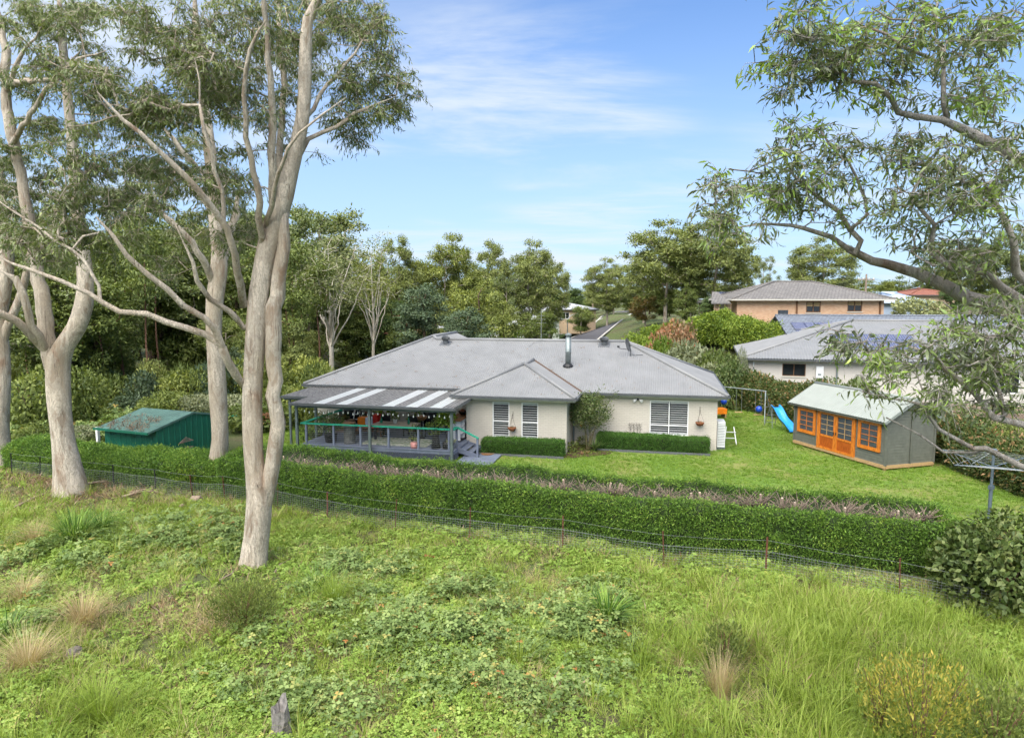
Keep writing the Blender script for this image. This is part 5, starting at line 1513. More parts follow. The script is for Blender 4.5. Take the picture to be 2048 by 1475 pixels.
def muntin_window(x0, x1, z0, z1, y, parent, nm, cols, rows, fw, bottom=0.0):
    w = empty(nm); w.parent = parent
    m = MB()
    for a, b, c, d in ((x0, x1, z0, z0 + fw), (x0, x1, z1 - fw, z1), (x0, x0 + fw, z0 + fw, z1 - fw), (x1 - fw, x1, z0 + fw, z1 - fw)): m.box(a, b, y - 0.045, y + 0.02, c, d)
    m.build('frame', M['stain'], w)
    gx0, gx1, gz0, gz1 = x0 + fw, x1 - fw, z0 + fw + bottom, z1 - fw
    if bottom:
        n = 5
        for k in range(n): MB().box(gx0 + (gx1 - gx0) * k / n + 0.002, gx0 + (gx1 - gx0) * (k + 1) / n - 0.002, y - 0.02, y + 0.01, z0 + fw, gz0 - fw * 0.8).build('panel_board', M['stain2'], w)
        MB().box(gx0, gx1, y - 0.04, y + 0.015, gz0 - fw * 0.8 + 0.001, gz0).build('mid_rail', M['stain'], w)
    m = MB()
    for k in range(1, cols): q = gx0 + (gx1 - gx0) * k / cols; m.box(q - 0.012, q + 0.012, y - 0.03, y + 0.0, gz0, gz1)
    for k in range(1, rows): q = gz0 + (gz1 - gz0) * k / rows; m.box(gx0, gx1, y - 0.028, y - 0.002, q - 0.012, q + 0.012)
    m.build('glazing_bars', M['stain'] if not bottom else M['timber'], w)
    for i in range(cols):
        for j in range(rows):
            MB().box(gx0 + (gx1 - gx0) * i / cols + 0.012, gx0 + (gx1 - gx0) * (i + 1) / cols - 0.012, y - 0.008, y - 0.002, gz0 + (gz1 - gz0) * j / rows + 0.012, gz0 + (gz1 - gz0) * (j + 1) / rows - 0.012).build('pane', M['glass2'], w)
    return w
M['glass2'] = plain('smoky_glass', (0.055, 0.065, 0.075), 0.15, var=0.3, scale=3, spec=0.6)
muntin_window(0.24, 1.48, 0.74, 1.97, -0.01, cb, 'window', 2, 4, 0.15)
muntin_window(4.14, 5.38, 0.74, 2.02, -0.01, cb, 'window', 2, 4, 0.15)
for a, b in ((1.70, 2.79), (2.81, 3.90)):
    d_ = muntin_window(a, b, 0.21, 1.99, -0.01, cb, 'door', 2, 4, 0.11, 0.58)
    MB().box((2.72 if a < 2 else 2.86), (2.74 if a < 2 else 2.88), -0.09, -0.06, 1.0, 1.14).build('handle', M['black'], d_)
m = MB(); m.box(1.62, 1.685, -0.06, 0.02, 0.2, 2.06); m.box(3.915, 3.98, -0.06, 0.02, 0.2, 2.06); m.box(1.685, 3.915, -0.06, 0.02, 2.0, 2.06); m.build('door_frame', M['stain'], cb)
M['cubroof'] = plain('pale_green_grey_steel', (0.215, 0.235, 0.21), 0.5, var=0.08, scale=2)
crf = empty('roof'); crf.parent = cb
zr, ze_ = 3.06, 2.14
roof_part('roof_sheet', [(-0.2, -0.30, ze_), (CL + 0.2, -0.30, ze_), (CL + 0.2, CD / 2, zr), (-0.2, CD / 2, zr)], (1, 0, 0), M['cubroof'], crf, period=0.152, amp=0.016)
roof_part('roof_sheet', [(-0.2, CD + 0.30, ze_), (CL + 0.2, CD + 0.30, ze_), (CL + 0.2, CD / 2, zr), (-0.2, CD / 2, zr)], (1, 0, 0), M['cubroof'], crf, period=0.152, amp=0.016)
MB().tube([(-0.2, CD / 2, zr + 0.0), (CL + 0.2, CD / 2, zr + 0.0)], 0.07, 8).build('ridge_cap', M['cubroof'], crf, True)
for x in (-0.2, CL + 0.2):
    for y0 in (-0.30, CD + 0.30): MB().bar((x, y0, ze_ - 0.06), (x, CD / 2, zr - 0.06), 0.02, 0.12).build('bargeboard', M['cubroof'], crf)
MB().box(-0.15, CL + 0.15, -0.25, -0.22, ze_ - 0.11, ze_ - 0.02).build('fascia', M['board'], crf)

# ------------------------------------------------------------------ swing set and slide
sw = empty('swing_set', (0, 0, 0), 0, 'grey metal swing frame standing before the side hedge', 'swing set')
a, b = W(1438, 781, 42.5), W(1531, 783, 40.2); a.z = b.z = 1.85
MB().tube([a - (b - a) * 0.02, b + (b - a) * 0.02], 0.035, 8).build('top_bar', M['galv'], sw)
dn = Vector((0.6, 0.8, 0))
for p, s in ((a, -1), (b, 1)):
    for q in (-1, 1): MB().tube([p, Vector((p.x + s * 0.25 + dn.x * q * 0.8, p.y + dn.y * q * 0.8, 0))], 0.03, 7).build('leg', M['galv'], sw)
    MB().tube([p + Vector((dn.x * 0.45 + s * .13, dn.y * 0.45, -0.95)), p + Vector((-dn.x * 0.45 + s * .13, -dn.y * 0.45, -0.95))], 0.02, 6).build('brace', M['galv'], sw)
for tq, nm in ((0.45, 'swing'), (0.86, 'swing')):
    p = a.lerp(b, tq); g = empty(nm, (0, 0, 0)); g.parent = sw
    for o in (-0.18, 0.18): MB().tube([p + (b - a).normalized() * o, p + (b - a).normalized() * o + Vector((0, 0, -1.45))], 0.010, 4).build('chain', M['wire'], g)
    MB().box(p.x - 0.24, p.x + 0.24, p.y - 0.10, p.y + 0.10, 0.37, 0.40).build('seat', M['timber'], g)
pk = W(1518, 815, 40.3)
bl = tag(MB().lathe([(0.02, -0.2), (0.12, -0.17), (0.19, -0.07), (0.19, 0.07), (0.12, 0.17), (0.02, 0.2)], (0, 0, 0), 14).build('blue_ball', M['navy'], None, True), 'blue ball seat hanging under the swing frame', 'ball'); bl.location = (pk.x, pk.y, 0.75)
pk = W(1447, 818, 42.4)
bl = tag(MB().lathe([(0.02, -0.2), (0.12, -0.17), (0.19, -0.07), (0.19, 0.07), (0.12, 0.17), (0.02, 0.2)], (0, 0, 0), 14).build('blue_ball', M['navy'], None, True), 'blue ball by the house end of the swing frame', 'ball'); bl.location = (pk.x, pk.y, 0.9)
pk = W(1442, 822, 41.5)
ob = empty('toy_slide_box', (pk.x - 0.15, pk.y, 0.0), 0.2, 'orange play box seen past the house corner', 'toy')
MB().box(-0.4, 0.4, -0.3, 0.3, 0.30, 0.62).build('box', M['orange'], ob)
for x in (-0.35, 0.35): MB().box(x - 0.04, x + 0.04, -0.26, 0.26, 0, 0.30).build('leg', M['timber'], ob)
sl0, sl1 = G(1586, 868), W(1550, 822, 38.4)
sd_ = empty('slide', (0, 0, 0), 0, 'bright blue plastic wavy slide with a grey metal ladder', 'slide')
d = (sl0 - Vector((sl1.x, sl1.y, 0))); Ln = d.length; d.normalize(); s = Vector((-d.y, d.x, 0))
V, Fc = [], []
n = 14
for k in range(n + 1):
    q = k / n; z = 0.12 + 1.05 * (1 - q) ** 1.1 + 0.07 * math.sin(q * 9.5) * (1 - q * 0.6)
    p = Vector((sl1.x, sl1.y, 0)) + d * (Ln * q)
    for o, h in ((-0.27, 0.14), (-0.24, 0.14), (-0.22, 0.0), (0.22, 0.0), (0.24, 0.14), (0.27, 0.14)): V.append((p.x + s.x * o, p.y + s.y * o, z + h))
for k in range(n):
    for j in range(5): Fc.append((k * 6 + j, k * 6 + j + 1, k * 6 + 7 + j, k * 6 + 6 + j))
o = MB().add(V, Fc).build('chute', M['blue'], sd_, True)
o.modifiers.new('thick', 'SOLIDIFY').thickness = 0.02
tp = Vector((sl1.x, sl1.y, 1.15))
for o in (-0.25, 0.25):
    MB().tube([tp + s * o, tp + s * o + Vector((0, 0, 0.15)) - d * 0.05, Vector((tp.x, tp.y, 0)) + s * o * 1.3 - d * 0.55], 0.02, 6).build('ladder_rail', M['galv'], sd_)
    MB().tube([tp + s * o + d * 0.1, Vector((tp.x, tp.y, 0)) + s * o * 1.3 + d * 0.35], 0.018, 6).build('leg', M['galv'], sd_)
for k in range(4):
    q = (k + 1) / 5; p = Vector((tp.x, tp.y, 1.15 * q)) - d * 0.55 * (1 - q)
    MB().tube([p - s * 0.28, p + s * 0.28], 0.016, 6).build('rung', M['galv'], sd_)

# ------------------------------------------------------------------ rotary clothes line
cpos = Vector((15.66, 21.8, 0))
cl_ = empty('clothes_hoist', cpos, 0.35, 'rotary clothes hoist with wire lines on a grey pole', 'clothes line')
M['hoist'] = plain('blue_grey_pole', (0.085, 0.11, 0.13), 0.5)
MB().tube([(0, 0, -0.1), (0, 0, 1.25)], 0.055, 10).build('lower_pole', M['hoist'], cl_); MB().tube([(0, 0, 1.25), (0, 0, 2.38)], 0.042, 10).build('upper_pole', M['hoist'], cl_)
MB().lathe([(0.10, 2.36), (0.11, 2.40), (0.08, 2.44), (0.02, 2.45)], (0, 0, 0), 12).build('cap', M['hoist'], cl_); MB().box(-0.09, 0.09, -0.05, 0.05, 1.10, 1.22).build('winder', M['hoist'], cl_)
tips = []
for k in range(4):
    w = math.pi / 2 * k; e = Vector((1.75 * math.cos(w), 1.75 * math.sin(w), 2.05)); tips.append(e)
    MB().tube([(0.04 * math.cos(w), 0.04 * math.sin(w), 1.85), e], 0.020, 6).build('arm', M['hoist'], cl_)
    MB().tube([(0.04 * math.cos(w), 0.04 * math.sin(w), 2.36), e * 0.55 + Vector((0, 0, 0.90))], 0.012, 5).build('stay', M['galv'], cl_)
    MB().tube([(0, 0, 2.38), e], 0.006, 4).build('stay_wire', M['wire'], cl_)
for q in np.linspace(0.3, 1.0, 7):
    for k in range(4):
        c0 = Vector((0, 0, 1.85))
        MB().tube([c0.lerp(tips[k], q), c0.lerp(tips[(k + 1) % 4], q)], 0.005, 4).build('line', M['wire'], cl_)

# ------------------------------------------------------------------ leafy boundary hedges
cs = proto_col('camellia_sprig', [sprig_mesh('camellia_sprig', rg, 26, 0.26, L['camellia'], 0.42, 0.48) for _ in range(4)])
def loose_hedge(path, w, h, label, seed, dens=80, jit=0.12, sprig=None, s=(0.7, 1.4)):
    e = empty('boundary_hedge', (0, 0, 0), 0, label, 'hedge')
    pr_ = [(w * .8, 0), (w, h * .35), (w * .95, h * .75), (w * .6, h * .97), (0, h), (0, h), (-w * .6, h * .97), (-w * .95, h * .75), (-w, h * .35), (-w * .8, 0)]
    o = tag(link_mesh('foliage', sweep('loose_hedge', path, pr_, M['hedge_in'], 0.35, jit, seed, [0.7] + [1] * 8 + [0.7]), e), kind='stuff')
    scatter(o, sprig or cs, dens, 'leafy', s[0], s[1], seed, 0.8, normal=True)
    return e
loose_hedge([(13.2, 50.5), (15.6, 46.5), (17.0, 42.0), (18.2, 38.0)], 0.95, 2.0, 'dark glossy hedge behind the swing frame and slide', 41)
loose_hedge([(20.6, 34.5), (19.9, 30.0), (19.7, 26.0), (19.6, 20.5)], 0.9, 1.6, 'dark glossy hedge behind the clothes hoist', 42)
cr = empty('glossy_shrub', (11.75, 15.6, 0.0), 0.3, 'big round glossy shrub with bronze tips at the hedge end', 'shrub')
link_mesh('foliage', shrub_mesh('corner_shrub', np.random.default_rng(8), 9000, 0.10, L['camellia'], 'ball', 0.5, 0.0, 12), cr)
link_mesh('stems', stem_mesh('corner_stems', rg, M['brownbark']), cr)
cr.scale = (1.75, 1.6, 1.75)

# ------------------------------------------------------------------ green shed behind the short hedge
sh = empty('green_shed', (-15.0, 28.35, 0), math.radians(68), 'dark green metal garden shed with leaf litter on its roof', 'shed')
M['shedgreen'] = plain('shed_green', (0.010, 0.105, 0.062), 0.45, var=0.12, scale=2)
M['shedroof'] = plain('faded_green_roof', (0.075, 0.145, 0.115), 0.55, var=0.25, scale=2.5)
SL, SD, SE, SP = 3.9, 3.1, 1.80, 2.24
def ribwall(a, b, tops, name):
    a, b = Vector(a), Vector(b); d = (b - a); Ln = d.length; d /= Ln; nn = Vector((d.y, -d.x, 0))
    m = MB(); k = int(Ln / 0.30); V = []
    xs_ = []
    for i in range(k):
        x = Ln * i / k; xs_ += [(x, 0), (x + 0.03, 0.02), (x + 0.06, 0.02), (x + 0.09, 0)]
    xs_.append((Ln, 0))
    for x, o in xs_:
        p = a + d * x + nn * o; V += [(p.x, p.y, 0), (p.x, p.y, tops(x))]
    m.add(V, [(2 * i, 2 * i + 2, 2 * i + 3, 2 * i + 1) for i in range(len(xs_) - 1)])
    return m.build(name, M['shedgreen'], sh)
gab = lambda x: SE + (SP - SE) * (1 - abs(x - SL / 2) / (SL / 2))
ribwall((0, 0, 0), (SL, 0, 0), gab, 'wall'); ribwall((SL, SD, 0), (0, SD, 0), gab, 'wall')
ribwall((0, SD, 0), (0, 0, 0), lambda x: SE, 'wall'); ribwall((SL, 0, 0), (SL, SD, 0), lambda x: SE, 'wall')
for s in (0, 1):
    xe, xr = (-0.45, SL / 2) if s == 0 else (SL + 0.08, SL / 2)
    ze2 = SE + 0.02 - (0.09 if s == 0 else 0)
    roof_part('roof_sheet', [(xe, -0.05, ze2), (xe, SD + 0.05, ze2), (xr, SD + 0.05, SP + 0.03), (xr, -0.05, SP + 0.03)], (0, 1, 0), M['shedroof'], sh, period=0.2, amp=0.012)
MB().bar((-0.45, -0.07, SE - 0.09), (-0.45, SD + 0.07, SE - 0.09), 0.08, 0.09).build('gutter', M['shedgreen'], sh)
for x0, x1, z0, z1 in ((-0.45, SL / 2, SE - 0.07, SP), (SL + 0.08, SL / 2, SE, SP)): MB().bar((x0, -0.06, z0), (x1, -0.06, z1), 0.03, 0.09).build('bargeboard', M['shedroof'], sh)
MB().bar((-0.1, SD + 0.3, 0), (-0.1, SD + 0.3, SE - 0.1), 0.12).build('corner_post', M['white'], sh)
lt_ = proto_col('roof_litter', [sprig_mesh('roof_litter', rg, 10, 0.18, L['litter'], 0.8, 0.10)])
lp = MB().poly([(-0.4, 0.3, SE - 0.02), (-0.4, SD - 0.1, SE - 0.02), (1.2, SD - 0.3, SE + 0.21), (1.3, 0.8, SE + 0.23)]).build('leaf_litter', None, sh)
tag(scatter(lp, lt_, 45, None, 0.6, 1.2, 2, 0.2, keep=False), kind='stuff')
fs = empty('metal_fish', (-14.4, 29.6, 1.02), math.radians(68), 'rusty wire ornament on the green shed wall', 'ornament')
m = MB()
for k in range(5): m.tube([(-0.4 + 0.02 * k, -0.05, 0.0), (0, -0.06, 0.22 - 0.05 * k), (0.4, -0.05, 0.02)], 0.014, 4)
for k in range(4): m.tube([(-0.4, -0.05, -0.32), (0, -0.06, -0.2 - 0.05 * k), (0.4, -0.05, -0.25)], 0.012, 4)
m.build('wires', M['deadwood'], fs)
# timber play frame glimpsed between the trunks
pf = W(528, 830, 37)
pfr = empty('log_stack', (pf.x, pf.y, 0), 0.2, 'stack of split logs under a green rail glimpsed between the trunks', 'log stack')
for j in range(3):
    for i in range(7): MB().tube([(-0.55 + i * 0.17, -0.25, 0.7 + j * 0.15), (-0.55 + i * 0.17, 0.25, 0.7 + j * 0.15)], 0.08, 7).build('log', M['brownwood'], pfr)
MB().box(-0.75, 0.7, -0.3, 0.3, 0.53, 0.61).build('shelf', M['timber'], pfr)
for x in (-0.7, 0.65): MB().box(x - 0.05, x + 0.05, -0.3, 0.3, 0, 0.525).build('leg', M['timber'], pfr)
rr_ = W(470, 840, 37)
gr_ = empty('green_rail_fence', (0, 0, 0), 0, 'low green painted rail between the shed and the deck', 'rail')
p0, p1 = W(430, 838, 38), W(560, 832, 38)
MB().bar((p0.x, p0.y, 0.75), (p1.x, p1.y, 0.75), 0.12, 0.06).build('rail', M['rail'], gr_)
for q in (0.0, 0.5, 1.0): p = p0.lerp(p1, q); MB().box(p.x - 0.04, p.x + 0.04, p.y - 0.04, p.y + 0.04, 0, 0.718).build('post', M['deck'], gr_)
# ------------------------------------------------------------------ neighbouring houses
rg = np.random.default_rng(55)
def tiles(name, c1, c2):
    t = NT(name); g = t.node('ShaderNodeTexCoord'); sp = t.node('ShaderNodeSeparateXYZ'); cb2 = t.node('ShaderNodeCombineXYZ')
    t.l.new(g.outputs['Object'], sp.inputs[0]); t.l.new(sp.outputs[0], cb2.inputs[0]); t.l.new(t.math('MULTIPLY', sp.outputs[2], 3.2), cb2.inputs[1])
    b = t.node('ShaderNodeTexBrick'); t.l.new(cb2.outputs[0], b.inputs['Vector'])
    t.set(b, Scale=1.0, Mortar_Size=0.03, Mortar_Smooth=0.4, Brick_Width=0.34, Row_Height=0.36)
    b.inputs['Color1'].default_value = (*c1, 1); b.inputs['Color2'].default_value = (*c2, 1); b.inputs['Mortar'].default_value = (*[x * 0.45 for x in c1], 1)
    t.col(b.outputs['Color']); t.b.inputs['Roughness'].default_value = 0.7
    t.bump(t.math('SUBTRACT', 1.0, b.outputs['Fac']), 0.8, 0.04)
    return t.m
M['tile_grey'] = tiles('grey_brown_tile', (0.135, 0.125, 0.115), (0.19, 0.175, 0.16))
M['tile_dark'] = tiles('slate_blue_tile', (0.115, 0.13, 0.155), (0.17, 0.19, 0.22))
M['tile_red'] = tiles('red_tile', (0.22, 0.075, 0.045), (0.30, 0.12, 0.075))
t = NT('solar_cells'); g = t.coord('Object', (1, 1, 1))
b = t.node('ShaderNodeTexBrick'); t.l.new(g, b.inputs['Vector']); b.offset = 0.0
t.set(b, Scale=1.0, Mortar_Size=0.010, Brick_Width=0.165, Row_Height=0.165)
b.inputs['Color1'].default_value = (0.045, 0.05, 0.105, 1); b.inputs['Color2'].default_value = (0.06, 0.065, 0.125, 1); b.inputs['Mortar'].default_value = (0.30, 0.31, 0.33, 1)
t.col(b.outputs['Color']); t.b.inputs['Roughness'].default_value = 0.12
M['solar'] = t.m
def hip_roof(parent, x0, x1, y0, y1, z, tan, mat, gable=False, gut=None, corr=False, th=0.12):
    """hip roof with the ridge along x; > roof (> roof_plane, ridge_cap, gutter)"""
    r = empty('roof'); r.parent = parent
    s = (y1 - y0) / 2; zr2 = z + s * tan; a, b2 = (x0, x1) if gable else (x0 + s, x1 - s); ym = (y0 + y1) / 2
    pl = [([(x0, y0, z), (x1, y0, z), (b2, ym, zr2), (a, ym, zr2)], (1, 0, 0)), ([(x1, y1, z), (x0, y1, z), (a, ym, zr2), (b2, ym, zr2)], (1, 0, 0))]
    if not gable: pl += [([(x0, y1, z), (x0, y0, z), (a, ym, zr2)], (0, 1, 0)), ([(x1, y0, z), (x1, y1, z), (b2, ym, zr2)], (0, 1, 0))]
    for p, e in pl:
        if corr: roof_part('roof_plane', p, e, mat, r, period=0.2, amp=0.02)
        else: MB().poly(p, th, (0, 0, 1)).build('roof_plane', mat, r)
    caps = [((a, ym, zr2), (b2, ym, zr2))] + ([] if gable else [((x0, y0, z), (a, ym, zr2)), ((x0, y1, z), (a, ym, zr2)), ((x1, y0, z), (b2, ym, zr2)), ((x1, y1, z), (b2, ym, zr2))])
    for p, q in caps:
        if (Vector(p) - Vector(q)).length > 0.05: MB().tube([Vector(p) + Vector((0, 0, 0.02)), Vector(q) + Vector((0, 0, 0.02))], 0.11, 6).build('ridge_cap', mat, r, True)
    for p, q in (((x0, y0), (x1, y0)), ((x0, y0), (x0, y1)), ((x1, y0), (x1, y1))):
        MB().bar((*p, z - 0.09), (*q, z - 0.09), 0.13, 0.13).build('gutter', gut or M['gutter'], r)
    return r

nb = empty('neighbour_house', (17.4, 50.0, 0.1), math.radians(-16), 'pale brick house with grey roof and two rows of solar panels', 'house')
m = MB(); wall_panels(m, 0, 24, 0, 2.85, 0.0, 0.2, [(2.34, 3.92, 1.65, 2.55), (15.5, 17.2, 0.9, 2.4)]); m.box(0, 0.2, 0.2, 16, 0, 2.85); m.build('wall', M['nbrick'], nb)
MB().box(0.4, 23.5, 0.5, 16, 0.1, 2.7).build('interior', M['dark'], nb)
window(nb, 2.34, 3.92, 1.65, 2.55, 0.0, M['brownwood'], 2, None, 0, True); window(nb, 15.5, 17.2, 0.9, 2.4, 0.0, M['white'], 2, None, 0, True)
hip_roof(nb, -0.6, 25, -0.6, 17.4, 2.94, 0.28, M['roof'], corr=True)
MB().box(-0.55, 24.5, -0.5, 0.05, 2.80, 2.84).build('soffit', M['white'], nb)
wh = empty('water_heater', (4.83, 0.0, 1.6)); wh.parent = nb
MB().box(-0.24, 0.24, -0.24, -0.004, 0, 0.82).build('case', M['white'], wh); MB().box(-0.14, 0.1, -0.25, -0.242, 0.18, 0.3).build('badge', M['galv'], wh)
m = MB()
for x in (-0.12, 0.0, 0.12): m.tube([(x, -0.14, 0.0), (x + 0.03, -0.14, -0.25), (x, -0.1, -0.35)], 0.022, 6)
m.build('pipes', M['black'], wh)
for u, z in ((0.35, 2.7), (5.97, 2.62)): MB().tube([(u, -0.08, 0.02), (u, -0.08, z)], 0.06 if u > 1 else 0.045, 8).build('downpipe', M['galv'] if u > 1 else M['white'], nb)
for r in range(2):
    for k in range(5):
        x0, v0 = 6.15 + k * 1.12, 1.35 + r * 1.75
        p = MB().box(x0, x0 + 1.06, 0, 1.64, 0.0, 0.035); rot = Matrix.Translation((0, v0, 2.94 + 0.28 * (v0 + 0.6) + 0.09)) @ Matrix.Rotation(math.atan(0.28), 4, 'X')
        o = p.build('solar_panel', M['solar'], nb); o.matrix_basis = rot
        m = MB()
        for a_, b_, c_, d_ in ((x0 - .012, x0 + 1.072, -.012, 0.02), (x0 - .012, x0 + 1.072, 1.62, 1.652), (x0 - .012, x0 + .02, 0.02, 1.62), (x0 + 1.04, x0 + 1.072, 0.02, 1.62)): m.box(a_, b_, c_, d_, -0.02, 0.045)
        m.build('frame', M['wire'], o)
# slate roofed house behind it
tq = W(1562, 645, 60)
th_ = empty('slate_roof_house', (tq.x, 57.5, 1.2), math.radians(-8), 'house with long slate blue tiled roof behind the solar roof', 'house')
MB().box(0.5, 29, 0.8, 12, -1, 2.6).build('wall', M['nbrick'], th_)
hip_roof(th_, 0, 30, -0.5, 13.0, 2.3, 0.34, M['tile_dark'], gable=True)
for k in range(5):
    for r in range(2):
        v0 = 0.9 + r * 1.78
        o = MB().box(0.9 + k * 1.12, 1.96 + k * 1.12, 0, 1.66, 0, 0.04).build('solar_panel', M['solar'], th_); o.matrix_basis = Matrix.Translation((0, v0, 2.3 + 0.34 * (v0 + 0.5) + 0.08)) @ Matrix.Rotation(math.atan(0.34), 4, 'X')
lowr = empty('carport', (tq.x - 5.0, 55.0, 0.3), math.radians(-8), 'low grey carport roof beside the slate roofed house', 'carport')
MB().poly([(-0.4, -1.2, 2.3), (6.5, -1.2, 2.3), (6.5, 5.5, 3.5), (3.0, 5.5, 3.5)], 0.1).build('roof', M['roof'], lowr)
for x, y in ((0.2, -0.9), (5.9, -0.9), (3.4, 4.9), (6.2, 4.9)): MB().box(x - 0.06, x + 0.06, y - 0.06, y + 0.06, -0.4, 2.2).build('post', M['white'], lowr)

# orange brick house on the rise
bk = empty('brick_house', (23.0, 70.0, 3.9), math.radians(-3), 'orange brick house with brown tiled hip roof on the rise', 'house')
m = MB(); wall_panels(m, 0, 14.6, -0.5, 3.35, 0.0, 0.25, [(6.9, 8.35, 2.05, 3.18), (11.0, 12.45, 2.15, 3.28), (4.1, 5.15, 1.5, 2.3)]); m.box(0, 0.25, 0.25, 11, -0.5, 3.35); m.box(14.35, 14.6, 0.25, 11, -0.5, 3.35); m.build('wall', M['redbrick'], bk)
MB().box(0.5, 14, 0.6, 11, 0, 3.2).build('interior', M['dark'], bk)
for a_, b_, c_, d_ in ((6.9, 8.35, 2.05, 3.18), (11.0, 12.45, 2.15, 3.28)):
    w_ = window(bk, a_, b_, c_, d_, 0.0, M['brownwood'], 2, None, 0, True, 0.09)
    for k in range(2): MB().box(a_ + 0.06 + k * 0.72, a_ + 0.66 + k * 0.72, 0.062, 0.068, d_ - 0.5, d_ - 0.09).build('blind', M['timber'], w_)
gbk = empty('glass_block_window'); gbk.parent = bk
for i in range(5):
    for j in range(4): MB().box(4.12 + i * 0.205, 4.31 + i * 0.205, 0.02, 0.10, 1.51 + j * 0.197, 1.70 + j * 0.197).build('glass_block', M['glass2'], gbk)
for x in (5.95, 14.2): MB().tube([(x, -0.08, -0.3), (x, -0.08, 3.3)], 0.09, 6).build('downpipe', M['brownwood'], bk)
hip_roof(bk, -0.7, 15.4, -0.7, 11.4, 3.42, 0.31, M['tile_grey'], gut=M['cream'])
for x in (-1.9, -0.75): MB().box(x - 0.25, x + 0.25, 0.3, 0.8, -0.5, 3.0).build('porch_pillar', M['redbrick'], bk)
MB().poly([(-2.7, -0.4, 3.02), (-0.75, -0.4, 3.02), (-0.75, 5, 4.2), (-1.4, 5, 4.2)], 0.12).build('porch_roof', M['tile_grey'], bk)
MB().box(-1.62, -1.02, 1.2, 1.25, 0, 2.9).build('porch_screen', M['white'], bk)
# further houses
def far_house(name, px, py_eave, Y, wid, dep, hw, tan, wallm, roofm, label, rz=0.0, gable=False, wins=(), rise=None, solar=0):
    p = W(px, py_eave, Y); e = empty(name, (p.x, p.y, p.z - hw), rz, label, 'house')
    m = MB(); wall_panels(m, 0, wid, -1.5, hw, 0, 0.2, list(wins)); m.box(0, 0.2, 0.2, dep, -1.5, hw); m.box(wid - 0.2, wid, 0.2, dep, -1.5, hw); m.build('wall', wallm, e)
    MB().box(0.3, wid - 0.3, 0.4, dep, -1, hw - 0.1).build('interior', M['dark'], e)
    for w_ in wins: window(e, *w_, 0.0, M['white'], 2, None, 0, True, 0.07)
    if gable:
        MB().poly([(0, 0.0, hw), (0, dep, hw), (0, dep / 2, hw + dep / 2 * tan)], 0.1, (-1, 0, 0)).build('gable_end', wallm, e); MB().poly([(wid, 0.0, hw), (wid, dep, hw), (wid, dep / 2, hw + dep / 2 * tan)], 0.1, (1, 0, 0)).build('gable_end', wallm, e)
    hip_roof(e, -0.5, wid + 0.5, -0.5, dep + 0.5, hw + 0.05, tan, roofm, gable)
    for k in range(solar):
        i, r = k % 6, k // 6; v0 = 0.3 + r * 1.8
        o = MB().box(1.5 + i * 1.15, 2.58 + i * 1.15, 0, 1.66, 0, 0.04).build('solar_panel', M['solar'], e); o.matrix_basis = Matrix.Translation((0, v0, hw + 0.05 + tan * (v0 + 0.5) + 0.12)) @ Matrix.Rotation(math.atan(tan), 4, 'X')
    return e
M['palebrick'] = brickmat('tan_brick', (0.48, 0.33, 0.20), (0.55, 0.40, 0.26), (0.4, 0.33, 0.25))
M['whiteroof'] = plain('pale_grey_roof', (0.42, 0.43, 0.45), 0.5, var=0.08)
M['paleblue'] = plain('pale_blue_cladding', (0.38, 0.46, 0.58), 0.6, var=0.06)
M['wallwhite'] = plain('white_weatherboard', (0.70, 0.70, 0.68), 0.6, var=0.05)
far_house('distant_house', 1100, 619, 125, 8.5, 9, 2.9, 0.22, M['palebrick'], M['whiteroof'], 'tan brick house with pale roof far down the street', 0.1, wins=((2.2, 3.6, 1.2, 2.4), (5, 6.4, 1.2, 2.4)))
far_house('distant_house', 1056, 640, 116, 6.5, 8.5, 2.8, 0.5, M['wallwhite'], M['whiteroof'], 'white gabled cottage behind the street trees', 0.55, gable=True, wins=((4.2, 5.4, 0.6, 2.3), (1.4, 2.6, 0.8, 2.2)))
far_house('distant_house', 1424, 606, 92, 9, 8, 3.0, 0.33, M['palebrick'], M['tile_grey'], 'house with a roof full of solar panels behind the gum trunks', -0.05, solar=12)
far_house('distant_house', 1765, 606, 88, 6.0, 8, 3.5, 0.30, M['paleblue'], M['paleblue'], 'pale blue clad house beside the orange brick house', 0.0, wins=((1.2, 3.2, 1.4, 2.4),))
far_house('distant_house', 1822, 590, 100, 6.5, 7, 3.5, 0.25, M['palebrick'], M['tile_red'], 'red roofed house behind the pale blue house', 0.0)
far_house('distant_house', 735, 668, 72, 4.5, 6, 2.6, 0.5, M['redbrick'], M['tile_red'], 'red tiled house hidden among the woodland trees', -0.3, wins=((1.2, 2.4, 0.8, 2.0),))
far_house('distant_house', 858, 658, 78, 8.0, 6, 2.4, 0.12, M['wallwhite'], M['whiteroof'], 'low white building behind the left roof vent', 0.0, wins=((5.0, 6.6, 0.8, 2.0),))

# sleeper wall and rails in the neighbour's yard
slw = empty('sleeper_wall', (21.6, 36.0, 0.0), math.radians(-20), 'stepped wall of pale timber sleepers beyond the summer house', 'retaining wall')
for r in range(5):
    for k in range(3): MB().box(k * 2.42, k * 2.42 + 2.4, r * 0.45, r * 0.45 + 0.3, r * 0.34, r * 0.34 + 0.22).build('sleeper', M['stick'] if r % 2 else M['deadwood'], slw)

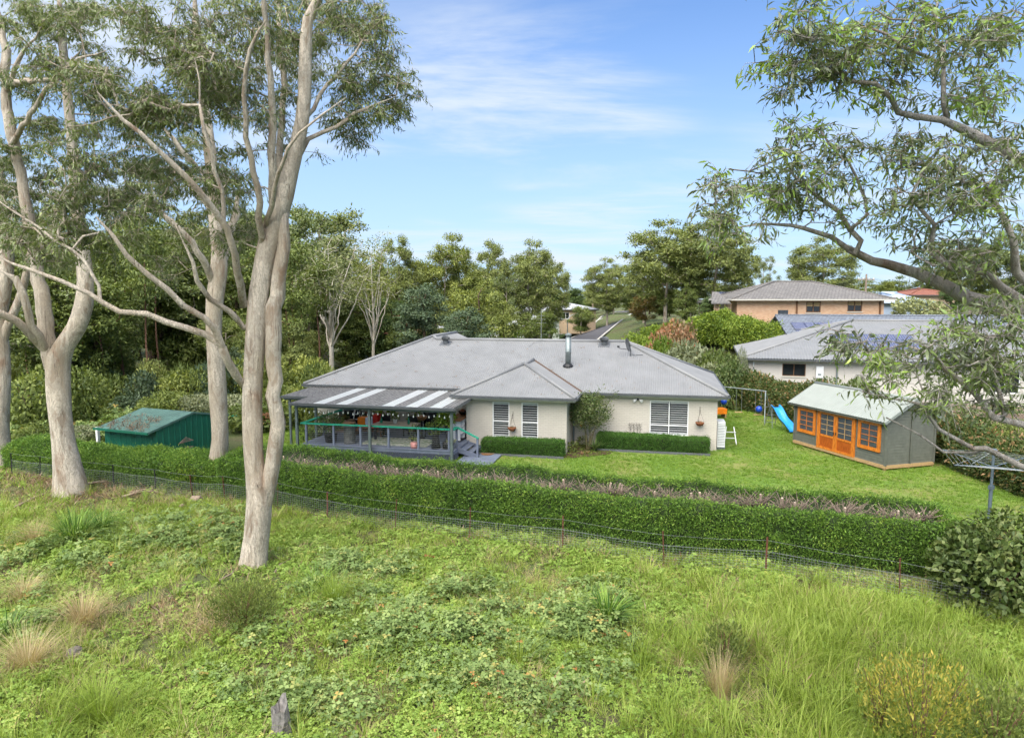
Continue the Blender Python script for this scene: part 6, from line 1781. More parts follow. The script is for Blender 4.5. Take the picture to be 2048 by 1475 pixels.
# street lamps, poles
def lamp(px, py, Y, h, dx, label):
    p = W(px, py, Y); e = empty('street_lamp', (p.x, p.y, p.z - h), 0, label, 'street lamp', 'street lamps')
    MB().tube([(0, 0, -1.0), (0, 0, h * 0.82), (dx * 0.12, 0, h * 0.93), (dx * 0.45, 0, h), (dx, 0, h * 1.03)], [0.11, 0.09, 0.08, 0.07, 0.06], 8).build('pole', M['wire'], e, True)
    MB().bar((dx, 0, h * 1.03), (dx * 1.25, 0, h * 1.03), 0.22, 0.12).build('lamp_head', M['white'], e)
lamp(1043, 632, 100, 6.0, 2.2, 'pale street lamp beside the white cottage, arm towards the street')
lamp(1135, 630, 118, 6.0, 1.6, 'street lamp before the tan brick house')
lamp(864, 650, 82, 5.5, -1.8, 'street lamp above the left roof vent, arm to the woodland')
def pole(px, py, Y, h, label):
    p = W(px, py, Y); e = empty('power_pole', (p.x, p.y, p.z - h), 0, label, 'power pole', 'power poles')
    MB().tube([(0, 0, -1), (0, 0, h)], [0.17, 0.12], 8).build('pole', M['deadwood'], e); MB().box(-1.2, 1.2, -0.06, 0.06, h - 0.8, h - 0.66).build('cross_arm', M['deadwood'], e)
    for x in (-1.05, -0.4, 0.4, 1.05): MB().lathe([(0.05, 0), (0.06, 0.12), (0.03, 0.16)], (x, 0, h - 0.655), 6).build('insulator', M['white'], e)
    return p
p1 = pole(1186, 575, 150, 9, 'power pole beyond the tan brick house'); p2 = pole(1733, 548, 96, 9, 'power pole above the pale blue house'); p3 = pole(1945, 560, 110, 9, 'power pole behind the overhanging limb')
p0 = W(1060, 580, 190)
for k, (a_, b_) in enumerate(((p0, p1), (p1, W(1480, 577, 120)), (W(1480, 577, 120), p2), (p2, p3), (p3, W(2100, 560, 130)))):
    e = empty('power_line', (0, 0, 0), 0, ['overhead wires beyond the street lamp', 'overhead wires crossing behind the tall gums', 'overhead wires above the brick roof', 'overhead wires behind the overhanging limb', 'overhead wires leaving past the last pole'][k], 'power line')
    for o in (-1.0, -0.4, 0.4, 1.0):
        A_, B_ = a_ + Vector((o, 0, -0.5)), b_ + Vector((o, 0, -0.5))
        MB().tube([A_.lerp(B_, q) - Vector((0, 0, 1.2 * 4 * q * (1 - q))) for q in np.linspace(0, 1, 9)], 0.012, 3).build('wire', M['gutter'], e)
# ------------------------------------------------------------------ the big gums on the left
def big_gum(name, label, Y, limbs, blobs, seed, per, leaf, spread, base, bark='gum', leafm='gum', wr=0.20, six=False, okz=4.0, step=0.4, tip=0.008, droop=1.4, wob=0.03, tf=(8, 0.24), lf=0.78, cnt=0.8, tw_=(5, 9, 0.42, 0.0045)):
    rng = np.random.default_rng(seed)
    sk = Skeleton(rng)
    for k, l in enumerate(limbs):
        q = px_path(l, Y)
        if k or bark == 'gum2': q = [(*p[:3], p[3] * (lf if k > 1 or bark == 'gum2' else 0.97)) for j, p in enumerate(q)]
        sk.limb(q, parent=None if k else False, step=0.35, wob=wob * (0 if k == 0 else 1))
    sk.ok[:sk.n] = (sk.p[:sk.n, 2] > okz) & (sk.r[:sk.n] < 0.30)
    A = blob_points([(*b[:6], max(8, int(b[6] * (cnt if bark == 'gum' else 1)))) for b in blobs], rng, *tf); tn = tf[0]
    sk.reach(A, step, 0.14, 0.25, tip); sk.radii(tip)
    e = empty(name, base, 0, label, 'tree')
    cm, tw = twig_leaves(name, A, rng, tw_[0], tw_[1], tw_[2], leaf, wr, L[leafm], M[bark], droop, six, tn, tw_[3])
    for nm, me in (('trunk', sk.mesh(name + '_trunk', M[bark], 0.055)), ('crown', cm), ('twigs', tw)):
        o = link_mesh(nm, me, e); o.location = -Vector(base)
        if nm == 'twigs': tag(o, kind='stuff')
    return e
ta = G(507, 1130)
big_gum('gum_tree', 'tall pale gum with twin trunks standing in front of the hedge', ta.y, [
    [(507, 1142, 34), (508, 1118, 27), (513, 1075, 25), (517, 1030, 26), (519, 990, 27), (511, 950, 21), (506, 900, 19), (504, 819, 19), (506, 760, 19), (510, 703, 20), (513, 646, 19.5), (516, 600, 19.5), (524, 550, 19), (537, 490, 20), (552, 440, 20), (567, 390, 19), (580, 340, 17), (594, 290, 15), (604, 240, 13.5), (609, 190, 12.5), (610, 140, 12), (612, 80, 11), (616, 40, 10), (640, -10, 8), (660, -60, 6)],
    [(530, 1000, 19), (540, 965, 16), (545, 934, 16), (552, 876, 16), (553, 819, 15), (550, 760, 15), (549, 703, 15.5), (548, 646, 15.5), (553, 590, 15.5), (559, 550, 15), (565, 490, 13.5), (569, 430, 11), (571, 380, 8, 18.6), (560, 310, 7, 19.0), (568, 220, 6, 19.3), (563, 120, 5.5, 19.6), (558, 0, 5, 20), (552, -80, 4, 20)],
    [(545, 455, 11), (546, 380, 10, 17.8), (546, 300, 9.5, 17.5), (545, 220, 8.5, 17.3), (538, 120, 7.5, 17.0), (531, 20, 6.5, 16.8), (525, -70, 5, 16.6)],
    [(527, 500, 9), (522, 440, 8, 17.6), (515, 370, 7.5, 17.2), (497, 280, 7, 16.8), (487, 190, 6, 16.5), (500, 100, 5, 16.2), (530, 30, 4, 16)],
    [(530, 470, 7), (540, 410, 6, 17.5), (560, 350, 5, 17), (580, 300, 4.2, 16.6), (600, 262, 3.2, 16.5), (640, 235, 2.5, 16.6), (690, 195, 1.8, 16.8)],
    [(585, 330, 7), (620, 282, 6, 18.5), (670, 250, 5, 19), (730, 215, 4, 19.5), (790, 195, 2.5, 20)],
    [(600, 255, 6), (640, 190, 5, 18.8), (690, 130, 4, 19.2), (740, 60, 3, 19.6)],
    [(487, 610, 11), (483, 570, 10, 17.7), (470, 510, 9, 17.2), (452, 455, 8.5, 16.8), (420, 410, 8, 16.4), (370, 350, 7, 16.0), (310, 295, 6, 15.7), (250, 240, 5, 15.4), (190, 180, 4, 15.2)],
    [(447, 445, 6, 16.8), (440, 380, 5.5, 16.6), (420, 300, 5, 16.3), (400, 210, 4, 16.1), (390, 120, 3, 16)],
    [(487, 655, 8), (455, 618, 7, 17.6), (418, 598, 6.5, 17.2), (398, 560, 6, 16.9), (385, 520, 5, 16.7), (360, 470, 4, 16.5)],
    [(486, 770, 10), (474, 752, 11, 17.8), (455, 722, 11, 17.5), (444, 695, 11, 17.3), (432, 662, 9, 17.0), (405, 636, 8, 16.8), (370, 610, 7.5, 16.6), (335, 578, 7, 16.3), (292, 545, 6.5, 16.1), (258, 508, 6, 15.9), (225, 465, 5, 15.7), (190, 430, 4, 15.6)],
    [(443, 690, 9, 17.3), (415, 668, 9, 17.1), (372, 658, 8.5, 16.9), (330, 645, 8, 16.8), (290, 628, 7.5, 16.6), (240, 622, 7, 16.5), (205, 607, 6.5, 16.4), (180, 585, 6, 16.3), (120, 562, 5.5, 16.1), (60, 537, 5, 16.0), (-10, 508, 4, 15.9)],
    [(200, 600, 5, 16.4), (198, 570, 4.5, 16.4), (170, 520, 4, 16.3), (110, 480, 3.5, 16.2), (40, 430, 3, 16.1), (-20, 390, 2.5, 16)],
], [(690, 110, 20.3, 130, 120, 2.2, 210), (760, 160, 20.9, 75, 90, 1.2, 90), (650, 30, 19.8, 140, 70, 2, 130), (700, 235, 19.8, 70, 45, 1.2, 60), (480, 90, 18.1, 120, 110, 2, 190), (400, 200, 17.7, 130, 110, 1.8, 170), (300, 180, 17.1, 130, 110, 1.5, 150), (440, 330, 18.1, 70, 90, 1.3, 70), (300, 380, 17.5, 110, 80, 1.3, 95), (180, 330, 17, 110, 100, 1.2, 100), (470, 470, 18.7, 50, 60, 0.8, 40), (210, 470, 17.3, 90, 60, 0.8, 60), (80, 450, 17.3, 90, 70, 0.8, 70), (560, 180, 19.5, 60, 120, 1.6, 70), (330, 60, 17.3, 120, 70, 1.5, 100), (140, 120, 16.7, 110, 100, 1.2, 80)],
    101, 46, 0.15, 0.14, (ta.x, ta.y, 0))
tb_ = G(142, 985)
big_gum('gum_tree', 'stout pale gum forking into thick limbs beside the short hedge', tb_.y, [
    [(142, 1000, 42), (141, 975, 31), (135, 935, 25), (126, 880, 22), (119, 820, 21), (116, 760, 21), (118, 715, 22), (130, 690, 18), (153, 655, 17), (168, 610, 17), (171, 560, 15), (163, 490, 13), (155, 430, 12), (150, 360, 11), (143, 270, 9), (132, 160, 8), (122, 50, 7), (115, -60, 5)],
    [(106, 730, 17), (98, 690, 16), (92, 640, 15), (82, 580, 14), (72, 530, 12), (60, 450, 11), (42, 360, 10), (22, 260, 10), (12, 190, 9), (8, 100, 8), (-5, 0, 7)],
    [(96, 710, 11), (78, 670, 10, 24.6), (56, 625, 9.5, 24.2), (46, 590, 9, 24), (30, 555, 8, 24), (0, 540, 7, 23.8)],
    [(92, 700, 11), (62, 668, 10, 24.5), (30, 640, 9.5, 24), (-10, 622, 9, 23.6), (-60, 600, 8, 23)],
    [(70, 520, 8), (100, 470, 7, 26), (130, 400, 6, 26.5), (190, 330, 5, 27)],
    [(22, 290, 7), (60, 230, 6, 24), (120, 150, 5, 23.5), (170, 90, 4, 23)],
    [(10, 185, 6), (40, 120, 5, 24.5), (90, 40, 4, 24)],
    [(12, 170, 6), (60, 160, 5.5, 22), (120, 155, 5, 21), (160, 120, 4, 20.5), (210, 100, 3, 20)],
], [(60, 110, 26, 110, 120, 2.5, 130), (180, 200, 27, 110, 110, 2.5, 140), (60, 300, 26.3, 90, 80, 2.5, 110), (200, 60, 25.5, 120, 70, 2.5, 100), (150, 400, 27.5, 120, 80, 2.2, 130), (20, 440, 26, 70, 70, 2, 80), (110, 30, 23.5, 120, 50, 2, 90)],
    202, 42, 0.17, 0.17, (tb_.x, tb_.y, 0))
tc_ = G(430, 985)
big_gum('gum_tree', 'slim pale gum rising through the hedge gap behind the twin trunks', tc_.y + 1.0, [
    [(425, 1000, 30), (428, 970, 22), (434, 930, 18), (440, 880, 17), (436, 800, 17), (432, 720, 16), (428, 660, 15), (430, 600, 17), (437, 550, 17), (438, 500, 14), (430, 430, 13), (424, 350, 12), (414, 250, 10), (402, 150, 8), (392, 50, 7), (388, -40, 5)],
    [(436, 545, 10), (455, 490, 9, 27), (470, 430, 8, 27.4), (480, 370, 6, 27.6)],
    [(428, 570, 10), (405, 520, 9, 25.5), (370, 470, 8, 25), (330, 430, 7, 24.6), (290, 400, 6, 24.2)],
    [(424, 360, 7), (380, 320, 6, 25), (330, 260, 5, 24.6), (300, 200, 4, 24.4)],
    [(428, 430, 7), (390, 380, 6, 27), (340, 340, 5, 27.6), (290, 330, 4, 28)],
], [(360, 300, 27.8, 120, 110, 2.6, 170), (460, 400, 28.8, 80, 90, 2, 100), (300, 430, 27.3, 110, 80, 2.2, 120), (400, 480, 27.8, 100, 60, 2, 90), (420, 150, 28.3, 110, 110, 2.5, 130), (260, 330, 27.3, 90, 90, 2, 90), (350, 530, 27.8, 70, 40, 1.5, 45)],
    303, 42, 0.17, 0.17, (tc_.x, tc_.y + 1.0, 0))
td_ = G(2, 945)
big_gum('gum_tree', 'pale gum cut by the picture edge behind the stout forked gum', td_.y + 1.5, [
    [(-4, 965, 34), (-2, 930, 22), (-2, 860, 18), (2, 780, 16), (2, 700, 15), (-2, 640, 14), (8, 580, 13), (14, 520, 12), (6, 440, 10), (-5, 340, 9), (-20, 230, 7)],
    [(2, 690, 9), (30, 620, 8), (50, 560, 7), (60, 500, 6), (95, 440, 5)],
], [(40, 430, 30, 70, 70, 2.5, 70), (0, 320, 30, 90, 90, 2.5, 80), (110, 500, 31, 60, 50, 2, 45)],
    404, 30, 0.18, 0.32, (td_.x, td_.y + 1.5, 0))
# thin mossy branch with short stubs on the twin gum is part of the crown above

# ------------------------------------------------------------------ gum overhanging from the right
RY = 8.6
big_gum('overhanging_gum', 'grey gum whose crooked limbs hang into view over the garden', RY, [
    [(2500, 1900, 60, 8.4), (2490, 1500, 50, 8.4), (2470, 1100, 44, 8.4), (2440, 800, 38, 8.4), (2380, 560, 32, 8.5), (2300, 420, 26, 8.5), (2180, 370, 20, 8.5), (2060, 330, 15, 8.5), (1985, 288, 14, 8.5), (1925, 258, 12, 8.5), (1885, 240, 9, 8.5), (1830, 233, 8, 8.5), (1796, 225, 7.5, 8.4), (1782, 195, 7, 8.3), (1752, 168, 6, 8.2), (1700, 162, 5, 8.1), (1675, 145, 4, 8.0), (1640, 125, 3, 8.0)],
    [(2400, 720, 30, 8.4), (2280, 660, 27, 8.6), (2160, 625, 25, 8.7), (2048, 605, 23, 8.8), (1980, 602, 21, 8.8), (1930, 588, 19, 8.8), (1880, 568, 17, 8.8), (1830, 552, 15, 8.8), (1770, 540, 13, 8.8), (1735, 518, 11.5, 8.7), (1706, 497, 10, 8.7), (1662, 474, 7.5, 8.6), (1610, 462, 6, 8.5), (1575, 452, 5, 8.5), (1530, 452, 3.5, 8.4), (1480, 440, 2.5, 8.3), (1440, 400, 2, 8.3)],
    [(1712, 505, 9, 8.7), (1722, 482, 7.5, 8.6), (1700, 460, 7, 8.6), (1668, 425, 6.5, 8.5), (1625, 385, 5, 8.4), (1590, 350, 4, 8.3), (1560, 330, 3, 8.3), (1510, 325, 2.5, 8.2), (1460, 340, 2, 8.2)],
    [(1700, 460, 5, 8.6), (1735, 430, 5, 8.6), (1738, 390, 4.5, 8.6), (1715, 350, 4, 8.5), (1680, 320, 3.5, 8.5), (1640, 310, 3, 8.4)],
    [(1895, 245, 7, 8.5), (1888, 205, 7, 8.5), (1894, 150, 6, 8.5), (1885, 90, 5.5, 8.6), (1860, 60, 4.5, 8.6), (1852, 20, 3.5, 8.7), (1860, -20, 3, 8.7)],
    [(1890, 132, 5.5, 8.5), (1850, 115, 5, 8.4), (1800, 95, 4.5, 8.3), (1765, 75, 4, 8.2), (1740, 50, 3, 8.1), (1690, 70, 2.5, 8.0), (1620, 90, 2, 8)],
    [(2440, 800, 26, 8.4), (2300, 250, 16, 8.0), (2150, 80, 10, 8.0), (2048, 42, 7, 8.0), (1960, 50, 6, 8.0), (1890, 38, 5, 8.0), (1840, 45, 4, 8.0), (1790, 30, 3, 7.9), (1750, 0, 2.5, 7.9)],
    [(1985, 288, 8, 8.5), (1990, 240, 7, 8.8), (1980, 180, 6, 9.0), (1990, 140, 5, 9.1), (1960, 120, 4, 9.2), (1900, 120, 3, 9.3)],
    [(2060, 330, 8, 8.5), (2035, 245, 7, 8.1), (1990, 240, 6, 7.9), (1960, 258, 5, 7.8), (1920, 250, 4, 7.8)],
    [(2150, 625, 17, 8.7), (2060, 560, 13, 8.3), (2030, 540, 12, 8.2), (2025, 480, 9, 8.1), (2010, 420, 8, 8.1), (1985, 380, 6, 8.0), (1950, 350, 4, 8.0)],
    [(2048, 605, 14, 8.8), (1960, 545, 11, 8.4), (1900, 530, 9, 8.2), (1870, 500, 8, 8.1), (1865, 440, 6, 8.0), (1840, 390, 5, 8.0), (1850, 330, 4, 8.0), (1800, 340, 3, 7.9)],
    [(2440, 900, 24, 8.4), (2200, 960, 14, 8.0), (2048, 940, 9, 7.8), (1985, 915, 8, 7.7), (1925, 880, 6.5, 7.6), (1870, 850, 5, 7.6), (1840, 815, 4, 7.6), (1800, 800, 3, 7.5), (1750, 800, 2, 7.5)],
    [(2440, 850, 22, 8.4), (2200, 880, 14, 8.0), (2060, 860, 10, 7.8), (2000, 820, 9, 7.7), (1950, 780, 7.5, 7.7), (1900, 740, 6, 7.6), (1860, 700, 4.5, 7.6), (1800, 690, 3, 7.5), (1740, 720, 2, 7.5)],
    [(2010, 830, 7, 7.7), (1985, 760, 6, 7.8), (1960, 700, 5, 7.9), (1930, 650, 4, 8.0), (1890, 610, 3, 8.0)],
    [(1950, 905, 5, 7.7), (1880, 905, 4, 7.6), (1830, 870, 3, 7.5), (1770, 850, 2, 7.5)],
], [(1600, 70, 8.1, 75, 75, 0.7, 62), (1570, 150, 8.1, 55, 40, 0.6, 34), (1680, 110, 8.2, 90, 70, 0.7, 55), (1800, 60, 8.2, 110, 60, 0.8, 65), (1950, 70, 8.3, 110, 70, 1.0, 70), (1940, 170, 8.7, 100, 60, 1.0, 62), (1800, 180, 8.4, 60, 50, 0.5, 32), (1600, 295, 8.3, 110, 45, 0.6, 52), (1500, 390, 8.3, 90, 60, 0.6, 62), (1640, 380, 8.4, 90, 55, 0.7, 46), (1850, 330, 8.1, 100, 60, 0.8, 66), (1970, 400, 8.1, 85, 75, 0.9, 66), (1800, 420, 8.2, 90, 50, 0.8, 44), (1920, 500, 8.2, 120, 50, 0.9, 46), (1460, 450, 8.3, 50, 30, 0.4, 22), (1860, 700, 7.7, 120, 55, 0.8, 50), (1960, 650, 7.9, 100, 60, 0.8, 45), (1770, 770, 7.5, 60, 60, 0.5, 22), (1910, 780, 7.6, 110, 60, 0.8, 42), (2000, 740, 7.7, 70, 80, 0.8, 54), (1700, 720, 7.6, 55, 35, 0.5, 18), (2020, 300, 8.4, 50, 60, 0.8, 34)],
    505, 15, 0.108, 0.07, (15.2, 8.4, 0), bark='gum2', leafm='gumnear', wr=0.21, six=True, okz=4.3, step=0.17, tip=0.006, droop=0.75, wob=0.045, tf=(5, 0.13), lf=0.72, tw_=(3, 6, 0.24, 0.0032))

# ------------------------------------------------------------------ kinds of tree for the middle distance
rk_ = np.random.default_rng(7)
def gum_clumps(rng, h, w, n, zlo=0.45, rr=(0.16, 0.26), c=22, top=1.0):
    """clumps over a domed crown between zlo*h and h, a few inside it"""
    out = []; zc = (zlo + 1.0) / 2; hr = (1.0 - zlo) / 2
    for i in range(n):
        u = unit(rng.normal(size=3)); k = rng.uniform(0.72, 0.98) if i < n * 0.75 else rng.uniform(0.2, 0.65)
        q = rng.uniform(*rr) * w
        bulge = 1.0 if u[2] < 0.2 else 1.0
        x, y = u[0] * k * (w - q * 0.5), u[1] * k * (w - q * 0.5)
        z = zc * h + u[2] * k * (hr * h - q * 0.4)
        out.append((x, y, z, q, q * 0.6, c))
    return out
KIND = {}
def kind(key, h, w, n, bark, lm, seed, per=20, leaf=0.34, zlo=0.45, rr=(0.2, 0.32), c=18, tr=0.28, spread=0.32, droop=0.3, fork=0.45, stems=1, lean=0.0, wr=0.42, trunk_top=0.8, twig=0.03):
    rng = np.random.default_rng(seed)
    KIND[key] = kind_tree(key, rng, h, tr, gum_clumps(rng, h, w, n, zlo, rr, c), L[lm], leaf, per, spread, droop, lean, fork, trunk_top, M[bark], wr, twig, 0.014, stems)
kind('broad', 16, 6.4, 125, 'gumfar', 'olive', 1, per=24, c=10, zlo=0.20, rr=(0.11, 0.22), leaf=0.34, spread=0.30)
kind('broad2', 16, 5.6, 100, 'gumfar', 'gum', 2, per=24, c=10, zlo=0.25, rr=(0.11, 0.23), leaf=0.34, spread=0.30, lean=0.3)
kind('open', 17, 5.5, 40, 'gumfar', 'olive', 3, per=18, c=10, rr=(0.11, 0.22), zlo=0.44, leaf=0.34, spread=0.32)
KIND['slim'] = fan_tree('slim', np.random.default_rng(4), 15, 2.9, M['palebark'], L['pale'])
kind('dense', 12, 3.8, 75, 'brownbark', 'mid', 5, per=20, c=10, zlo=0.10, rr=(0.13, 0.27), leaf=0.32, spread=0.32, fork=0.2)
kind('darkdense', 11, 3.4, 70, 'brownbark', 'dark', 6, per=20, c=10, zlo=0.06, rr=(0.13, 0.27), leaf=0.30, spread=0.32, fork=0.15)
kind('sapling', 9, 1.6, 12, 'redbark', 'mid', 8, per=16, c=12, zlo=0.5, rr=(0.25, 0.4), leaf=0.24, tr=0.09, fork=0.4, twig=0.015)
kind('street', 6, 3.0, 34, 'gumfar', 'autumn', 9, per=28, c=14, zlo=0.18, rr=(0.2, 0.34), leaf=0.22, fork=0.3, tr=0.16, spread=0.24)
# a conifer
def conifer(seed, h=9, w=2.2):
    rng = np.random.default_rng(seed); cl = []
    for i in range(46):
        z = rng.uniform(0.06, 0.97); a = rng.uniform(0, 6.28); r = w * (1 - z) * math.sqrt(rng.uniform(0.2, 1))
        cl.append((r * math.cos(a), r * math.sin(a), z * h, 0.5 * (1.2 - z), 0.35, 9))
    return kind_tree('conifer', rng, h, 0.14, cl, L['dark'], 0.26, 16, 0.26, 0.2, 0, 0.1, 0.95, M['brownbark'], 0.35, 0.02, 0.014)
KIND['conifer'] = conifer(12)
SPEC = {'broad': 16, 'broad2': 16, 'open': 17, 'slim': 15, 'dense': 12, 'darkdense': 11, 'sapling': 9, 'street': 6, 'conifer': 9}
def tree(key, px, ytop, Y, label, lm=None, wide=1.0, cat='tree', group=None, name='gum_tree'):
    p = W(px, ytop, Y); g = hz(p.x, p.y); h = max(2.0, p.z - g)
    s = h / SPEC[key]
    e = place_plant(name, KIND[key], (p.x, p.y, g - 0.1), s * wide, rk_.uniform(0, 6.28), label, cat, group, leafm=L[lm] if lm else None, sz=s)
    return e
_ones = ['', 'first', 'second', 'third', 'fourth', 'fifth', 'sixth', 'seventh', 'eighth', 'ninth', 'tenth', 'eleventh', 'twelfth', 'thirteenth', 'fourteenth', 'fifteenth', 'sixteenth', 'seventeenth', 'eighteenth', 'nineteenth']
_tens = {2: ('twenty', 'twentieth'), 3: ('thirty', 'thirtieth'), 4: ('forty', 'fortieth'), 5: ('fifty', 'fiftieth'), 6: ('sixty', 'sixtieth')}
ORD = [_ones[k] if k < 20 else (_tens[k // 10][1] if k % 10 == 0 else _tens[k // 10][0] + '-' + _ones[k % 10]) for k in range(1, 70)]
# middle trees, left to right
tree('open', 640, 385, 78, 'tall open umbrella gum crowning the trees beside the twin trunks', 'olive', 1.0)
tree('slim', 655, 468, 58, 'slender gum with bare white branches behind the left roof hip', 'pale', 1.35)
tree('slim', 742, 480, 62, 'slender pale gum close beside the white-branched gum', 'yellowgum', 0.95)
tree('broad2', 795, 468, 80, 'dark olive gum right of the slender pale gums', 'olive', 0.62)
tree('broad', 892, 462, 82, 'light green spreading gum with forked white limbs', 'yellowgum', 0.72)
tree('darkdense', 848, 560, 58, 'dark bluish wattle above the left roof vent', 'fern', 1.0, name='wattle_tree')
tree('dense', 958, 545, 62, 'yellow-green leafy tree behind the long ridge', 'yellowgum', 1.0, name='leafy_tree')
tree('darkdense', 935, 608, 56, 'round dark tree just behind the ridge', 'fern', 1.0, name='leafy_tree')
tree('broad2', 985, 478, 98, 'grey-limbed gum left of the tall street gum', 'olive', 0.7)
tree('broad', 1060, 474, 96, 'tall rounded gum standing over the white cottage', 'olive', 0.66)
tree('open', 1012, 530, 92, 'lower spreading gum under the tall rounded gum', 'gum', 0.7)
tree('dense', 720, 560, 70, 'bushy green tree behind the slender gum trunks', 'mid', 1.2, name='leafy_tree')
tree('darkdense', 780, 590, 66, 'dark leafy tree beside the red tiled house', 'dark', 1.1, name='leafy_tree')
tree('conifer', 1103, 570, 112, 'dark pointed conifer behind the tall rounded gum', 'dark', 1.2, name='conifer')
tree('conifer', 1150, 572, 140, 'dark conifer beside the power pole', 'dark', 2.0, name='conifer')
tree('broad', 1216, 512, 122, 'lone domed gum behind the street', 'olive', 0.95)
tree('broad', 1335, 436, 92, 'great spreading gum over the street, the larger left half', 'olive', 1.15)
tree('broad2', 1428, 418, 88, 'great tall gum with pink trunk over the coral bush', 'olive', 1.15)
tree('dense', 1372, 560, 86, 'round green tree between the two great gums', 'mid', 0.8, name='leafy_tree')
tree('darkdense', 1420, 590, 80, 'dark bush below the great gums', 'dark', 1.1, name='leafy_tree')
tree('open', 1528, 500, 112, 'thin open gum beyond the solar roofed house', 'olive', 0.55)
tree('dense', 1562, 545, 110, 'dark rounded tree left of the umbrella gum', 'mid', 0.8, name='leafy_tree')
tree('broad', 1650, 468, 105, 'flat-topped umbrella gum behind the brick house', 'olive', 1.05)
tree('conifer', 1778, 560, 100, 'yellow conifer beside the pale blue house', 'yellowgum', 1.3, name='conifer')
tree('dense', 1800, 545, 115, 'leafy tree behind the pale blue house', 'mid', 1.3, name='leafy_tree')
for k, (px, yt, Y, ky, lm) in enumerate(((1880, 500, 112, 'broad2', 'gum'), (1950, 470, 105, 'broad', 'olive'), (2030, 450, 100, 'broad2', 'gum'), (1905, 560, 90, 'darkdense', 'dark'), (1990, 570, 84, 'dense', 'mid'), (2060, 560, 80, 'darkdense', 'dark'))):
    tree(ky, px, yt, Y, ORD[k] + ' tree of the dark stand behind the overhanging limb', lm, 0.9, group='dark stand on the skyline')
for k, (px, yt, Y, ky, lm, wd) in enumerate(((1135, 590, 170, 'darkdense', 'dark', 1.5), (1160, 580, 180, 'dense', 'mid', 1.4), (1190, 585, 175, 'dense', 'olive', 1.5), (1225, 575, 190, 'broad', 'olive', 1.2), (1262, 560, 170, 'dense', 'mid', 1.5), (1300, 575, 150, 'dense', 'olive', 1.6), (1340, 590, 130, 'darkdense', 'mid', 1.6), (1385, 600, 120, 'dense', 'mid', 1.5))):
    tree(ky, px, yt, Y, 'tree closing the far end of the street, ' + ORD[k] + ' from the left', lm, wd, group='trees closing the street', name='background_tree')
tree('street', 1292, 586, 100, 'russet and olive street tree with a pale trunk', 'autumn', 0.95, name='street_tree')
for k, (px, yt, Y, lm) in enumerate(((1078, 618, 92, 'mid'), (1162, 608, 118, 'mid'), (1218, 598, 165, 'autumn'), (1056, 632, 96, 'autumn'), (1250, 606, 185, 'mid'), (1010, 640, 84, 'bright'))):
    tree('street', px, yt, Y, ['leafy street tree before the white cottage', 'round street tree on the verge by the tan house', 'reddish street tree left of the road', 'purple-leaved street tree beside the street lamp', 'far street tree where the road ends', 'yellowish street tree above the ridge'][k], lm, 1.0, name='street_tree')
# far rim of trees so the land ends in leaves
xi = 0
for px in range(-60, 2160, 46):
    Y = 140 + (px * 37 % 60); yt = 556 + (px * 53 % 34)
    xi += 1
    tree(['dense', 'broad', 'dense', 'darkdense'][xi % 4], px, yt, Y, 'far tree closing the view, ' + ORD[xi - 1] + ' from the left along the rim', ['olive', 'mid', 'gum', 'mid'][xi % 4], 1.7, group='far rim of trees', name='far_tree')
# second rank filling the view behind the ridge
for k, (px, yt, Y, ky, lm, wd) in enumerate(sorted(((570, 470, 84, 'broad2', 'olive', 0.9), (612, 520, 72, 'dense', 'mid', 1.0), (690, 500, 88, 'broad', 'olive', 0.8), (760, 520, 84, 'dense', 'yellowgum', 0.9), (830, 520, 90, 'broad2', 'gum', 0.8), (870, 600, 70, 'dense', 'olive', 1.2), (930, 520, 88, 'dense', 'olive', 0.9), (1000, 590, 80, 'dense', 'olive', 1.0), (1100, 500, 104, 'broad', 'olive', 0.6), (690, 620, 66, 'darkdense', 'mid', 1.2), (610, 640, 60, 'dense', 'olive', 1.0), (800, 640, 64, 'dense', 'mid', 1.0), (1290, 500, 108, 'broad', 'olive', 0.8), (1385, 470, 104, 'broad', 'gum', 0.8), (1480, 480, 96, 'broad2', 'olive', 0.7), (1330, 570, 100, 'dense', 'mid', 1.0), (1460, 560, 100, 'dense', 'olive', 1.0), (1600, 560, 118, 'dense', 'mid', 1.0), (1700, 540, 120, 'dense', 'olive', 1.2), (560, 590, 66, 'dense', 'mid', 1.0)))):
    tree(ky, px, yt, Y, 'background tree behind the roofs, ' + ORD[k] + ' from the left in the second rank', lm, wd, group='second rank of trees', name='background_tree')

# ------------------------------------------------------------------ the woodland on the left
rw = np.random.default_rng(17)
wood = []
for k in range(62):
    Y = rw.uniform(44, 95); px = rw.uniform(-80, 640)
    top = rw.uniform(400, 540) if Y > 60 else rw.uniform(470, 640)
    wood.append((px, top, Y, rw.choice(['dense', 'darkdense', 'broad2', 'sapling', 'open', 'dense', 'sapling'])))
wood.sort()
wn_ = {}
for (px, top, Y, ky) in wood:
    if ky == 'sapling': top = max(top, 560)
    kn = {'dense': 'bushy green tree', 'darkdense': 'dark bushy tree', 'broad2': 'tall grey gum', 'sapling': 'thin red-stemmed sapling', 'open': 'tall open gum'}[str(ky)]
    wn_[kn] = wn_.get(kn, 0) + 1
    tree(str(ky), px, top, Y, kn + ' in the woodland, ' + ORD[wn_[kn] - 1] + ' of its kind from the left', {'dense': rw.choice(['mid', 'olive', 'yellowgum', 'gum', 'mid']), 'darkdense': rw.choice(['dark', 'fern', 'mid', 'mid']), 'broad2': 'gum', 'sapling': 'mid', 'open': 'olive'}[str(ky)], rw.uniform(0.85, 1.25), group='left woodland', name='woodland_tree')
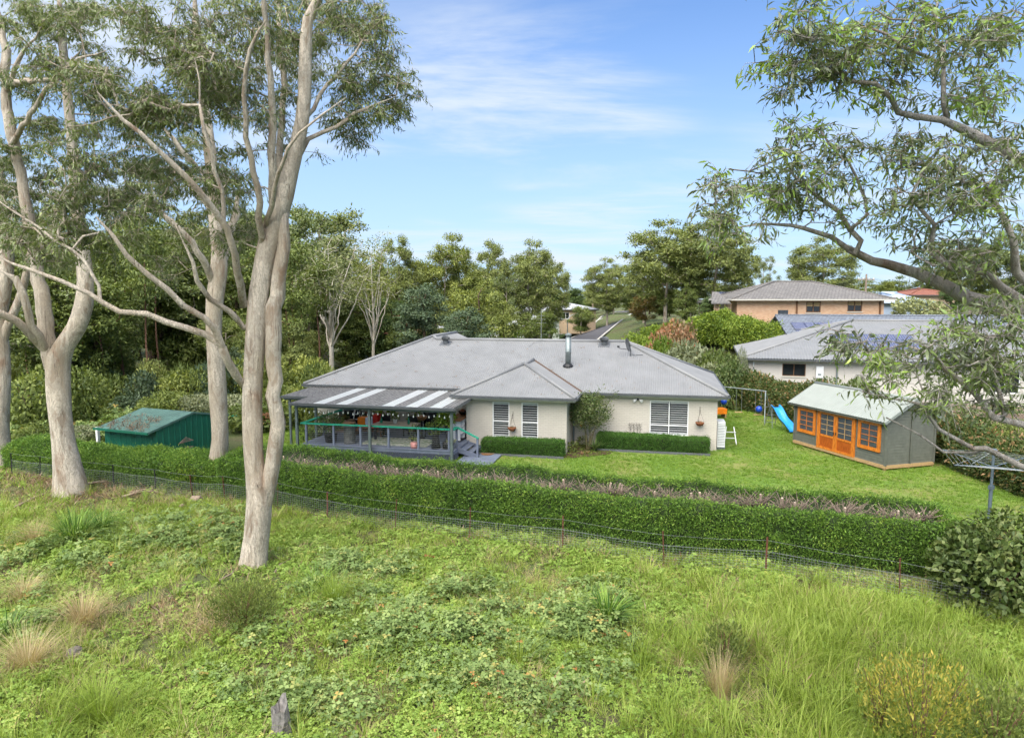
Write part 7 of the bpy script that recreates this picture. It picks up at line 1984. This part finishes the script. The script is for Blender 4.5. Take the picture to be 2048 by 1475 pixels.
for k, (px, yb, Y, h) in enumerate(sorted(((298, 800, 47, 13), (245, 770, 52, 12), (172, 780, 50, 12), (318, 760, 56, 14), (60, 800, 46, 12), (640, 730, 56, 11), (590, 740, 52, 12), (210, 800, 45, 9)))):
    p = W(px, yb, Y); e = place_plant('woodland_tree', KIND['sapling'], (p.x, p.y, 0), 1.0, k * 1.1, 'straight thin trunk rising behind the shed and deck, ' + ORD[k] + ' from the left', 'tree', 'straight trunks in the woodland', sz=h / 9.0); e.scale = (1.1, 1.1, h / 9.0)
# ------------------------------------------------------------------ shrubs
SH = {k: shrub_mesh('shrub_' + k, np.random.default_rng(60 + i), n, lf, L[lm], shp, 0.5, 0.0, lumps) for i, (k, n, lf, lm, shp, lumps) in enumerate((('a', 3200, 0.11, 'mid', 'dome', 9), ('b', 3200, 0.12, 'dark', 'ball', 12), ('c', 5200, 0.085, 'silver', 'ball', 3), ('d', 2600, 0.13, 'bright', 'dome', 10)))}
ST = stem_mesh('shrub_stems', np.random.default_rng(4), M['brownbark'])
def shrub(key, x, y, rx, h, label, lm, group=None, name='shrub', z=None):
    e = empty(name, (x, y, hz(x, y) - 0.05 if z is None else z), rk_.uniform(0, 6.28), label, 'shrub', group)
    e.scale = (rx, rx * rk_.uniform(0.85, 1.15), h)
    o = link_mesh('foliage', SH[key], e); o.material_slots[0].link = 'OBJECT'; o.material_slots[0].material = L[lm]
    link_mesh('stems', ST, e)
    return e
def shrub_px(key, px, ytop, Y, rpx, label, lm, **kw):
    p = W(px, ytop, Y); g = hz(p.x, p.y)
    return shrub(key, p.x, p.y, rpx * Y / FPX, max(0.4, (p.z - g) / 0.95), label, lm, **kw)
# undergrowth of the woodland
us = []
for k in range(46):
    Y = rw.uniform(37, 62); px = rw.uniform(-60, 660)
    if Y < 41 and 180 < px < 470: Y += 6
    us.append((px, Y, rw.uniform(1.2, 2.6), rw.uniform(1.3, 3.6)))
for k in range(22): us.append((-60 + k * 33 + rw.uniform(-12, 12), rw.uniform(43, 49) if k > 4 else rw.uniform(38, 44), rw.uniform(1.2, 2.0), rw.uniform(1.8, 3.4)))
us.sort()
for k, (px, Y, r, h) in enumerate(us):
    p = W(px, 700, Y)
    shrub(rw.choice(['a', 'b', 'd']), p.x, p.y, r, h, 'woodland shrub, ' + ORD[k] + ' from the left in the undergrowth', str(rw.choice(['mid', 'olive', 'mid', 'yellowgum', 'fern'])), group='woodland undergrowth')
for k, (px, yt, Y, r) in enumerate(((350, 785, 40, 55), (400, 790, 40, 45), (300, 800, 40, 40), (480, 790, 41, 50), (545, 775, 43, 55), (170, 850, 34, 45), (590, 770, 45, 45), (130, 870, 32, 40), (60, 850, 33, 40))):
    shrub_px('a', px, yt, Y, r, ORD[k] + ' pale-tipped shrub of the row round the green shed', 'silver' if k % 2 else 'mid', group='shrubs round the shed')
# gardens on the right
lst = [('c', 1484, 728, 46, 17, 'clipped round silvery bush beside the neighbour wall', 'silver'), ('a', 1345, 652, 60, 52, 'coral and orange leaved bush behind the right roof hip', 'coral'), ('d', 1380, 690, 52, 60, 'pale loose shrub below the coral bush', 'silver'), ('d', 1440, 705, 50, 55, 'green shrub left of the neighbour roof', 'mid'), ('a', 1400, 735, 46, 60, 'grey-green shrub behind the house corner', 'silver'), ('b', 1455, 740, 45, 40, 'dark shrub between the corner and the round bush', 'camellia'), ('a', 1515, 745, 46, 45, 'shrub against the neighbour wall near its window', 'camellia'), ('a', 1590, 775, 45, 40, 'shrub below the neighbour water heater', 'mid'), ('b', 1660, 770, 45, 45, 'dark shrub behind the summer house ridge', 'camellia'), ('d', 1720, 760, 44, 40, 'leafy shrub between summer house and pale wall', 'mid'), ('d', 1330, 680, 58, 40, 'low green shrub at the street corner', 'bright'), ('a', 1280, 672, 66, 35, 'low clipped bush at the road edge', 'bright'), ('b', 1940, 840, 33, 50, 'dark shrub before the sleeper wall', 'camellia'), ('a', 2030, 850, 31, 45, 'green shrub at the end of the sleeper wall', 'mid'), ('a', 1470, 640, 64, 45, 'leafy shrub in front of the brick house porch', 'bright'), ('a', 1845, 600, 84, 60, 'bare twiggy shrub before the red roofed house', 'pale')]
for (ky, px, yt, Y, r, lb, lm) in lst: shrub_px(ky, px, yt, Y, r, lb, lm)
bright_s = proto_col('privet_sprig', [sprig_mesh('privet_sprig', rg, 24, 0.34, L['bright'], 0.42, 0.5) for _ in range(3)])
loose_hedge([(14.5, 72), (18.5, 68), (22.5, 63.5), (25.5, 60)], 1.6, 2.3, 'tall bright green hedge below the brick house', 51, 26, 0.25, bright_s, (0.9, 1.7))
loose_hedge([(26, 67.5), (34, 67), (48, 67)], 1.0, 0.9, 'bright green hedge line above the slate roof', 52, 26, 0.2, bright_s, (0.9, 1.6))
# ------------------------------------------------------------------ wild growth in the foreground
rg = np.random.default_rng(33)
def topx(x, y):
    a = x; b = y * _cp + CAM_H * _sp; c = y * _sp - CAM_H * _cp
    return 1024 + FPX * a / b, 737.5 - FPX * c / b
def blob(px, py, cx, cy, rx, ry, soft=0.5):
    d = np.sqrt(((px - cx) / rx) ** 2 + ((py - cy) / ry) ** 2)
    return 1 - sstep(1 - soft, 1 + soft * 0.6, d)
def nz(x, y, f, s=0.0):
    return np.array([mnoise.noise((a * f + s, b * f - s, s)) for a, b in zip(x, y)]) * 0.5 + 0.5
def fence_y(x):
    fx = np.array([p[0].x for p in tops][::-1]); fy = np.array([p[0].y for p in tops][::-1])
    return np.interp(x, fx, fy)
def front(x, y): return 1 - sstep(0.5, 1.3, y - fence_y(x))
BR = [(870, 1290, 210, 130), (1180, 1235, 90, 70), (720, 1160, 110, 60), (380, 1085, 170, 55), (980, 1400, 150, 90), (1150, 1320, 130, 80), (620, 1400, 160, 70), (100, 1120, 140, 45), (520, 1330, 90, 60), (60, 1240, 60, 50)]
DRY = [(170, 1230, 110, 60), (60, 1160, 80, 60), (330, 1230, 140, 60), (60, 1330, 90, 60), (420, 1260, 120, 60), (700, 1420, 120, 60), (1480, 1300, 60, 130), (1080, 1180, 90, 40), (230, 1140, 150, 40)]
def f_bramble(x, y):
    px, py = topx(x, y); v = np.zeros(len(x))
    for b in BR: v = np.maximum(v, blob(px, py, *b))
    return v * sstep(0.44, 0.66, nz(x, y, 1.0, 3.1)) * front(x, y)
def f_dry(x, y):
    px, py = topx(x, y); v = np.zeros(len(x)) + 0.22
    for b in DRY: v = np.maximum(v, blob(px, py, *b))
    return v * sstep(0.38, 0.6, nz(x, y, 1.1, 7.7)) * front(x, y)
def f_tall(x, y):
    px, py = topx(x, y)
    v = np.maximum(blob(px, py, 1720, 1330, 430, 150), blob(px, py, 1600, 1450, 350, 80)); v = np.maximum(v, 0.30 * blob(px, py, 1350, 1160, 260, 50))
    v = np.maximum(v, 0.5 * blob(px, py, 130, 1450, 280, 90))
    near = 1 - 0.85 * np.exp(-((y - fence_y(x) + 0.1) / 0.75) ** 2)
    return np.maximum(v, 0.06) * (0.35 + 0.65 * sstep(0.3, 0.6, nz(x, y, 0.8, 1.3))) * front(x, y) * near
def f_clover(x, y):
    px, py = topx(x, y)
    v = 0.9 - 0.75 * blob(px, py, 1720, 1350, 380, 150) - 0.6 * blob(px, py, 250, 1030, 420, 55) - 0.55 * blob(px, py, 380, 1230, 330, 80) - 0.85 * blob(px, py, 140, 978, 330, 36)
    return np.clip(v, 0.03, 1) * (0.15 + 0.85 * sstep(0.34, 0.58, nz(x, y, 0.7, 9.2))) * front(x, y)
def f_grass(x, y):
    px, py = topx(x, y)
    v = 0.5 + 0.5 * blob(px, py, 300, 1050, 420, 60) - 0.85 * blob(px, py, 140, 975, 300, 34) - 0.4 * blob(px, py, 560, 1150, 160, 40) - 0.3 * blob(px, py, 420, 1230, 250, 60)
    near = 1 - 0.6 * np.exp(-((y - fence_y(x) + 0.1) / 0.6) ** 2)
    return np.clip(v, 0.12, 1) * (0.35 + 0.65 * sstep(0.3, 0.6, nz(x, y, 0.6, 4.4))) * front(x, y) * near
def f_litter(x, y):
    px, py = topx(x, y)
    v = 0.10 + 1.0 * blob(px, py, 130, 978, 330, 40) + 0.6 * blob(px, py, 600, 1140, 170, 40) + 0.5 * blob(px, py, 450, 1240, 260, 60) + 0.6 * np.exp(-np.abs(y - fence_y(x) + 0.5) / 0.5) + 0.9 * blob(px, py, 505, 1135, 75, 28)
    return np.clip(v, 0, 1) * sstep(0.35, 0.6, nz(x, y, 1.2, 2.2)) * front(x, y)
WEED = [(-13, 8.5), (13, 8.5), (20, 16), (14.5, 17.5), (9, 18.6), (0, 21.6), (-12, 26), (-24, 31), (-34, 31), (-34, 22)]
P_clover = proto_col('clover', [cover_mesh('clover', rg, 34, 0.24, 0.16, 0.042, L['clover'], 3, 0.9) for _ in range(4)])
P_bramble = proto_col('bramble', [cover_mesh('bramble', rg, 30, 0.30, 0.42, 0.075, L['bramble'], 3, 0.72) for _ in range(4)])
P_grass = proto_col('weed_grass', [tuft_mesh('weed_grass', rg, 22, 0.20, 0.10, 0.010, L['grass'], 0.9, 0.7, 3, 0.08) for _ in range(4)])
P_tall = proto_col('tall_grass', [tuft_mesh('tall_grass', rg, 26, 0.55, 0.25, 0.011, L['grass'], 0.9, 0.9, 4, 0.10) for _ in range(4)])
P_dry = proto_col('dry_grass', [tuft_mesh('dry_grass', rg, 24, 0.38, 0.25, 0.006, L['dry'], 1.0, 0.9, 4, 0.08) for _ in range(3)])
P_lit = proto_col('litter', [sprig_mesh('litter', rg, 8, 0.22, L['litter'], 0.9, 0.10) for _ in range(3)])
weeds = patch('weeds', WEED, 0.3, 0.0, None, 'stuff', 'tangle of clover, long grass and brambles in the foreground',
              {'clover': f_clover, 'bramble': f_bramble, 'grass': f_grass, 'tall': f_tall, 'dry': f_dry, 'litter': f_litter})
scatter(weeds, [(P_clover, 32, 'clover', 0.6, 1.4), (P_bramble, 26, 'bramble', 0.6, 1.3), (P_grass, 66, 'grass', 0.6, 1.4), (P_tall, 26, 'tall', 0.6, 1.25), (P_dry, 26, 'dry', 0.5, 1.2), (P_lit, 34, 'litter', 0.5, 1.3)], 0, seed=5, tilt=0.25, keep=False)
# ground under the lawn edge and woodland: sparse growth
wood_floor = patch('undergrowth', [(-40, 31), (-24, 31), (-21.5, 31), (-19.5, 36), (-13, 40), (-13, 62), (-60, 62)], 0.8, 0.0, None, 'stuff', 'rough grass and ferns on the woodland floor')
scatter(wood_floor, [(P_grass, 5, None, 1.5, 3.0), (P_bramble, 4, None, 1.2, 2.6)], 0, seed=15, tilt=0.25, keep=False)

# ------------------------------------------------------------------ tussocks and single plants
def tussock(px, py, h, blades, label, lm, width=0.012, lean=0.9, bend=0.8, base=0.10, spread=0.3, name='grass_tussock', cat='tussock', group=None, seg=4):
    p = G(px, py); p.z = hz(p.x, p.y) - 0.02
    e = empty(name, p, rg.uniform(0, 6.28), label, cat, group)
    link_mesh('blades', tuft_mesh(name, rg, blades, h, spread, width, L[lm], lean, bend, seg, base), e)
    return e
tussock(150, 1085, 1.15, 260, 'large strappy green tussock below the stout gum', 'strap', 0.028, 1.0, 0.95, 0.30, 0.45, 'strappy_tussock')
tussock(205, 1065, 0.9, 150, 'smaller strappy tussock beside the large strappy one', 'strap', 0.026, 1.0, 0.9, 0.2, 0.4, 'strappy_tussock')
tussock(70, 1085, 0.9, 320, 'straw-coloured dry tussock left of the strappy one', 'dry', 0.007, 1.0, 0.9, 0.2, 0.35)
tussock(45, 1195, 0.8, 300, 'straw tussock at the picture edge above the bluish brambles', 'dry', 0.007, 1.0, 0.9, 0.15, 0.35)
tussock(165, 1250, 1.0, 420, 'tall pale straw tussock in the middle of the dry patch', 'dry', 0.007, 1.0, 0.95, 0.2, 0.4)
tussock(55, 1345, 0.95, 420, 'bushy straw tussock beside the grey rock', 'dry', 0.007, 1.0, 0.9, 0.2, 0.4)
tussock(20, 1275, 0.7, 90, 'dark strap-leaved clump at the picture edge', 'strap', 0.03, 1.0, 0.9, 0.15, 0.35, 'strappy_tussock')
tussock(668, 1235, 0.95, 420, 'fine bright green tussock between the trunk and the brambles', 'grass', 0.008, 1.0, 0.8, 0.16, 0.35)
tussock(630, 1190, 0.8, 80, 'loose strap-leaved tussock just behind the fine bright one', 'strap', 0.026, 1.0, 0.95, 0.15, 0.35, 'strappy_tussock')
tussock(200, 1430, 0.85, 420, 'bright green tussock near the bottom of the slope', 'grass', 0.009, 1.0, 0.85, 0.2, 0.4)
tussock(1215, 1260, 0.75, 110, 'glossy broad strap-leaved clump among the brambles', 'strap', 0.055, 1.0, 0.85, 0.16, 0.3, 'strap_lily', 'plant')
tussock(1440, 1400, 0.9, 300, 'dry stemmed tussock below the leafy weed', 'dry', 0.008, 0.6, 0.6, 0.15, 0.25)
tussock(1040, 1345, 0.7, 220, 'fine green tussock in the bramble centre', 'grass', 0.008, 1.0, 0.8, 0.15, 0.3)
tussock(1640, 1100 + 85, 0.6, 200, 'grass tuft at the foot of the fence netting', 'grass', 0.010, 1.0, 0.8, 0.15, 0.3)
def bush(px, py, r, h, n, leaf, lm, label, wr=0.35, droop=-0.3, name='weed_bush'):
    p = G(px, py); p.z = hz(p.x, p.y) - 0.02
    e = empty(name, p, 0, label, 'bush')
    c = np.array([0, 0, h * 0.55])
    u = unit(rg.normal(size=(n, 3))) * (rg.uniform(0.1, 1, (n, 1)) ** 0.5) * np.array([r, r, h * 0.5]) + c
    D = (u - np.array([0, 0, 0])) / max(r, h) + rg.normal(size=(n, 3)) * 0.4; D[:, 2] -= droop
    ln = leaf * rg.uniform(0.6, 1.3, n); V, F = leaves(u, D, ln, ln * wr, rg, 0.15)
    link_mesh('foliage', np_mesh(name, V, F, L[lm], np.clip(rg.uniform(0, 1, n) * 0.6 + 0.4 * (u[:, 2] / h), 0, 1)), e)
    m = MB()
    for k in range(9):
        a = rg.uniform(0, 6.28); q = r * rg.uniform(0.2, 0.8); m.tube([(0, 0, 0), (q * 0.4 * math.cos(a), q * 0.4 * math.sin(a), h * 0.45), (q * math.cos(a), q * math.sin(a), h * 0.9)], [0.014, 0.009, 0.004], 4)
    m.build('stems', M['redbark'], e, True)
    return e
bush(490, 1265, 0.75, 1.0, 3600, 0.10, 'mid', 'feathery green bush in front of the twin-trunk gum', 0.16)
bush(385, 978, 0.55, 0.95, 500, 0.11, 'bright', 'bright yellow-green sapling beside the slim trunk', 0.5)
bush(1450, 1360, 0.42, 0.95, 900, 0.11, 'mid', 'upright leafy weed in the long grass', 0.3)
bush(1550, 1085, 0.40, 0.75, 350, 0.10, 'bright', 'leafy weed poking through the fence netting', 0.4)
bush(1840, 1530, 0.85, 1.75, 2600, 0.085, 'yellowtip', 'yellow-tipped shrub at the bottom of the picture', 0.30)
bush(1990, 1520, 0.8, 1.25, 2200, 0.09, 'mid', 'green shrub in the bottom corner beside the yellow-tipped one', 0.35)
bush(1755, 1470, 0.38, 1.35, 480, 0.08, 'yellowtip', 'spindly yellow shoot left of the yellow-tipped shrub', 0.35)
# rocks, stump, fallen wood
def rock(px, py, s, label, mat='rock', name='rock', seed=1, sz=0.7):
    p = G(px, py); bm = bmesh.new(); bmesh.ops.create_icosphere(bm, subdivisions=3, radius=1)
    for v in bm.verts:
        k = 1 + 0.35 * mnoise.noise(v.co * 1.3 + Vector((seed * 3.1, 0, 0))) + 0.15 * mnoise.noise(v.co * 3.5 + Vector((0, seed, 0)))
        v.co = v.co * k; v.co.z *= sz
    me = bpy.data.meshes.new(name); bm.to_mesh(me); bm.free(); me.materials.append(M[mat])
    o = link_mesh(name, me); o.location = (p.x, p.y, hz(p.x, p.y) + s * 0.2); o.scale = (s, s * 0.75, s); o.rotation_euler = (0, 0, seed)
    return tag(o, label, 'rock')
rock(148, 1312, 0.20, 'grey lichened rock beside the bushy straw tussock', seed=2)
rock(392, 1003, 0.26, 'brown boulder at the foot of the slim trunk', 'deadwood', seed=3)
rock(365, 1015, 0.16, 'small pale stone next to the brown boulder', 'stick', seed=5)
rock(574, 1145, 0.13, 'small pale stone by the twin-trunk gum', 'stick', seed=4)
sp_ = G(562, 1462); st = empty('tree_stump', (sp_.x, sp_.y, hz(sp_.x, sp_.y)), 0, 'weathered grey broken stump at the bottom of the picture', 'stump')
m = MB(); V, Fc = [], []; n = 16; rgx = np.random.default_rng(3)
for j, z in enumerate((-0.1, 0.15, 0.35, 0.55)):
    for k in range(n):
        a = 2 * math.pi * k / n; r = (0.20 - 0.05 * j / 3) * (1 + 0.18 * math.sin(3 * a + j) + 0.1 * rgx.normal())
        V.append((r * math.cos(a), r * math.sin(a), z + (0.22 * max(0, math.sin(a + 0.6)) + 0.10 * rgx.uniform() if j == 3 else 0)))
for j in range(3):
    for k in range(n): Fc.append((j * n + k, j * n + (k + 1) % n, (j + 1) * n + (k + 1) % n, (j + 1) * n + k))
c_ = len(V); V.append((0, 0, 0.42))
for k in range(n): Fc.append((3 * n + k, 3 * n + (k + 1) % n, c_))
m.add(V, Fc).build('stump', plain('grey_dead_stump', (0.17, 0.155, 0.14), 0.95, var=0.5, scale=9, bump=0.8), st)
st.scale = (0.8, 0.8, 0.85)
def fallen(pts, r, label, mat='stick', name='fallen_branch'):
    P = []
    for (x, y) in pts: p = G(x, y); P.append(Vector((p.x, p.y, hz(p.x, p.y) + r + 0.06)))
    o = MB().tube(P, [r * (1 - 0.5 * k / (len(P) - 1)) for k in range(len(P))], 6).build(name, M[mat], None, True)
    return tag(o, label, 'branch')
fallen([(550, 1150), (560, 1132), (600, 1112)], 0.035, 'pale fallen branch beside the twin-trunk gum')
fallen([(600, 1115), (597, 1095)], 0.02, 'short upright stick at the end of the pale fallen branch')
fallen([(245, 1000), (275, 990), (312, 988)], 0.06, 'fallen bark strip between the two big gums', 'deadwood')
fallen([(255, 990), (290, 983), (330, 992)], 0.04, 'second bark strip lying across the first', 'deadwood')
fallen([(30, 1020), (70, 1000), (110, 985)], 0.05, 'long surface root running from the stout gum', 'deadwood')
fallen([(160, 975), (210, 968), (262, 955)], 0.06, 'dark surface root on the fence side of the stout gum', 'deadwood')
fallen([(300, 1225), (330, 1245), (356, 1255)], 0.02, 'thin bare twig lying in the dry patch')
fallen([(820, 1300), (840, 1260), (845, 1240)], 0.015, 'long dry stem rising from the brambles')
fallen([(328, 1165), (340, 1135)], 0.02, 'short pale stick in the bramble above the dry patch')
fallen([(440, 1180), (465, 1160), (470, 1145)], 0.03, 'curved root left of the twin-trunk gum', 'deadwood')
fallen([(275, 1042), (350, 1052), (480, 1060)], 0.02, 'dark garden edging strip lying in the grass', 'gutter', 'edging_strip')
fallen([(850, 1118), (870, 1122)], 0.05, 'broken orange tile by the fence foot', 'terracotta', 'broken_tile')
